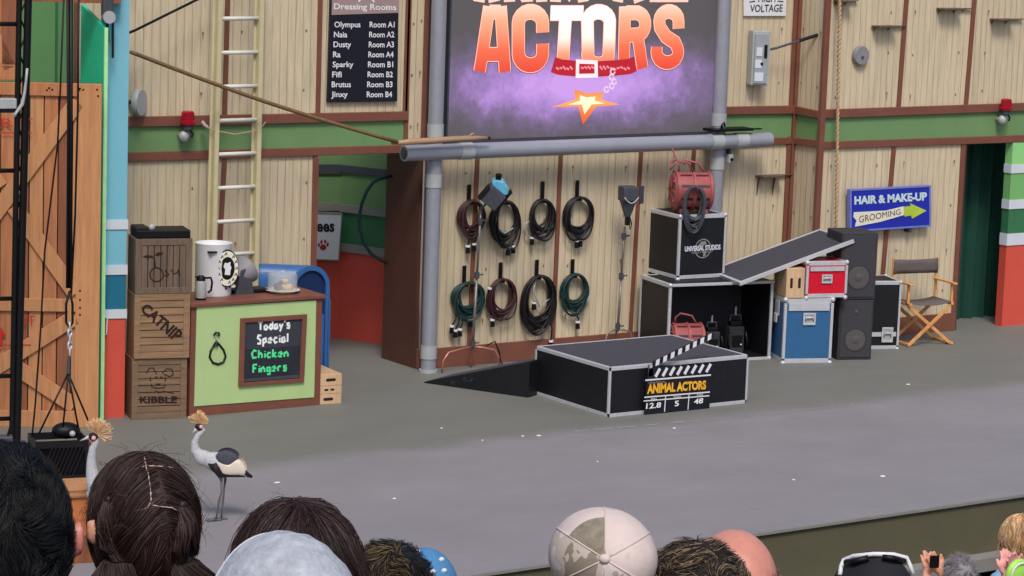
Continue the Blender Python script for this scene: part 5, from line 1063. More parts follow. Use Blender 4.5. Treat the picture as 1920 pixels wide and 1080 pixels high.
ribbon(b, g([ZC(*p) for p in [(1250, 940), (1240, 955), (1265, 975), (1255, 995), (1235, 985)]]), .010, .0045); ribbon(b, g([ZC(*p) for p in [(1285, 940), (1300, 975), (1330, 965), (1345, 935)]]), .010, .0045); ribbon(b, g([ZC(*p) for p in [(1345, 935), (1340, 975), (1352, 985)]]), .010, .0047)
b.build('sprout_drawing', M['ink'], t, fix=False)
F = Fr(C3.o+Vector((0, 0, h3+.004))+C3.x*.015+C3.y*.03, PH); t = F.thing('black_box', 'low black equipment box on top of the crate stack', 'box'); MB().box((0, 0, 0), (.53, .33, .075)).build('body', M['iron'], t, bevel=.008)
MB().box((.0, .05, .06), (.13, .3, .1)).build('control_block', M['black'], t, bevel=.006); MB().ell((.17, .12, .09), (.035, .03, .035), 14, 10).build('silver_knob', M['grey'], t, smooth=True)
# apple boxes next to the counter
F = Fr(fl(600, 759), 6); zt1 = F.f(600, 740)[1]; zt2 = F.f(600, 725)[1]; zt3 = F.f(601, 703)[1]; aw = F.f(640, 754)[0]
lab = ['plywood box with one hand slot, bottom of the stack beside the counter', 'thin plywood box with two small holes, middle of its stack', 'plywood box with one hand slot, topmost beside the counter']
for (z0, z1_, sl, lb) in ((0, zt1, [(aw*.38, (zt1)/2, .11, .032)], lab[0]), (zt1+.003, zt2, [(aw*.28, (zt2-zt1)/2, .045, .022), (aw*.56, (zt2-zt1)/2, .045, .022)], lab[1]), (zt2+.003, zt3, [(aw*.48, (zt3-zt2)/2, .11, .032)], lab[2])):
    applebox(Fr(F.o+Vector((0, 0, z0)), 6), aw, .5, z1_-z0, lb, sl, 'plywood boxes stacked beside the counter')
# blue plastic mailbox-shaped bin
F = Fr((at(560, 740, 24.9).x, 24.86, 0), -8); F = Fr(F.o, 0)
xL = F.f(545, 600)[0]; xR = F.f(616, 600)[0]; ztop_ = F.f(585, 498)[1]
t = F.thing('blue_mailbox', 'rounded blue plastic letter box standing behind the counter', 'letter box')
def arch(x0, x1, zt, k=0): r_ = (x1-x0)/2; c_ = (x0+x1)/2; return [(x0, .02)]+[(c_-r_*cos(radians(a)), zt-r_+r_*sin(radians(a))) for a in range(0, 181, 12)]+[(x1, .02)]
O_ = arch(xL, xR, ztop_); I_ = arch(xL+.045, xR-.045, ztop_-.05)
MB().ring(O_, I_, -.01, .03).build('door_rim', M['mail'], t, smooth='auto'); MB().prism(I_, .02, .026).build('inner_panel', M['mailin'], t)
# body swept back and to the left
sh = Vector((F.f(490, 600, .0)[0]-F.f(556, 600, 0)[0], .28))
b = MB(); m_ = len(O_); b.add([(x, .031, z) for x, z in O_]+[(x+sh.x, .031+sh.y, z-.0) for x, z in O_], [tuple(range(m_)), tuple(reversed(range(m_, 2*m_)))]+[(i, i+m_, i+m_+1, i+1) for i in range(m_-1)]); b.build('body', M['mail'], t, smooth='auto', fix=True)
MB().prism([(xL+.05, .03), (xR-.05, .03), (xR-.05, ztop_*.60), (xL+.05, ztop_*.60)], .005, .0195).build('lower_door', M['mail'], t)
MB().box((xR-.012, -.02, .05), (xR+.008, .0, ztop_*.72)).build('hinge_rib', M['mail'], t)
# ================================================================== LEFT EDGE: PILLAR, BARN DOOR, TRUSS
PB = fl(191, 784); F = Fr(PB, 16); pw = F.f(233, 779)[0]
t = F.thing('striped_pillar', 'light blue, teal and orange banded pillar left of the crates', 'pillar')
z = lambda y: F.f(212, y)[1]
for z0, z1_, mm, pr_ in [(0, z(597), M['orange'], 0), (z(597), z(580), M['trimw'], 1), (z(580), z(515), M['teal1'], 0), (z(515), z(497), M['trimw'], 1), (z(497), z(430), M['sky1'], 0), (z(430), z(412), M['trimw'], 1), (z(412), 4.6, M['sky1'], 0)]:
    e_ = .012 if pr_ else 0; MB().box((-e_, -e_, z0), (pw+e_, .3, z1_)).build('trim' if pr_ else 'painted_band', mm, t)
b = MB(); g = [F.f(x, y, -.02) for x, y in ((193, 594), (197, 594), (201, 597), (200, 627), (193, 628))]; b.tube([(p[0], -.02, p[1]) for p in g], .007, 6); b.build('wire_hook', M['white'], t, smooth=True)
# partition with pale edge and teal side
F = Fr(fl(188, 792)+Vector((0, -.0, 0)), 6); zt = F.f(199, 52)[1]; t = F.thing('green_partition', 'bright teal partition with a pale green edge behind the barn door', 'partition'); F2 = F
MB().box((0, 0, 0), (.035, .02, zt)).build('front_edge', M['pale'], t); yb_, zb2 = F.s_(152, 8, 0); MB().prism([(.021, 0), (yb_, 0), (yb_, zb2), (.021, zt)], 0, .035, plane='yz').build('side', M['teal'], t)
# rear green wall and beam
F = Fr(PB+Vector((-3.2, 1.9, 0)), 6); t = F.thing('back_wall', 'plain green wall seen above the barn door', 'wall'); zt = F.f(120, -60)[1]
MB().box((-1, 0, 0), (5.2, .08, zt)).build('panel', mat('back_wall_green', (98, 146, 96), .6, 0, .06, 1.5), t)  # one plain green over the whole panel
xx = F.f(103, 100)[0]; MB().box((xx, -.02, 0), (xx+.02, 0, zt)).build('seam', M['dgreen'], t)
# barn door
BD = Fr(fl(184, 802), 27)
def zf(y, x=100): return BD.f(x, y)[1]
t = BD.thing('barn_door', 'tall cedar barn door with diagonal braces behind the black truss', 'barn door')
ztp = zf(158, 190); xL = -1.75
n_ = 13; b = MB(); wd_ = -xL/n_
for i in range(n_): b.box((xL+i*wd_+.005, .03, 0), (xL+(i+1)*wd_-.005, .055, ztp), i % 3)
b.build('planks', [M['cedar'], M['cedar3'], M['cedar2']], t, bevel=.003)
MB().box((xL, .056, 0), (0, .07, ztp)).build('backing', M['slot'], t)
def stile(a, c, nm='stile', m='cedar2'): MB().box((a[0], 0, a[1]), (c[0], .029, c[1])).build(nm, M[m], t, bevel=.004)
x0_ = BD.f(143, 400)[0]; zt1 = zf(180); zm0, zm1 = zf(584, 80), zf(560, 80); 
stile((x0_, 0), (0, ztp)); stile((xL, 0), (xL-x0_*-1 if False else xL+(-x0_), ztp))
stile((xL-x0_, zt1), (x0_, ztp), 'top_rail', 'cedar'); stile((xL-x0_, zm0), (x0_, zm1), 'middle_rail'); stile((xL-x0_, 0), (x0_, .16), 'bottom_rail')
xa_, xb_ = xL-x0_, x0_
for (z0_, z1_) in ((zm1, zt1), (.16, zm0)):
    b = MB(); wb = .15
    zc_ = (z0_+z1_)/2
    b.bar((xa_, .014, z0_+.05), (xb_, .014, z1_-.05), wb, .028); b.build('brace', M['cedar2'], t, bevel=.004)
    b = MB(); mx_, mz_ = (xa_+xb_)/2, zc_; d_ = Vector((xb_-xa_, 0, -(z1_-z0_-.1))).normalized()
    b.bar((xa_, .014, z1_-.05), Vector((mx_, .014, mz_))-d_*.11, wb, .0278); b.bar(Vector((mx_, .014, mz_))+d_*.11, (xb_, .014, z0_+.05), wb, .0278); b.build('brace', M['cedar2'], t, bevel=.004)
b = MB()
for px, py in ((92, 165), (98, 168), (88, 169), (150, 166), (156, 168), (148, 169), (150, 545), (150, 562), (150, 577), (150, 590), (182, 168), (184, 180)):
    x, z_ = BD.f(px, py); b.ell((x, -.002, z_), (.010, .006, .010), 8, 5)
b.build('bolts', M['iron'], t)
redp = mat('red_stencil', (186, 40, 34), .7, bump=0)
b = MB(); ribbon(b, [BD.f(0, 647, -.003), BD.f(58, 647, -.003)], .012, -.003); ribbon(b, [BD.f(0, 249, -.003), BD.f(60, 249, -.003)], .012, -.0033)
P = [BD.f(*p, -.003) for p in ((-8, 645), (4, 645), (5, 630), (12, 630), (-2, 610), (-16, 630), (-8, 630))]; b.add([(x, -.0037, z_) for x, z_ in P], [tuple(range(7))])
b.build('red_marks', redp, t, fix=False)
letter('red_lettering', 'ST', [(40, 592), (66, 592), (66, 610), (40, 610)], BD, -.004, redp, t, .0); letter('red_lettering', 'R T', [(2, 222), (62, 222), (62, 238), (2, 238)], BD, -.004, redp, t, .0)
# upper hatch with beam
HB = Fr(BD.o, 27); t = thing('loft_hatch', 'cedar loft hatch at the upper left corner behind the truss', 'hatch', BD.o+BD.x*0, 27)
xh = HB.f(31, 80)[0]; zb_, = (HB.f(15, 150)[1],)
b = MB()
for i in range(5): b.box((xh-(i+1)*.17+.005, .03, zb_), (xh-i*.17-.005, .05, 4.7), i % 3)
b.build('planks', [M['cedar'], M['cedar3'], M['cedar2']], t, bevel=.003); MB().box((xh-.9, .0, zb_), (xh, .029, zb_+.14)).build('bottom_rail', M['cedar'], t, bevel=.004); MB().box((xh-.14, .0, zb_+.14), (xh, .029, 4.7)).build('stile', M['cedar3'], t, bevel=.004)
b = MB(); p = HB.f(14, 128); b.bar((p[0]+.02, .012, p[1]), (p[0]-.45, .012, p[1]+1.0), .12, .024); b.build('brace', M['cedar2'], t)
bz = HB.f(120, 8)[1]; F = Fr(BD.o, 27); o = MB().box((-1.8, .3, bz), (.16, .45, bz+.3)).build('cross_beam', M['cedar3'], None); o.location = BD.o; o.rotation_euler = (0, 0, radians(-27)); tag(o, 'reddish wooden beam along the top edge above the green wall', 'beam')
# black truss tower
TP = fl(28, 872); F = Fr(TP, 12); t = F.thing('lighting_truss', 'black steel truss tower in front of the barn door', 'truss'); TF_ = F
def chord(p0, p1, nm='chord', r=.026):
    a, c = F.f(*p0), F.f(*p1); k = (c[0]-a[0])/(c[1]-a[1]); x0 = a[0]-k*a[1]; MB().tube([(x0, 0, 0), (x0+k*4.6, 0, 4.6)], r, 12).build(nm, M['iron'], t, smooth='auto'); return x0, k
r1 = chord((27, 540), (36, 0)); r2 = chord((39, 540), (53, 0), r=.034); x0, k = r1
MB().tube([(x0-.42, 0, 0), (x0-.42+k*4.6, 0, 4.6)], .026, 12).build('chord', M['iron'], t, smooth='auto')
b = MB(); z_ = .2; s_ = 1
while z_ < 4.4:
    xa_ = r1[0]+r1[1]*z_; xb_ = r2[0]+r2[1]*(z_+.16); b.tube([(xa_, .0, z_), (xb_, .02, z_+.16)], .009, 6); b.tube([(xb_, .02, z_+.16), (r1[0]+r1[1]*(z_+.32), 0, z_+.32)], .009, 6); z_ += .32
b.build('lacing', M['iron'], t)
for py in (45, 705, 785, 560, 320): z_ = F.f(10, py)[1]; MB().tube([(x0-.42+k*z_, 0, z_), (x0+k*z_, 0, z_)], .02, 10).build('rung', M['iron'], t, smooth=True)
z_ = F.f(10, 195)[1]; MB().box((x0-.5, -.03, z_-.04), (x0+.02, .05, z_+.05)).build('clamp_box', M['grey'], t, bevel=.006); MB().box((x0-.5, -.028, z_-.075), (x0+.02, .05, z_-.045)).build('clamp_box_base', M['iron'], t)
b = MB(); P = [F.L(F.o+F.x*F.f(x, y, -.04)[0]+F.y*-.04+Vector((0, 0, F.f(x, y, -.04)[1]))) for x, y in ((51, 128), (49, 150), (46, 175), (42, 195), (30, 212), (26, 218))]; b.tube(P, [.012, .012, .014, .018, .014, .02], 8); b.build('strap', M['grey'], t, smooth=True)
# black gear at top beside the blue pillar
F = Fr(PB, 10); x, z_ = F.f(203, 20, -.15); t = thing('rigging_motor', 'grey rigging pulley hanging beside the blue pillar top', 'pulley', PB+F.x*x-F.y*.15+Vector((0, 0, z_)), 10)
MB().box((-.06, -.03, -.06), (.05, .06, .5)).build('housing', M['dkgrey'], t, bevel=.02); MB().lathe([(0, -.02), (.06, -.02), (.06, .02), (0, .02)], (0, -.03, -.06), 20, axis='y').build('sheave', M['grey'], t)
b = MB(); b.tube([(.045, 0, -.06), (.05, 0, -.45)], .012, 6); b.tube([(-.01, 0, -.1), (-.0, 0, -.3)], .014, 6); b.build('cable', M['iron'], t)
# cables and hoist
HY = 21.9; K = Fr(at(130, 690, 20.9))
def hp(x, y): p = at(x, y, K.o.y); return p
t = thing('hoist_cable', 'black hoist cable with shackle and chain holding the basket', 'hoist', hp(131, 560)); lo_ = t.location.copy(); g = lambda x, y, d=0: hp(x, y)-lo_+Vector((0, d, 0))
MB().tube([g(133, -40), g(133, 250), g(132, 540)], .017, 8).build('lift_cable', M['iron'], t, smooth=True); MB().tube([g(127, -40), g(128, 250), g(126, 540)], .012, 8).build('guide_cable', M['iron'], t, smooth=True)
MB().tube([g(148, -40), g(146, 200), g(141, 400), g(133, 560)], .009, 8).build('guide_cable', M['iron'], t, smooth=True); MB().tube([g(121, -40), g(113, 170), g(108, 270), g(84, 470), g(76, 620), g(66, 760), g(60, 820)], .008, 8).build('guide_cable', M['iron'], t, smooth=True)
MB().tube([g(131, 545), g(124, 570), g(124, 605), g(130, 615), g(136, 605), g(136, 570), g(131, 548)], .011, 8).build('shackle', M['iron'], t, smooth=True)
b = MB()
for i, y in enumerate((612, 624, 636, 648, 660)): b.tube([g(131+4*cos(a)*(1 if i % 2 else .3), y+8*sin(a), .01*cos(a)) for a in [2*pi*j/10 for j in range(11)]], .009, 6)
b.build('chain', M['alu'], t, smooth=True); MB().tube([g(130, 665), g(128, 700)], [.012, .018], 8).build('turnbuckle', M['dkgrey'], t)
bas = [(72, 812), (118, 800), (152, 812), (166, 790)]
b = MB()
for x, y in ((72, 815), (148, 808), (117, 812), (166, 790)): b.tube([g(128, 700), g(x, y)], .008, 6)
b.build('sling', M['iron'], t, smooth=True)
# milk crate basket
P = hp(66, 905); G_ = Fr(P, 14); w_ = G_.f(166, 900)[0]; hz = G_.f(80, 828)[1]; t = G_.thing('plastic_basket', 'black plastic basket hanging from the hoist slings', 'basket')
b = MB(); dp = .36
for z0_, z1_ in ((0, .05), (hz-.06, hz)): b.box((0, 0, z0_), (w_, .012, z1_)); b.box((0, dp-.012, z0_), (w_, dp, z1_)); b.box((0, .012, z0_), (.012, dp-.012, z1_)); b.box((w_-.012, .012, z0_), (w_, dp-.012, z1_))
for x in (0, w_-.03): b.box((x, .001, .05), (x+.03, .013, hz-.06)); b.box((x, dp-.012, .05), (x+.03, dp-.001, hz-.06))
i = 0; x = .04
while x < w_-.1: b.bar((x, .006, .05), (x+.1, .006, hz-.06), .010, .009); x += .034
for yy in (.1, .2, .3):
    for x in (.006, w_-.006): b.bar((x, yy, .05), (x, yy+.03, hz-.06), .012, .009, (1, 0, 0))
b.box((.012, .012, 0), (w_-.012, dp-.012, .012)); b.build('lattice', M['rubber'], t); MB().box((.016, .05, .014), (w_-.016, dp-.03, hz-.07)).build('load', M['iron'], t)
o = MB().ell((w_*.62, .12, hz+.06), (.12, .09, .07), 18, 12).build('cargo_bundle', M['iron'], None, smooth=True); o.location = P; o.rotation_euler = (0, 0, radians(-14)); tag(o, 'black bundle lying in the top of the plastic basket', 'bundle')
o = MB().ell((w_*.70, .03, hz+.05), (.026,)*3, 12, 8).build('silver_ball', M['grey'], None, smooth=True); o.location = P; o.rotation_euler = (0, 0, radians(-14)); tag(o, 'small silver ball on the black bundle in the basket', 'ball')
# wooden box below
zt_ = .58; P = fl(112, 922, zt_); P.z = 0; G_ = Fr(P, 12); w_ = .42; t = G_.thing('plank_box', 'orange brown wooden box with a pale rim under the basket', 'box')
MB().box((.0, .0, 0), (w_, .42, zt_-.05)).build('body', M['plank'], t, bevel=.004); MB().ring([(-.0, zt_-.05), (w_, zt_-.05), (w_, zt_), (0, zt_)], [(.01, zt_-.04), (w_-.01, zt_-.04), (w_-.01, zt_-.01), (.01, zt_-.01)], -.02, .0).build('rim_lip', M['cedar2'], t)
MB().box((-.015, -.02, zt_-.05), (w_+.015, .44, zt_)).build('rim', M['cedar2'], t, bevel=.004)
MB().box((.0, -.012, 0), (w_, -.001, .22)).build('lower_board', M['cedar3'], t, bevel=.003)
# crates' neighbour: small silver lamp at the bottom left edge
P = at(10, 828, 21.0); t = thing('work_lamp', 'small silver work lamp clamped at the left edge of the truss', 'lamp', P, 20)
MB().box((-.1, -.05, -.08), (.06, .06, .05)).build('housing', M['dkgrey'], t, bevel=.01); MB().ell((-.03, -.05, -.02), (.04, .02, .035), 12, 8).build('reflector', M['alu'], t, smooth=True); MB().tube([(.02, 0, .05), (.06, .0, .2)], .010, 6).build('arm', M['iron'], t)
# ================================================================== LIVING THINGS
def remeshed(name, b, vox, mats, pick=None, smooth=4, parent=None):
    o = b.build('tmp', [], None, fix=False); o.data.materials.clear()
    m = o.modifiers.new('r', 'REMESH'); m.mode = 'VOXEL'; m.voxel_size = vox; m.use_smooth_shade = True
    s = o.modifiers.new('s', 'SMOOTH'); s.iterations = smooth; s.factor = .5
    bpy.context.view_layer.update()
    me = bpy.data.meshes.new_from_object(o.evaluated_get(bpy.context.evaluated_depsgraph_get())); bpy.data.objects.remove(o)
    for x in mats: me.materials.append(x)
    if pick: me.polygons.foreach_set('material_index', [pick(p.center) for p in me.polygons])
    me.polygons.foreach_set('use_smooth', [True]*len(me.polygons))
    q = bpy.data.objects.new(name, me); col.objects.link(q)
    if parent: q.parent = parent
    return q
def limb(b, pts, rs, n=14):
    P = [Vector(p) for p in pts]; out = []; rr = []
    for i in range(len(P)-1):
        for j in range(4): u = j/4; out.append(P[i].lerp(P[i+1], u)); rr.append(rs[i]*(1-u)+rs[i+1]*u)
    out.append(P[-1]); rr.append(rs[-1]); b.tube(out, rr, n)
    for p, r in ((P[0], rs[0]), (P[-1], rs[-1])): b.ell(p, (r, r, r), n, 8)
    for p, r in zip(P[1:-1], rs[1:-1]): b.ell(p, (r, r, r), n, 8)
# ---------------------------------------------------------------- crowned cranes
C_grey = mat('crane_grey', (184, 185, 190), .9, 0, .16, 70, .8); C_dk = mat('crane_slate', (72, 74, 88), .85, 0, .15, 50, .5)
C_wh = mat('crane_white', (228, 216, 200), .9, 0, .12, 60, .8, (1, 1, 5)); C_bl = mat('crane_black', (26, 20, 26), .6, 0, .2, 30, .2); C_mar = mat('crane_maroon', (112, 22, 42), .7)
C_pk = mat('crane_cheek', (238, 168, 176), .6, 0, .06, 30, .1); C_leg = mat('crane_leg', (92, 92, 96), .6); C_gold = mat('crane_crest', (226, 186, 138), .8, 0, .12, 30); C_bill = mat('crane_bill', (190, 192, 190), .4)
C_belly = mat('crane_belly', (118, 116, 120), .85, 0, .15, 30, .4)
def crane(F, Z_, label, data, foot2):
    g = lambda u, v, d=0.0: (lambda q: Vector((q[0], d, q[1])))(F.f(*Z_(u, v), d))
    sc = (g(100, 0)-g(0, 0)).length/100; EN = 1.10      # metres per unit
    t = F.thing('crowned_crane', label, 'crane', 'crowned cranes walking on the stage')
    b = MB(); D = data
    limb(b, [g(*p) for p in D['neck']], [r*sc for r in D['neck_r']])
    for (u, v, a, c_, rot) in D['body']:
        b.ell(g(u, v), (a*sc, c_*sc*.9, c_*sc), 24, 16, 0, Matrix.Rotation(radians(-rot) if False else radians(rot), 3, 'Y'))
    b.ell(g(*D['head']), (D['hr']*sc, D['hr']*sc*.7, D['hr']*sc*.85), 18, 12)
    for (p, r_) in D['thigh']: limb(b, [g(*q[:2], q[2]) for q in p], [x*sc for x in r_])
    hd_ = g(*D['head']); 
    def pk(c):
        d = (c-hd_).length
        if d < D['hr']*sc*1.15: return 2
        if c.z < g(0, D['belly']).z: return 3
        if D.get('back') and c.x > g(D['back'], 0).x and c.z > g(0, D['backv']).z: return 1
        return 0
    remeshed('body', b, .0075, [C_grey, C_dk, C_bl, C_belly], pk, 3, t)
    b = MB(); hr = D['hr']*sc
    ck = g(*D['cheek']); 
    for s_ in (-1, 1): b.ell((ck.x, s_*hr*.52, ck.z), (hr*.48, hr*.3, hr*.5), 14, 10)
    b.build('cheek', C_pk, t, smooth=True)
    w_ = g(*D['wattle']); MB().ell(w_, (hr*.35, hr*.4, hr*.45), 12, 8).build('wattle', C_mar, t, smooth=True)
    MB().tube([g(*p) for p in D['bill']], [hr*.38, hr*.24, hr*.08], 10).build('bill', C_bill, t, smooth=True)
    b = MB(); o_ = g(*D['crest_o'])
    for i in range(110):
        u = random.random(); k = int(u*(len(D['crest'])-1)); f = u*(len(D['crest'])-1)-k; a, c_ = D['crest'][k], D['crest'][k+1]
        e = g(a[0]+(c_[0]-a[0])*f, a[1]+(c_[1]-a[1])*f, 0); dd = e-o_; e = o_+dd*random.uniform(.75, 1.08)+Vector((0, random.uniform(-.55, .55)*dd.length, 0)); e = o_+(e-o_).normalized()*dd.length*random.uniform(.82, 1.06)
        m_ = o_.lerp(e, .5)+Vector((random.uniform(-.004, .004), 0, random.uniform(-.004, .004))); b.tube([o_+(e-o_)*.05, m_, e], [.0016, .0022, .0030], 4)
    b.build('crest', C_gold, t)
    for s_ in (-1, 1):
        if 'wing_w' in D:
            y0 = D['wy']*sc*s_
            def plate(P, dy, th):
                bb = MB(); n_ = len(P); c_ = (sum(p[0] for p in P)/n_, sum(p[1] for p in P)/n_); vs = [g(c_[0]+(p[0]-c_[0])*EN, c_[1]+(p[1]-c_[1])*EN) for p in P]; vs = [Vector((v.x, y0+s_*dy*.2, v.z)) for v in vs]
                m1 = [Vector(((v.x*.75+g(*c_).x*.25), y0+s_*(dy+th*.8), (v.z*.75+g(*c_).z*.25))) for v in vs]; cc = Vector((g(*c_).x, y0+s_*(dy+th), g(*c_).z))
                bb.add(vs+m1+[cc], [(i, (i+1) % n_, n_+(i+1) % n_, n_+i) for i in range(n_)]+[(n_+i, n_+(i+1) % n_, 2*n_) for i in range(n_)]); return bb
            o1 = plate(D['wing_w'], .006, .02).build('white_wing_patch', C_wh, t, smooth=True)
            o2 = plate(D['wing_d'], .004, .012).build('wing_coverts', C_dk, t, smooth=True)
            for q_ in (o1, o2): sd_ = q_.modifiers.new('sub', 'SUBSURF'); sd_.levels = 1; sd_.render_levels = 1
            b = plate(D['wing_p'], .003, .012); b.build('flight_feathers', C_bl, t, smooth=True)
    if 'tail' in D:
        b = MB()
        for k in range(9): s_ = (k-4)/4; a, c_ = g(*D['tail'][0]), g(*D['tail'][1]); b.bar(a+Vector((0, s_*.02, .01)), c_+Vector((-abs(s_)*.03, s_*.035, abs(s_)*.012)), .022, .006, (0, 1, .2))
        b.build('tail', C_bl, t)
    for k, lg in enumerate(D['legs']):
        P = [g(u, v, d) for u, v, d in lg]; ft = P[-1]; P[-1] = Vector((ft.x, ft.y, .012))
        MB().tube(P, [.012, .007, .010, .0065, .0065, .008][:len(P)] if len(P) <= 6 else .009, 8).build('leg', C_leg, t, smooth=True)
        b = MB(); ft = P[-1]
        for a in (150, 180, 215, 20): b.tube([ft, ft+Vector((cos(radians(a))*.05, sin(radians(a))*.05, -.0)), ft+Vector((cos(radians(a))*.085*(.6 if a == 20 else 1), sin(radians(a))*.085*(.6 if a == 20 else 1), -.008))], [.008, .0065, .004], 6)
        b.build('foot', C_leg, t, smooth=True)
F = Fr(fl(412, 976), 34.2)
Z2 = lambda u, v: (320+u/4.695, 760+v/4.695)
crane(F, Z2, 'grey crowned crane with white wing walking in the open, full body visible', dict(
    neck=[(262, 190), (288, 220), (240, 268), (212, 330), (216, 395), (262, 450)], neck_r=[22, 20, 27, 33, 42, 60],
    body=[(290, 465, 85, 72, 18), (400, 500, 120, 88, 14), (500, 535, 110, 70, 14), (590, 570, 70, 40, 22)], head=(248, 188), hr=36, cheek=(270, 186), wattle=(262, 222), bill=[(225, 205), (208, 226), (188, 248)],
    thigh=[([(420, 560, -.02), (445, 660, -.02)], (46, 13)), ([(450, 560, .025), (482, 650, .03)], (44, 12))], belly=578, back=430, backv=470,
    crest_o=(278, 165), crest=[(152, 128), (165, 95), (205, 72), (235, 45), (275, 50), (305, 85), (335, 118), (335, 160)],
    wy=68, wing_w=[(405, 462), (440, 495), (520, 522), (560, 480), (600, 458), (640, 500), (668, 590), (600, 602), (470, 600), (440, 570)], wing_d=[(395, 430), (450, 392), (520, 388), (575, 420), (600, 455), (560, 490), (520, 522), (440, 492)],
    wing_p=[(345, 505), (380, 488), (405, 480), (440, 575), (470, 602), (640, 600), (650, 612), (430, 612), (370, 550)],
    tail=((630, 575), (718, 632)), legs=[[(446, 650, -.02), (448, 760, -.02), (424, 850, -.03), (412, 930, -.03), (398, 1005, -.03)], [(482, 645, .03), (470, 740, .03), (462, 830, .02), (452, 920, .02), (446, 1022, .02)]]), None)
F = Fr(fl(206, 1072), 34.2)
Z1 = lambda u, v: (100+u/6.75, 760+v/6.75)
crane(F, Z1, 'crowned crane with upright neck and fanned crest beside the plastic basket', dict(
    neck=[(525, 400), (538, 470), (500, 560), (482, 680), (485, 800), (505, 960), (560, 1100)], neck_r=[42, 44, 52, 58, 72, 95, 125],
    body=[(600, 1150, 190, 150, 25), (760, 1220, 210, 140, 20), (930, 1300, 150, 90, 25)], head=(500, 395), hr=62, cheek=(515, 408), wattle=(462, 490), bill=[(455, 395), (410, 420), (340, 448)],
    thigh=[([(680, 1270, -.03), (700, 1480, -.03)], (80, 24)), ([(740, 1270, .03), (760, 1480, .03)], (80, 24))], belly=1300, back=760, backv=1150,
    crest_o=(560, 370), crest=[(410, 250), (440, 180), (520, 165), (590, 160), (670, 180), (730, 240), (765, 310), (755, 380), (735, 430), (690, 480)],
    wy=120, wing_w=[(700, 1150), (800, 1200), (950, 1180), (1060, 1340), (780, 1340), (720, 1270)], wing_d=[(640, 1080), (760, 1010), (900, 1060), (960, 1180), (800, 1210), (700, 1150)], wing_p=[(620, 1180), (700, 1180), (780, 1340), (1040, 1345), (1000, 1365), (700, 1350)],
    tail=((1030, 1330), (1150, 1440)), legs=[[(700, 1470, -.03), (705, 1700, -.03), (690, 1900, -.03), (690, 2100, -.03)], [(760, 1470, .03), (750, 1700, .03), (760, 1900, .03), (750, 2100, .03)]]), None)
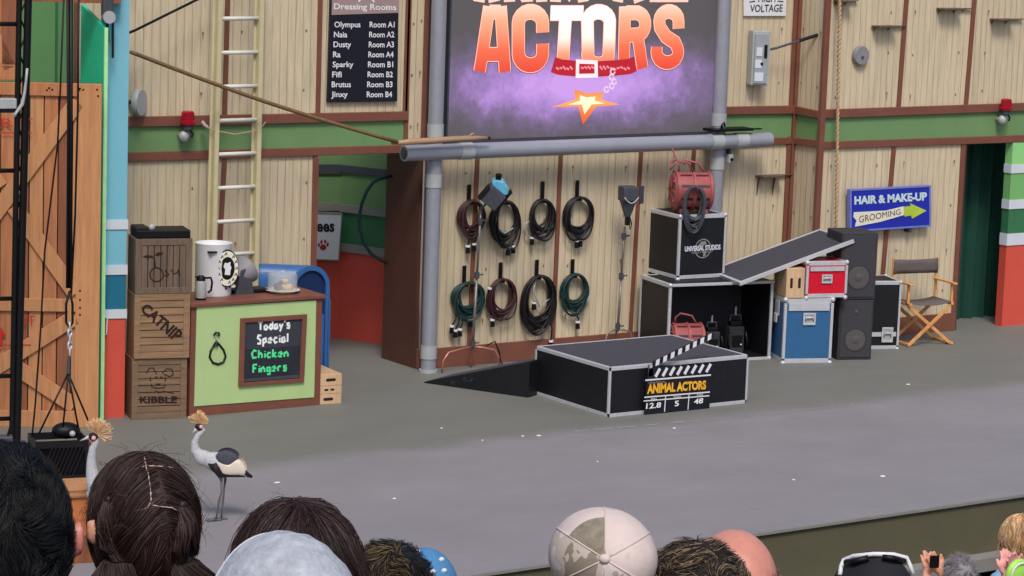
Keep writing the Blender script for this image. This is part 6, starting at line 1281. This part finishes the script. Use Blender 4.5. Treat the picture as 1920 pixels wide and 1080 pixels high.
# ---------------------------------------------------------------- audience
skin = {}
def skinm(c):
    if c not in skin: skin[c] = mat('skin', c, .42, 0, .13, 26, .25, dirt=.25)
    return skin[c]
def hairm(c, nz=.35):
    m = mat('hair', c, .5, 0, nz, 30, .0, (1, 1, .4), spec=.3); return m
BZ = lambda k: 3.94-.30*k
BY = lambda k: 3.0+.85*k
def person(px, py, k, label, s=1.0, sk=(196, 150, 128), shirt=(70, 70, 84), yaw=0, head=(.078, .098, .116), hands=None, lean=0.0, vox=.008, name='person', ear=.0, trousers=(50, 54, 70)):
    r = ray(px, py); D = BY(k)/r.y; T = CAM+r*D; rx, ry, rz = [v*s for v in head]
    sh = T.z-BZ(k); hz = T.z-rz-.012*s; zc = sh-rz-.012*s    # head centre above the bench
    root = Vector((T.x, T.y, BZ(k))); b = MB(); a = radians(yaw)
    hx = Vector((0, lean, zc)); R3 = Matrix.Rotation(-a, 3, 'Z')
    def H(v): return hx+R3 @ Vector(v)
    b.ell(hx, (rx, ry, rz), 26, 18, 0, R3); b.ell(H((0, .03*s, -.05*s)), (rx*.78, ry*.72, rz*.72), 20, 14, 0, R3)
    for sx in (-1, 1):
        b.ell(H((sx*(rx+.004+ear*.5), -.004, -.015*s)), (.011, .018*s, .031*s), 12, 10, 0, R3); b.ell(H((sx*(rx+.011+ear), -.012*s, -.008*s)), (.007, .015*s, .028*s), 10, 8, 0, R3)
    limb(b, [H((0, .09*s, .012)), H((0, .118*s, -.022*s))], [.010, .016]); b.ell(H((0, .09*s, -.055*s)), (.028, .018, .010), 10, 8, 0, R3); b.ell(H((0, .08*s, -.095*s)), (.03, .025, .02), 10, 8, 0, R3)
    zs = zc-.205*s-.03; sw = .19*s
    limb(b, [hx+Vector((0, -.012, -.07*s)), Vector((0, -.02+lean*.6, zs+.03))], [.056*s, .062*s])
    limb(b, [(-sw*.7, -.02+lean*.6, zs), (sw*.7, -.02+lean*.6, zs)], [.066*s, .066*s])
    limb(b, [(0, -.01+lean*.5, zs-.06), (0, -.0, zs*.5), (0, 0, .12)], [.125*s, .125*s, .15*s])
    limb(b, [(-.08, -.0, zs-.12), (-.07, 0, .12)], [.10*s, .12*s]); limb(b, [(.08, 0, zs-.12), (.07, 0, .12)], [.10*s, .12*s])
    for i, sx in enumerate((-1, 1)):
        S = Vector((sx*sw, -.02+lean*.6, zs-.01))
        if hands: Wp = Vector(hands[i])-root; E_ = S.lerp(Wp, .5)+Vector((sx*.06, -.02, -.14))
        else: Wp = Vector((sx*.10, .36, .19)); E_ = Vector((sx*.25, .06, .24))
        limb(b, [S, E_, Wp], [.050*s, .040*s, .026*s])
        d = (Wp-E_).normalized(); q = d.cross(Vector((0, 1, .2))).normalized()*sx; pn = d.cross(q)
        limb(b, [Wp, Wp+d*.05], [.026, .022]); limb(b, [Wp+d*.03-q*.020, Wp+d*.075-q*.024], [.016, .015]); limb(b, [Wp+d*.03+q*.020, Wp+d*.075+q*.024], [.016, .015]); limb(b, [Wp+d*.04, Wp+d*.08], [.018, .016])
        for j, (o_, L_) in enumerate(((-.030, .055), (-.010, .068), (.010, .064), (.029, .050))):
            f0 = Wp+d*.08+q*o_; cu = .35 if hands else .5; f1 = f0+d*L_*.5+pn*.006; f2 = f1+d*L_*.4*(1-cu*.3)+pn*L_*.4*cu; limb(b, [f0, f1, f2], [.0095, .0088, .0078], 8)
        th0 = Wp+d*.03-q*.03; limb(b, [th0, th0+d*.03-q*.022, th0+d*.058-q*.026+pn*.01], [.012, .011, .009], 8)
        hp_ = Vector((sx*.10, .0, .10)); kn = Vector((sx*.13, .42, .12)); an = Vector((sx*.12, .40, -.34)); limb(b, [hp_, kn, an], [.095*s, .066*s, .042*s]); limb(b, [an+Vector((0, -.02, -.05)), an+Vector((0, .15, -.07))], [.038, .032])
    shp, trs = mat('shirt', shirt, .85, 0, .08, 20, .3), None
    if trousers not in skin: skin[trousers] = mat('trousers', trousers, .9, 0, .1, 20, .3)
    zcut = zs+.045*s
    wr = [Vector(h)-root for h in hands] if hands else [Vector((-.10, .36, .19)), Vector((.10, .36, .19))]
    def pk(c):
        if c.z > zcut+.0: 
            return 0 if not hands or abs(c.x) < .3 else 0
        if min((c-w_).length for w_ in wr) < .13: return 0
        if c.z < .12 or c.y > .28 and c.z < .24: return 2
        return 1
    o = remeshed(name, b, vox, [skinm(sk), shp, skin[trousers]], pk, 3)
    o.location = root; tag(o, label, 'person', 'seated audience seen from behind')
    return o, hx, (rx, ry, rz), R3
def shell(parent, hx, R, R3, m, grow=.012, cut=lambda d: True, name='hair_cap', n=48, k=36, nz=.0, nf=20):
    b = MB(); vs = []; ok = []
    for i in range(k+1):
        t_ = pi*i/k
        for j in range(n):
            a = 2*pi*j/n; d = Vector((sin(t_)*cos(a), sin(t_)*sin(a), cos(t_))); g_ = grow+nz*noise.noise(d*nf)
            vs.append(hx+R3 @ Vector((d.x*(R[0]+g_), d.y*(R[1]+g_), d.z*(R[2]+g_)))); ok.append(cut(d))
    fs = []
    for i in range(k):
        for j in range(n):
            f = (i*n+j, (i+1)*n+j, (i+1)*n+(j+1) % n, i*n+(j+1) % n)
            if all(ok[q] for q in f): fs.append(f)
    b.add(vs, fs); return b.build(name, m, parent, smooth=True)
CL = [22, .0, 0]
def strands(parent, hx, R, R3, m, n, start, flow, L, grow=.014, lift=.004, r=.0012, fall=None, name='hair', seg=7, jit=.25, mats=None):
    b = MB()
    for _ in range(n):
        d = start().normalized(); P = []; h = grow*random.uniform(.7, 1.15); l_ = L*random.uniform(.6, 1.15); p = None; rj = Vector((random.gauss(0, jit), random.gauss(0, jit), random.gauss(0, jit)))
        lf = lift*random.uniform(.2, 1.6); mi = random.randrange(len(mats)) if mats else 0
        for i in range(seg):
            if p is None: p = Vector((d.x*(R[0]+h), d.y*(R[1]+h), d.z*(R[2]+h)))
            P.append(hx+R3 @ p)
            f = flow(p, d, i/seg)+rj*.35+noise.noise_vector(p*CL[0]+Vector((CL[2], 0, 0)))*CL[1]; nn_ = Vector((p.x/R[0]**2, p.y/R[1]**2, p.z/R[2]**2)).normalized()
            if not (fall and p.z < fall): f = f-nn_*f.dot(nn_)
            f = f.normalized(); p = p+f*l_/seg+nn_*lf*(1 if not fall or p.z > fall else 0)
            if not (fall and p.z < fall):
                q = Vector((p.x/(R[0]+h), p.y/(R[1]+h), p.z/(R[2]+h))); 
                if q.length < 1: p = p/q.length
        b.tube(P, [r*(1.15-.9*(i/(seg-1))**2) for i in range(seg)], 3, mi, cap=False)
    return b.build(name, mats or m, parent, smooth=True, fix=False)
rnd = lambda f=lambda d: True: next(d for d in iter(lambda: Vector((random.gauss(0, 1), random.gauss(0, 1), random.gauss(0, 1))).normalized(), None) if f(d))
def whorl(c): c = Vector(c); return lambda p, d, u: (p.normalized()-c*p.normalized().dot(c))*1.0+c.cross(p.normalized())*.45
back = lambda d: d.z > -.15-.55*max(0, -d.y) and not (d.y > .55 and d.z < .42)
# 1 black-haired man, left edge
hb = hairm((14, 15, 19)); hbs = mat('hair_base', (13, 13, 16), .9, spec=.1); hb2 = hairm((34, 38, 44))
o, hx, R, R3 = person(8, 836, 1, 'black short-haired person at the left edge, one reddish ear showing', 1.10, (206, 128, 118), (150, 70, 84), yaw=8, ear=.018)
shell(o, hx, R, R3, hbs, .012, lambda d: d.z > -.62 and not (d.y > .5 and d.z < .4) and not (d.z < .12 and d.y > -.2), nz=.004)
CL[1] = 1.1; strands(o, hx, R, R3, hb, 8500, lambda: rnd(lambda d: d.z > -.5 and d.y < .6 and not (d.z < .2 and d.y > -.25)), whorl((.02, -.86, .5)), .045, .013, .0010, .00062, mats=[hb, hb, hb, hb2]); CL[1] = .35
# 2 girl with sectioned pigtails
hg = hairm((50, 34, 32)); hg2 = hairm((78, 60, 56)); hg3 = hairm((36, 24, 24)); o, hx, R, R3 = person(270, 853, 1, 'child with dark brown hair in sectioned partings and low pigtails', .84, (216, 160, 132), (170, 62, 88), yaw=4, ear=.013, head=(.080, .098, .112)); girl = (o, hx, R, R3)
shell(o, hx, R, R3, hg, .012, lambda d: d.z > -.80 and not (d.y > .5 and d.z < .35) and not (d.z < -.15 and d.y > .05), nz=.002)
CL[1] = .6
def gflow(p, d, u):
    if d.z > .05: return Vector((1 if d.x > .02 else -1, -.25, -.35))*1.0+Vector((0, 0, -abs(p.x)*6))
    return Vector(((1 if d.x > 0 else -1)*.35, 0, -1))
strands(o, hx, R, R3, hg, 10000, lambda: rnd(lambda d: d.z > -.7 and d.y < .6), gflow, .12, .013, .0005, .00058, mats=[hg, hg, hg2, hg3], jit=.05, seg=9)
strands(o, hx, R, R3, hg, 110, lambda: rnd(lambda d: d.z > -.2 and d.y < .6), lambda p, d, u: Vector((d.x+random.gauss(0, .5), -.2, random.gauss(0, .6))), .07, .015, .0035, .00035, mats=[hg2, hg3], jit=.8, name='flyaway_hair')
sk_ = mat('scalp', (186, 156, 148), .6, 0, .1, 30, .1)
def onhead(px, py, hx_, R_, R3_, root, grow):
    d = ray(px, py); o_ = (CAM-root)-hx_; o_ = R3_.transposed() @ o_; dd = R3_.transposed() @ d; A = Vector([R_[i]+grow for i in range(3)])
    oo = Vector([o_[i]/A[i] for i in range(3)]); de = Vector([dd[i]/A[i] for i in range(3)]); a_, b_, c_ = de.dot(de), 2*oo.dot(de), oo.dot(oo)-1; disc = b_*b_-4*a_*c_
    if disc < 0: disc = 0
    t_ = (-b_-math.sqrt(disc))/2/a_; return hx_+R3_ @ (o_+dd*t_)
for P in ([(270, 856), (273, 870), (277, 885), (281, 905), (283, 925), (283, 940), (276, 952)], [(276, 872), (255, 880), (232, 890), (212, 896)], [(278, 873), (300, 874), (328, 878)], [(277, 951), (258, 957), (236, 960), (212, 966)], [(284, 947), (305, 950), (322, 952), (334, 958)]):
    pts = []
    for i in range(len(P)-1):
        for j in range(3): u = j/3; pts.append(onhead(P[i][0]*(1-u)+P[i+1][0]*u+random.uniform(-.8, .8), P[i][1]*(1-u)+P[i+1][1]*u+random.uniform(-.5, .5), hx, R, R3, o.location, .0150))
    pts.append(onhead(*P[-1], hx, R, R3, o.location, .0150)); n_ = len(pts); MB().tube(pts, [0.0015*(.35+.65*abs(sin(i*1.7)))*(.6+.4*sin(pi*(i+.6)/n_))*random.uniform(.8, 1.2) for i in range(n_)], 5).build('parting', sk_, o, smooth=True)
# twisted upper tails and low pigtails
def tail(pts, r0_, n, spread, m, name='pigtail'):
    b = MB(); P = [Vector(p) for p in pts]
    for _ in range(n):
        a = random.uniform(0, 2*pi); q = random.random()**.5; ph = random.uniform(0, 6); L = []
        for i, p in enumerate(P):
            u = i/(len(P)-1); w_ = r0_*(.35+spread*sin(pi*min(1, u*.8+.12))); L.append(p+Vector((cos(a+u*2), sin(a+u*2), 0))*w_*q+Vector((sin(u*11+ph), cos(u*9+ph), 0))*.006*u)
        b.tube(L, [.0007]*(len(P)-1)+[.0003], 3, random.randrange(len(m)), cap=False)
    return b.build(name, m, o, smooth=True, fix=False)
oh = lambda px, py, g_=.016: onhead(px, py, hx, R, R3, o.location, g_)
for pts in ([oh(205, 940), oh(200, 965, .02), oh(198, 995, .02), oh(205, 1025, .022), oh(222, 1050, .022)], [oh(342, 950), oh(350, 975, .02), oh(345, 1000, .022), oh(338, 1030, .022), oh(340, 1055, .022)]):
    tail(pts, .014, 420, .7, [hg, hg2, hg3], 'side_twist')
for sx, px in ((-1, 222), (1, 345)):
    a = oh(px, 1052, .018); tail([a, a+Vector((sx*.015, -.01, -.03)), a+Vector((sx*.03, -.01, -.08)), a+Vector((sx*.03, .0, -.14)), a+Vector((sx*.02, .01, -.2))], .034, 1000, 1.0, [hg, hg2, hg3])
    MB().ell(a, (.014, .012, .010), 12, 8).build('hair_tie', hg3, o, smooth=True)
for (px, py) in ((205, 938), (343, 948)): MB().ell(oh(px, py), (.008, .006, .008), 10, 8).build('hair_tie', hg3, o, smooth=True)
# 3 long dark hair behind the grey cap
hw = hairm((48, 34, 36)); hw2 = hairm((74, 54, 54)); o, hx, R, R3 = person(560, 946, 1, 'person with long straight dark brown hair, in front of the grey cap', .93, (200, 150, 126), (60, 52, 58), yaw=-4)
shell(o, hx, R, R3, hw, .016, lambda d: d.z > -.9 and not (d.y > .5 and d.z < .4), nz=.002)
strands(o, hx, R, R3, hw, 9500, lambda: rnd(lambda d: d.z > .0 and d.y < .7), lambda p, d, u: Vector((p.x*4, p.y*2, -1)) if p.z > -.02 else Vector((p.x*.6, 0, -1)), .32, .018, .0006, .00065, fall=-.03, mats=[hw, hw, hw2], jit=.06, seg=9)
strands(o, hx, R, R3, hw, 110, lambda: rnd(lambda d: d.z > .0 and d.y < .7), lambda p, d, u: Vector((p.x*4+random.gauss(0, .6), 0, -1)), .12, .019, .004, .00035, mats=[hw2, hw], jit=.8, name='flyaway_hair')
# 4 grey heather cap, nearest
gh = mat('grey_heather', (168, 173, 184), .95, 0, .26, 45, .5); gh2 = mat('grey_heather_hem', (184, 189, 198), .9, 0, .1, 60, .3)
o, hx, R, R3 = person(538, 1010, 0, 'person in a rounded pale grey heather beanie, nearest the camera', 1.04, (200, 150, 126), (110, 116, 130))
shell(o, hx, R, R3, gh, .020, lambda d: d.z > -.35, 'beanie', nz=.003, nf=6); 
kk = .42; q_ = math.sqrt(1-kk*kk); pts = [hx+R3 @ Vector(((R[0]+.0205)*cos(a)*q_, (R[1]+.0205)*kk, (R[2]+.0205)*sin(a)*q_)) for a in [pi*i/30 for i in range(31)]]; MB().tube(pts, .0018, 6).build('beanie_seam', gh2, o, smooth=True)
# 5 streaky brown and black hair
h5 = hairm((26, 26, 28)); h5b = hairm((112, 92, 62)); o, hx, R, R3 = person(736, 1020, 3, 'person with tousled black hair lightened to brown on the left', 1.14, (190, 140, 116), (40, 44, 60))
shell(o, hx, R, R3, h5, .014, back, nz=.008, nf=8)
CL[1] = 1.2; strands(o, hx, R, R3, h5, 3200, lambda: rnd(lambda d: d.z > -.4 and d.y < .6), whorl((.1, -.3, .95)), .05, .013, .002, .0009, mats=[h5]); strands(o, hx, R, R3, h5b, 1900, lambda: rnd(lambda d: d.z > -.3 and d.y < .5 and d.x < -.1), whorl((.1, -.3, .95)), .05, .015, .002, .0009, mats=[h5b, h5b, h5])
# 6 blue cap with white dots
bc = mat('blue_cap', (72, 128, 176), .85, 0, .08, 30, .2); o, hx, R, R3 = person(800, 1028, 4, 'child in a blue cap with white dots beside the tousled hair', 1.0, (200, 150, 126), (60, 110, 160))
shell(o, hx, R, R3, bc, .012, lambda d: d.z > -.1, 'cap')
for px, py in ((783, 1034), (828, 1049), (812, 1072), (795, 1055), (833, 1070)): MB().ell(onhead(px, py, hx, R, R3, o.location, .013), (.009, .006, .007), 10, 6).build('dot', M['white'], o)
# 7 camouflage cap
cw = mat('cap_white', (206, 194, 196), .9, 0, .09, 9, .5, dirt=.35); cb = mat('cap_camo', (196, 184, 176), .85, 0, .08, 12, .2); co = mat('cap_olive', (134, 125, 110), .9, 0, .3, 60, .5)
n = cb.node_tree.nodes; l = cb.node_tree.links; v_ = n.new('ShaderNodeTexNoise'); v_.inputs['Scale'].default_value = 13; v_.inputs['Detail'].default_value = 3; tcn = n.new('ShaderNodeTexCoord'); l.new(tcn.outputs['Object'], v_.inputs[0]); r_ = n.new('ShaderNodeValToRGB'); r_.color_ramp.interpolation = 'CONSTANT'; l.new(v_.outputs[0], r_.inputs[0]); e = r_.color_ramp.elements
e[0].position = 0; e[0].color = lin((138, 126, 112))+(1,); e[1].position = .42; e[1].color = lin((190, 176, 166))+(1,); q = e.new(.52); q.color = lin((208, 197, 196))+(1,); q = e.new(.64); q.color = lin((168, 154, 142))+(1,); l.new(r_.outputs[0], n['Principled BSDF'].inputs['Base Color'])
o, hx, R, R3 = person(1134, 952, 1, 'person in a beige and white camouflage baseball cap, seen from behind', .86, (190, 140, 120), (100, 96, 90), head=(.084, .098, .090))
vw = (CAM-(o.location+hx)).normalized(); Rc = (R[0]+.018, R[1]+.020, R[2]+.008)
Bt = onhead(1134, 1048, hx, R, R3, o.location, .016); ax = (Bt-hx).normalized(); sx_ = ax.cross(Vector((0, 0, 1))).normalized(); sy_ = sx_.cross(ax)*1
if sy_.z < 0: sy_ = -sy_
sx_ = -sx_ if sx_.dot(RT) < 0 else sx_
b = MB(); nA, nR = 48, 22; vs = []
for i in range(nR+1):
    th = radians(118)*i/nR
    for j in range(nA):
        a = 2*pi*j/nA; d = ax*cos(th)+(sx_*cos(a)+sy_*sin(a))*sin(th); d = Vector((d.x/Rc[0], d.y/Rc[1], d.z/Rc[2])).length**-1*d; seam = 1+.006*abs(sin(3*(a-pi/2))); vs.append(hx+d*seam)
fs = [(i*nA+j, (i+1)*nA+j, (i+1)*nA+(j+1) % nA, i*nA+(j+1) % nA) for i in range(nR) for j in range(nA)]; ms = []
for i in range(nR):
    for j in range(nA):
        a = 360*(j+.5)/nA; th = 118*i/nR
        ms.append(2 if (90 < a < 150 and th < 50) else (0 if (-1 < a < 152 or a > 325) else 1))
for mm_, cs_ in ((cw, ((172, 154, 148), (204, 186, 182), (212, 196, 192), (186, 168, 162))),):
    n = mm_.node_tree.nodes; l = mm_.node_tree.links; v_ = n.new('ShaderNodeTexNoise'); v_.inputs['Scale'].default_value = 11; v_.inputs['Detail'].default_value = 3; l.new(n.new('ShaderNodeTexCoord').outputs['Object'], v_.inputs[0]); r_ = n.new('ShaderNodeValToRGB'); l.new(v_.outputs[0], r_.inputs[0]); e = r_.color_ramp.elements
    e[0].position = .36; e[0].color = lin(cs_[0])+(1,); e[1].position = .40; e[1].color = lin(cs_[1])+(1,); q = e.new(.56); q.color = lin(cs_[2])+(1,); q = e.new(.60); q.color = lin(cs_[3])+(1,); l.new(r_.outputs[0], n['Principled BSDF'].inputs['Base Color'])
b.add(vs, fs); b.m = ms; b.build('cap', [cw, cb, co], o, smooth=True, fix=False)
MB().ell(Bt, (.011, .011, .009), 14, 10).build('cap_button', cw, o, smooth=True)
for a0 in (90, 150, 210, 330, 30, 270):
    pts = []
    for i in range(1, 20): th = radians(5.5*i); d = ax*cos(th)+(sx_*cos(radians(a0))+sy_*sin(radians(a0)))*sin(th); d = Vector((d.x/Rc[0], d.y/Rc[1], d.z/Rc[2])).length**-1*d; pts.append(hx+d*1.004)
    MB().tube(pts, .0016, 5).build('cap_seam', cw, o, smooth=True)
# 8 spiky streaked hair, 9 sunburnt bald head
h8 = hairm((44, 36, 34)); h8b = hairm((150, 128, 100)); o, hx, R, R3 = person(1316, 1018, 1, 'person with spiky dark hair streaked blond, right of the camouflage cap', .93, (196, 140, 120), (70, 60, 60))
shell(o, hx, R, R3, h8, .014, back, nz=.006); CL[1] = .8; strands(o, hx, R, R3, h8, 6000, lambda: rnd(lambda d: d.z > -.4 and d.y < .7), lambda p, d, u: Vector((p.x*2+.5*d.x, .3, 1-1.2*max(0, p.z/.1))), .055, .013, .0016, .0007, mats=[h8, h8, h8, h8b])
o, hx, R, R3 = person(1382, 983, 2, 'person with a bald sunburnt head behind the spiky hair', 1.16, (206, 138, 122), (120, 120, 130), yaw=20, head=(.082, .10, .106))
h9 = hairm((112, 92, 84)); strands(o, hx, R, R3, h9, 3500, lambda: rnd(lambda d: -.6 < d.z < .38-.3*random.random() and d.y < .35), lambda p, d, u: Vector((0, -.2, -1)), .02, .003, .001, .0009, seg=4)
# 10 black cap with white sunglasses
o, hx, R, R3 = person(1643, 1040, 2, 'person in a black cap carrying white sunglasses on top', 1.04, (190, 140, 120), (30, 32, 40))
bk = mat('black_cap', (26, 27, 34), .85, 0, .2, 30, .3); 
shell(o, hx, R, R3, bk, .018, lambda d: d.z > -.2, 'cap', nz=.001)
g = lambda px, py, gg=.024: o.location+onhead(px, py, hx, R, R3, o.location, gg)
lo_ = g(1640, 1042); t = thing('sunglasses', 'white framed sunglasses perched on a black cap', 'sunglasses', lo_)
tp = [g(1575, 1078, .02), g(1577, 1062, .022), g(1582, 1050), g(1600, 1043, .028), g(1638, 1039, .026), g(1675, 1040, .028), g(1700, 1046), g(1706, 1060, .022), g(1712, 1076, .02)]
MB().tube([p-lo_ for p in tp], .0055, 8).build('frame', M['white'], t, smooth=True)
MB().tube([p-lo_ for p in (g(1586, 1054, .027), g(1605, 1052, .03), g(1628, 1046, .028))], .007, 8).build('lens', M['iron'], t, smooth=True); MB().tube([p-lo_ for p in (g(1655, 1045, .028), g(1675, 1047, .03), g(1695, 1052, .027))], .007, 8).build('lens', M['iron'], t, smooth=True)
# 11 grey-haired person filming, far front rows
Dg = BY(10)/ray(1745, 1055).y; W1, W2 = far(1738, 1074, Dg*1.02), far(1765, 1074, Dg*1.02)
o, hx, R, R3 = person(1801, 1043, 10, 'grey-haired person raising both hands with a phone in a low row', 1.0, (222, 160, 132), (60, 60, 70), hands=[tuple(W1), tuple(W2)], vox=.006)
h11 = hairm((128, 124, 128)); shell(o, hx, R, R3, h11, .012, back, nz=.01); strands(o, hx, R, R3, h11, 700, lambda: rnd(lambda d: d.z > -.4 and d.y < .6), whorl((0, -.8, .6)), .04, .012, .004, .0015)
P = far(1752, 1054, Dg*1.015); t = thing('phone', 'dark phone held up between two hands', 'phone', P, 20); MB().box((-.03, -.004, -.035), (.03, .004, .04)).build('body', M['iron'], t, bevel=.004); MB().box((-.027, .0042, -.03), (.027, .005, .035)).build('glass', M['navy'], t)
# 12 blonde woman in denim
h12 = hairm((196, 154, 112)); h12b = hairm((226, 196, 158)); o, hx, R, R3 = person(1917, 966, 11, 'blonde person in a light denim jacket at the lower right edge', 1.05, (222, 164, 138), (128, 160, 190), yaw=-55)
shell(o, hx, R, R3, h12, .018, lambda d: d.z > -.9 and not (d.y > .45 and d.z < .5), nz=.004)
strands(o, hx, R, R3, h12, 2200, lambda: rnd(lambda d: d.z > .0 and d.y < .6), lambda p, d, u: Vector((p.x*4+.3*sin(u*14), p.y*2, -1)) if p.z > -.02 else Vector((.35*sin(u*14+d.x*9), .2*cos(u*12), -1)), .30, .02, .001, .0024, fall=-.03, mats=[h12, h12, h12b], seg=12)
# 13 pink hands and lime bottle at the right edge
Dh = BY(8)/ray(1895, 1060).y; W1, W2 = far(1886, 1082, Dh), far(1912, 1076, Dh)
o, hx, R, R3 = person(1960, 1075, 8, 'person at the right edge lifting pink hands, mostly outside the picture', 1.0, (236, 166, 160), (200, 140, 150), hands=[tuple(W1), tuple(W2)], vox=.006)
shell(o, hx, R, R3, h12, .012, back)
P = far(1908, 1085, Dh*.97); t = thing('lime_fan', 'lime green rounded handheld fan at the lower right corner', 'fan', P); MB().lathe([(0, -.02), (.07, -.015), (.08, 0), (.07, .015), (0, .02)], (0, 0, .02), 24, axis='y').build('disc', mat('lime_plastic', (168, 226, 96), .4), t, smooth=True); MB().lathe([(.055, -.022), (.06, -.026), (.065, -.02)], (0, 0, .02), 24, axis='y').build('rim', M['white'], t, smooth=True); MB().tube([(0, 0, -.05), (0, 0, -.16)], .012, 8).build('handle', M['white'], t)
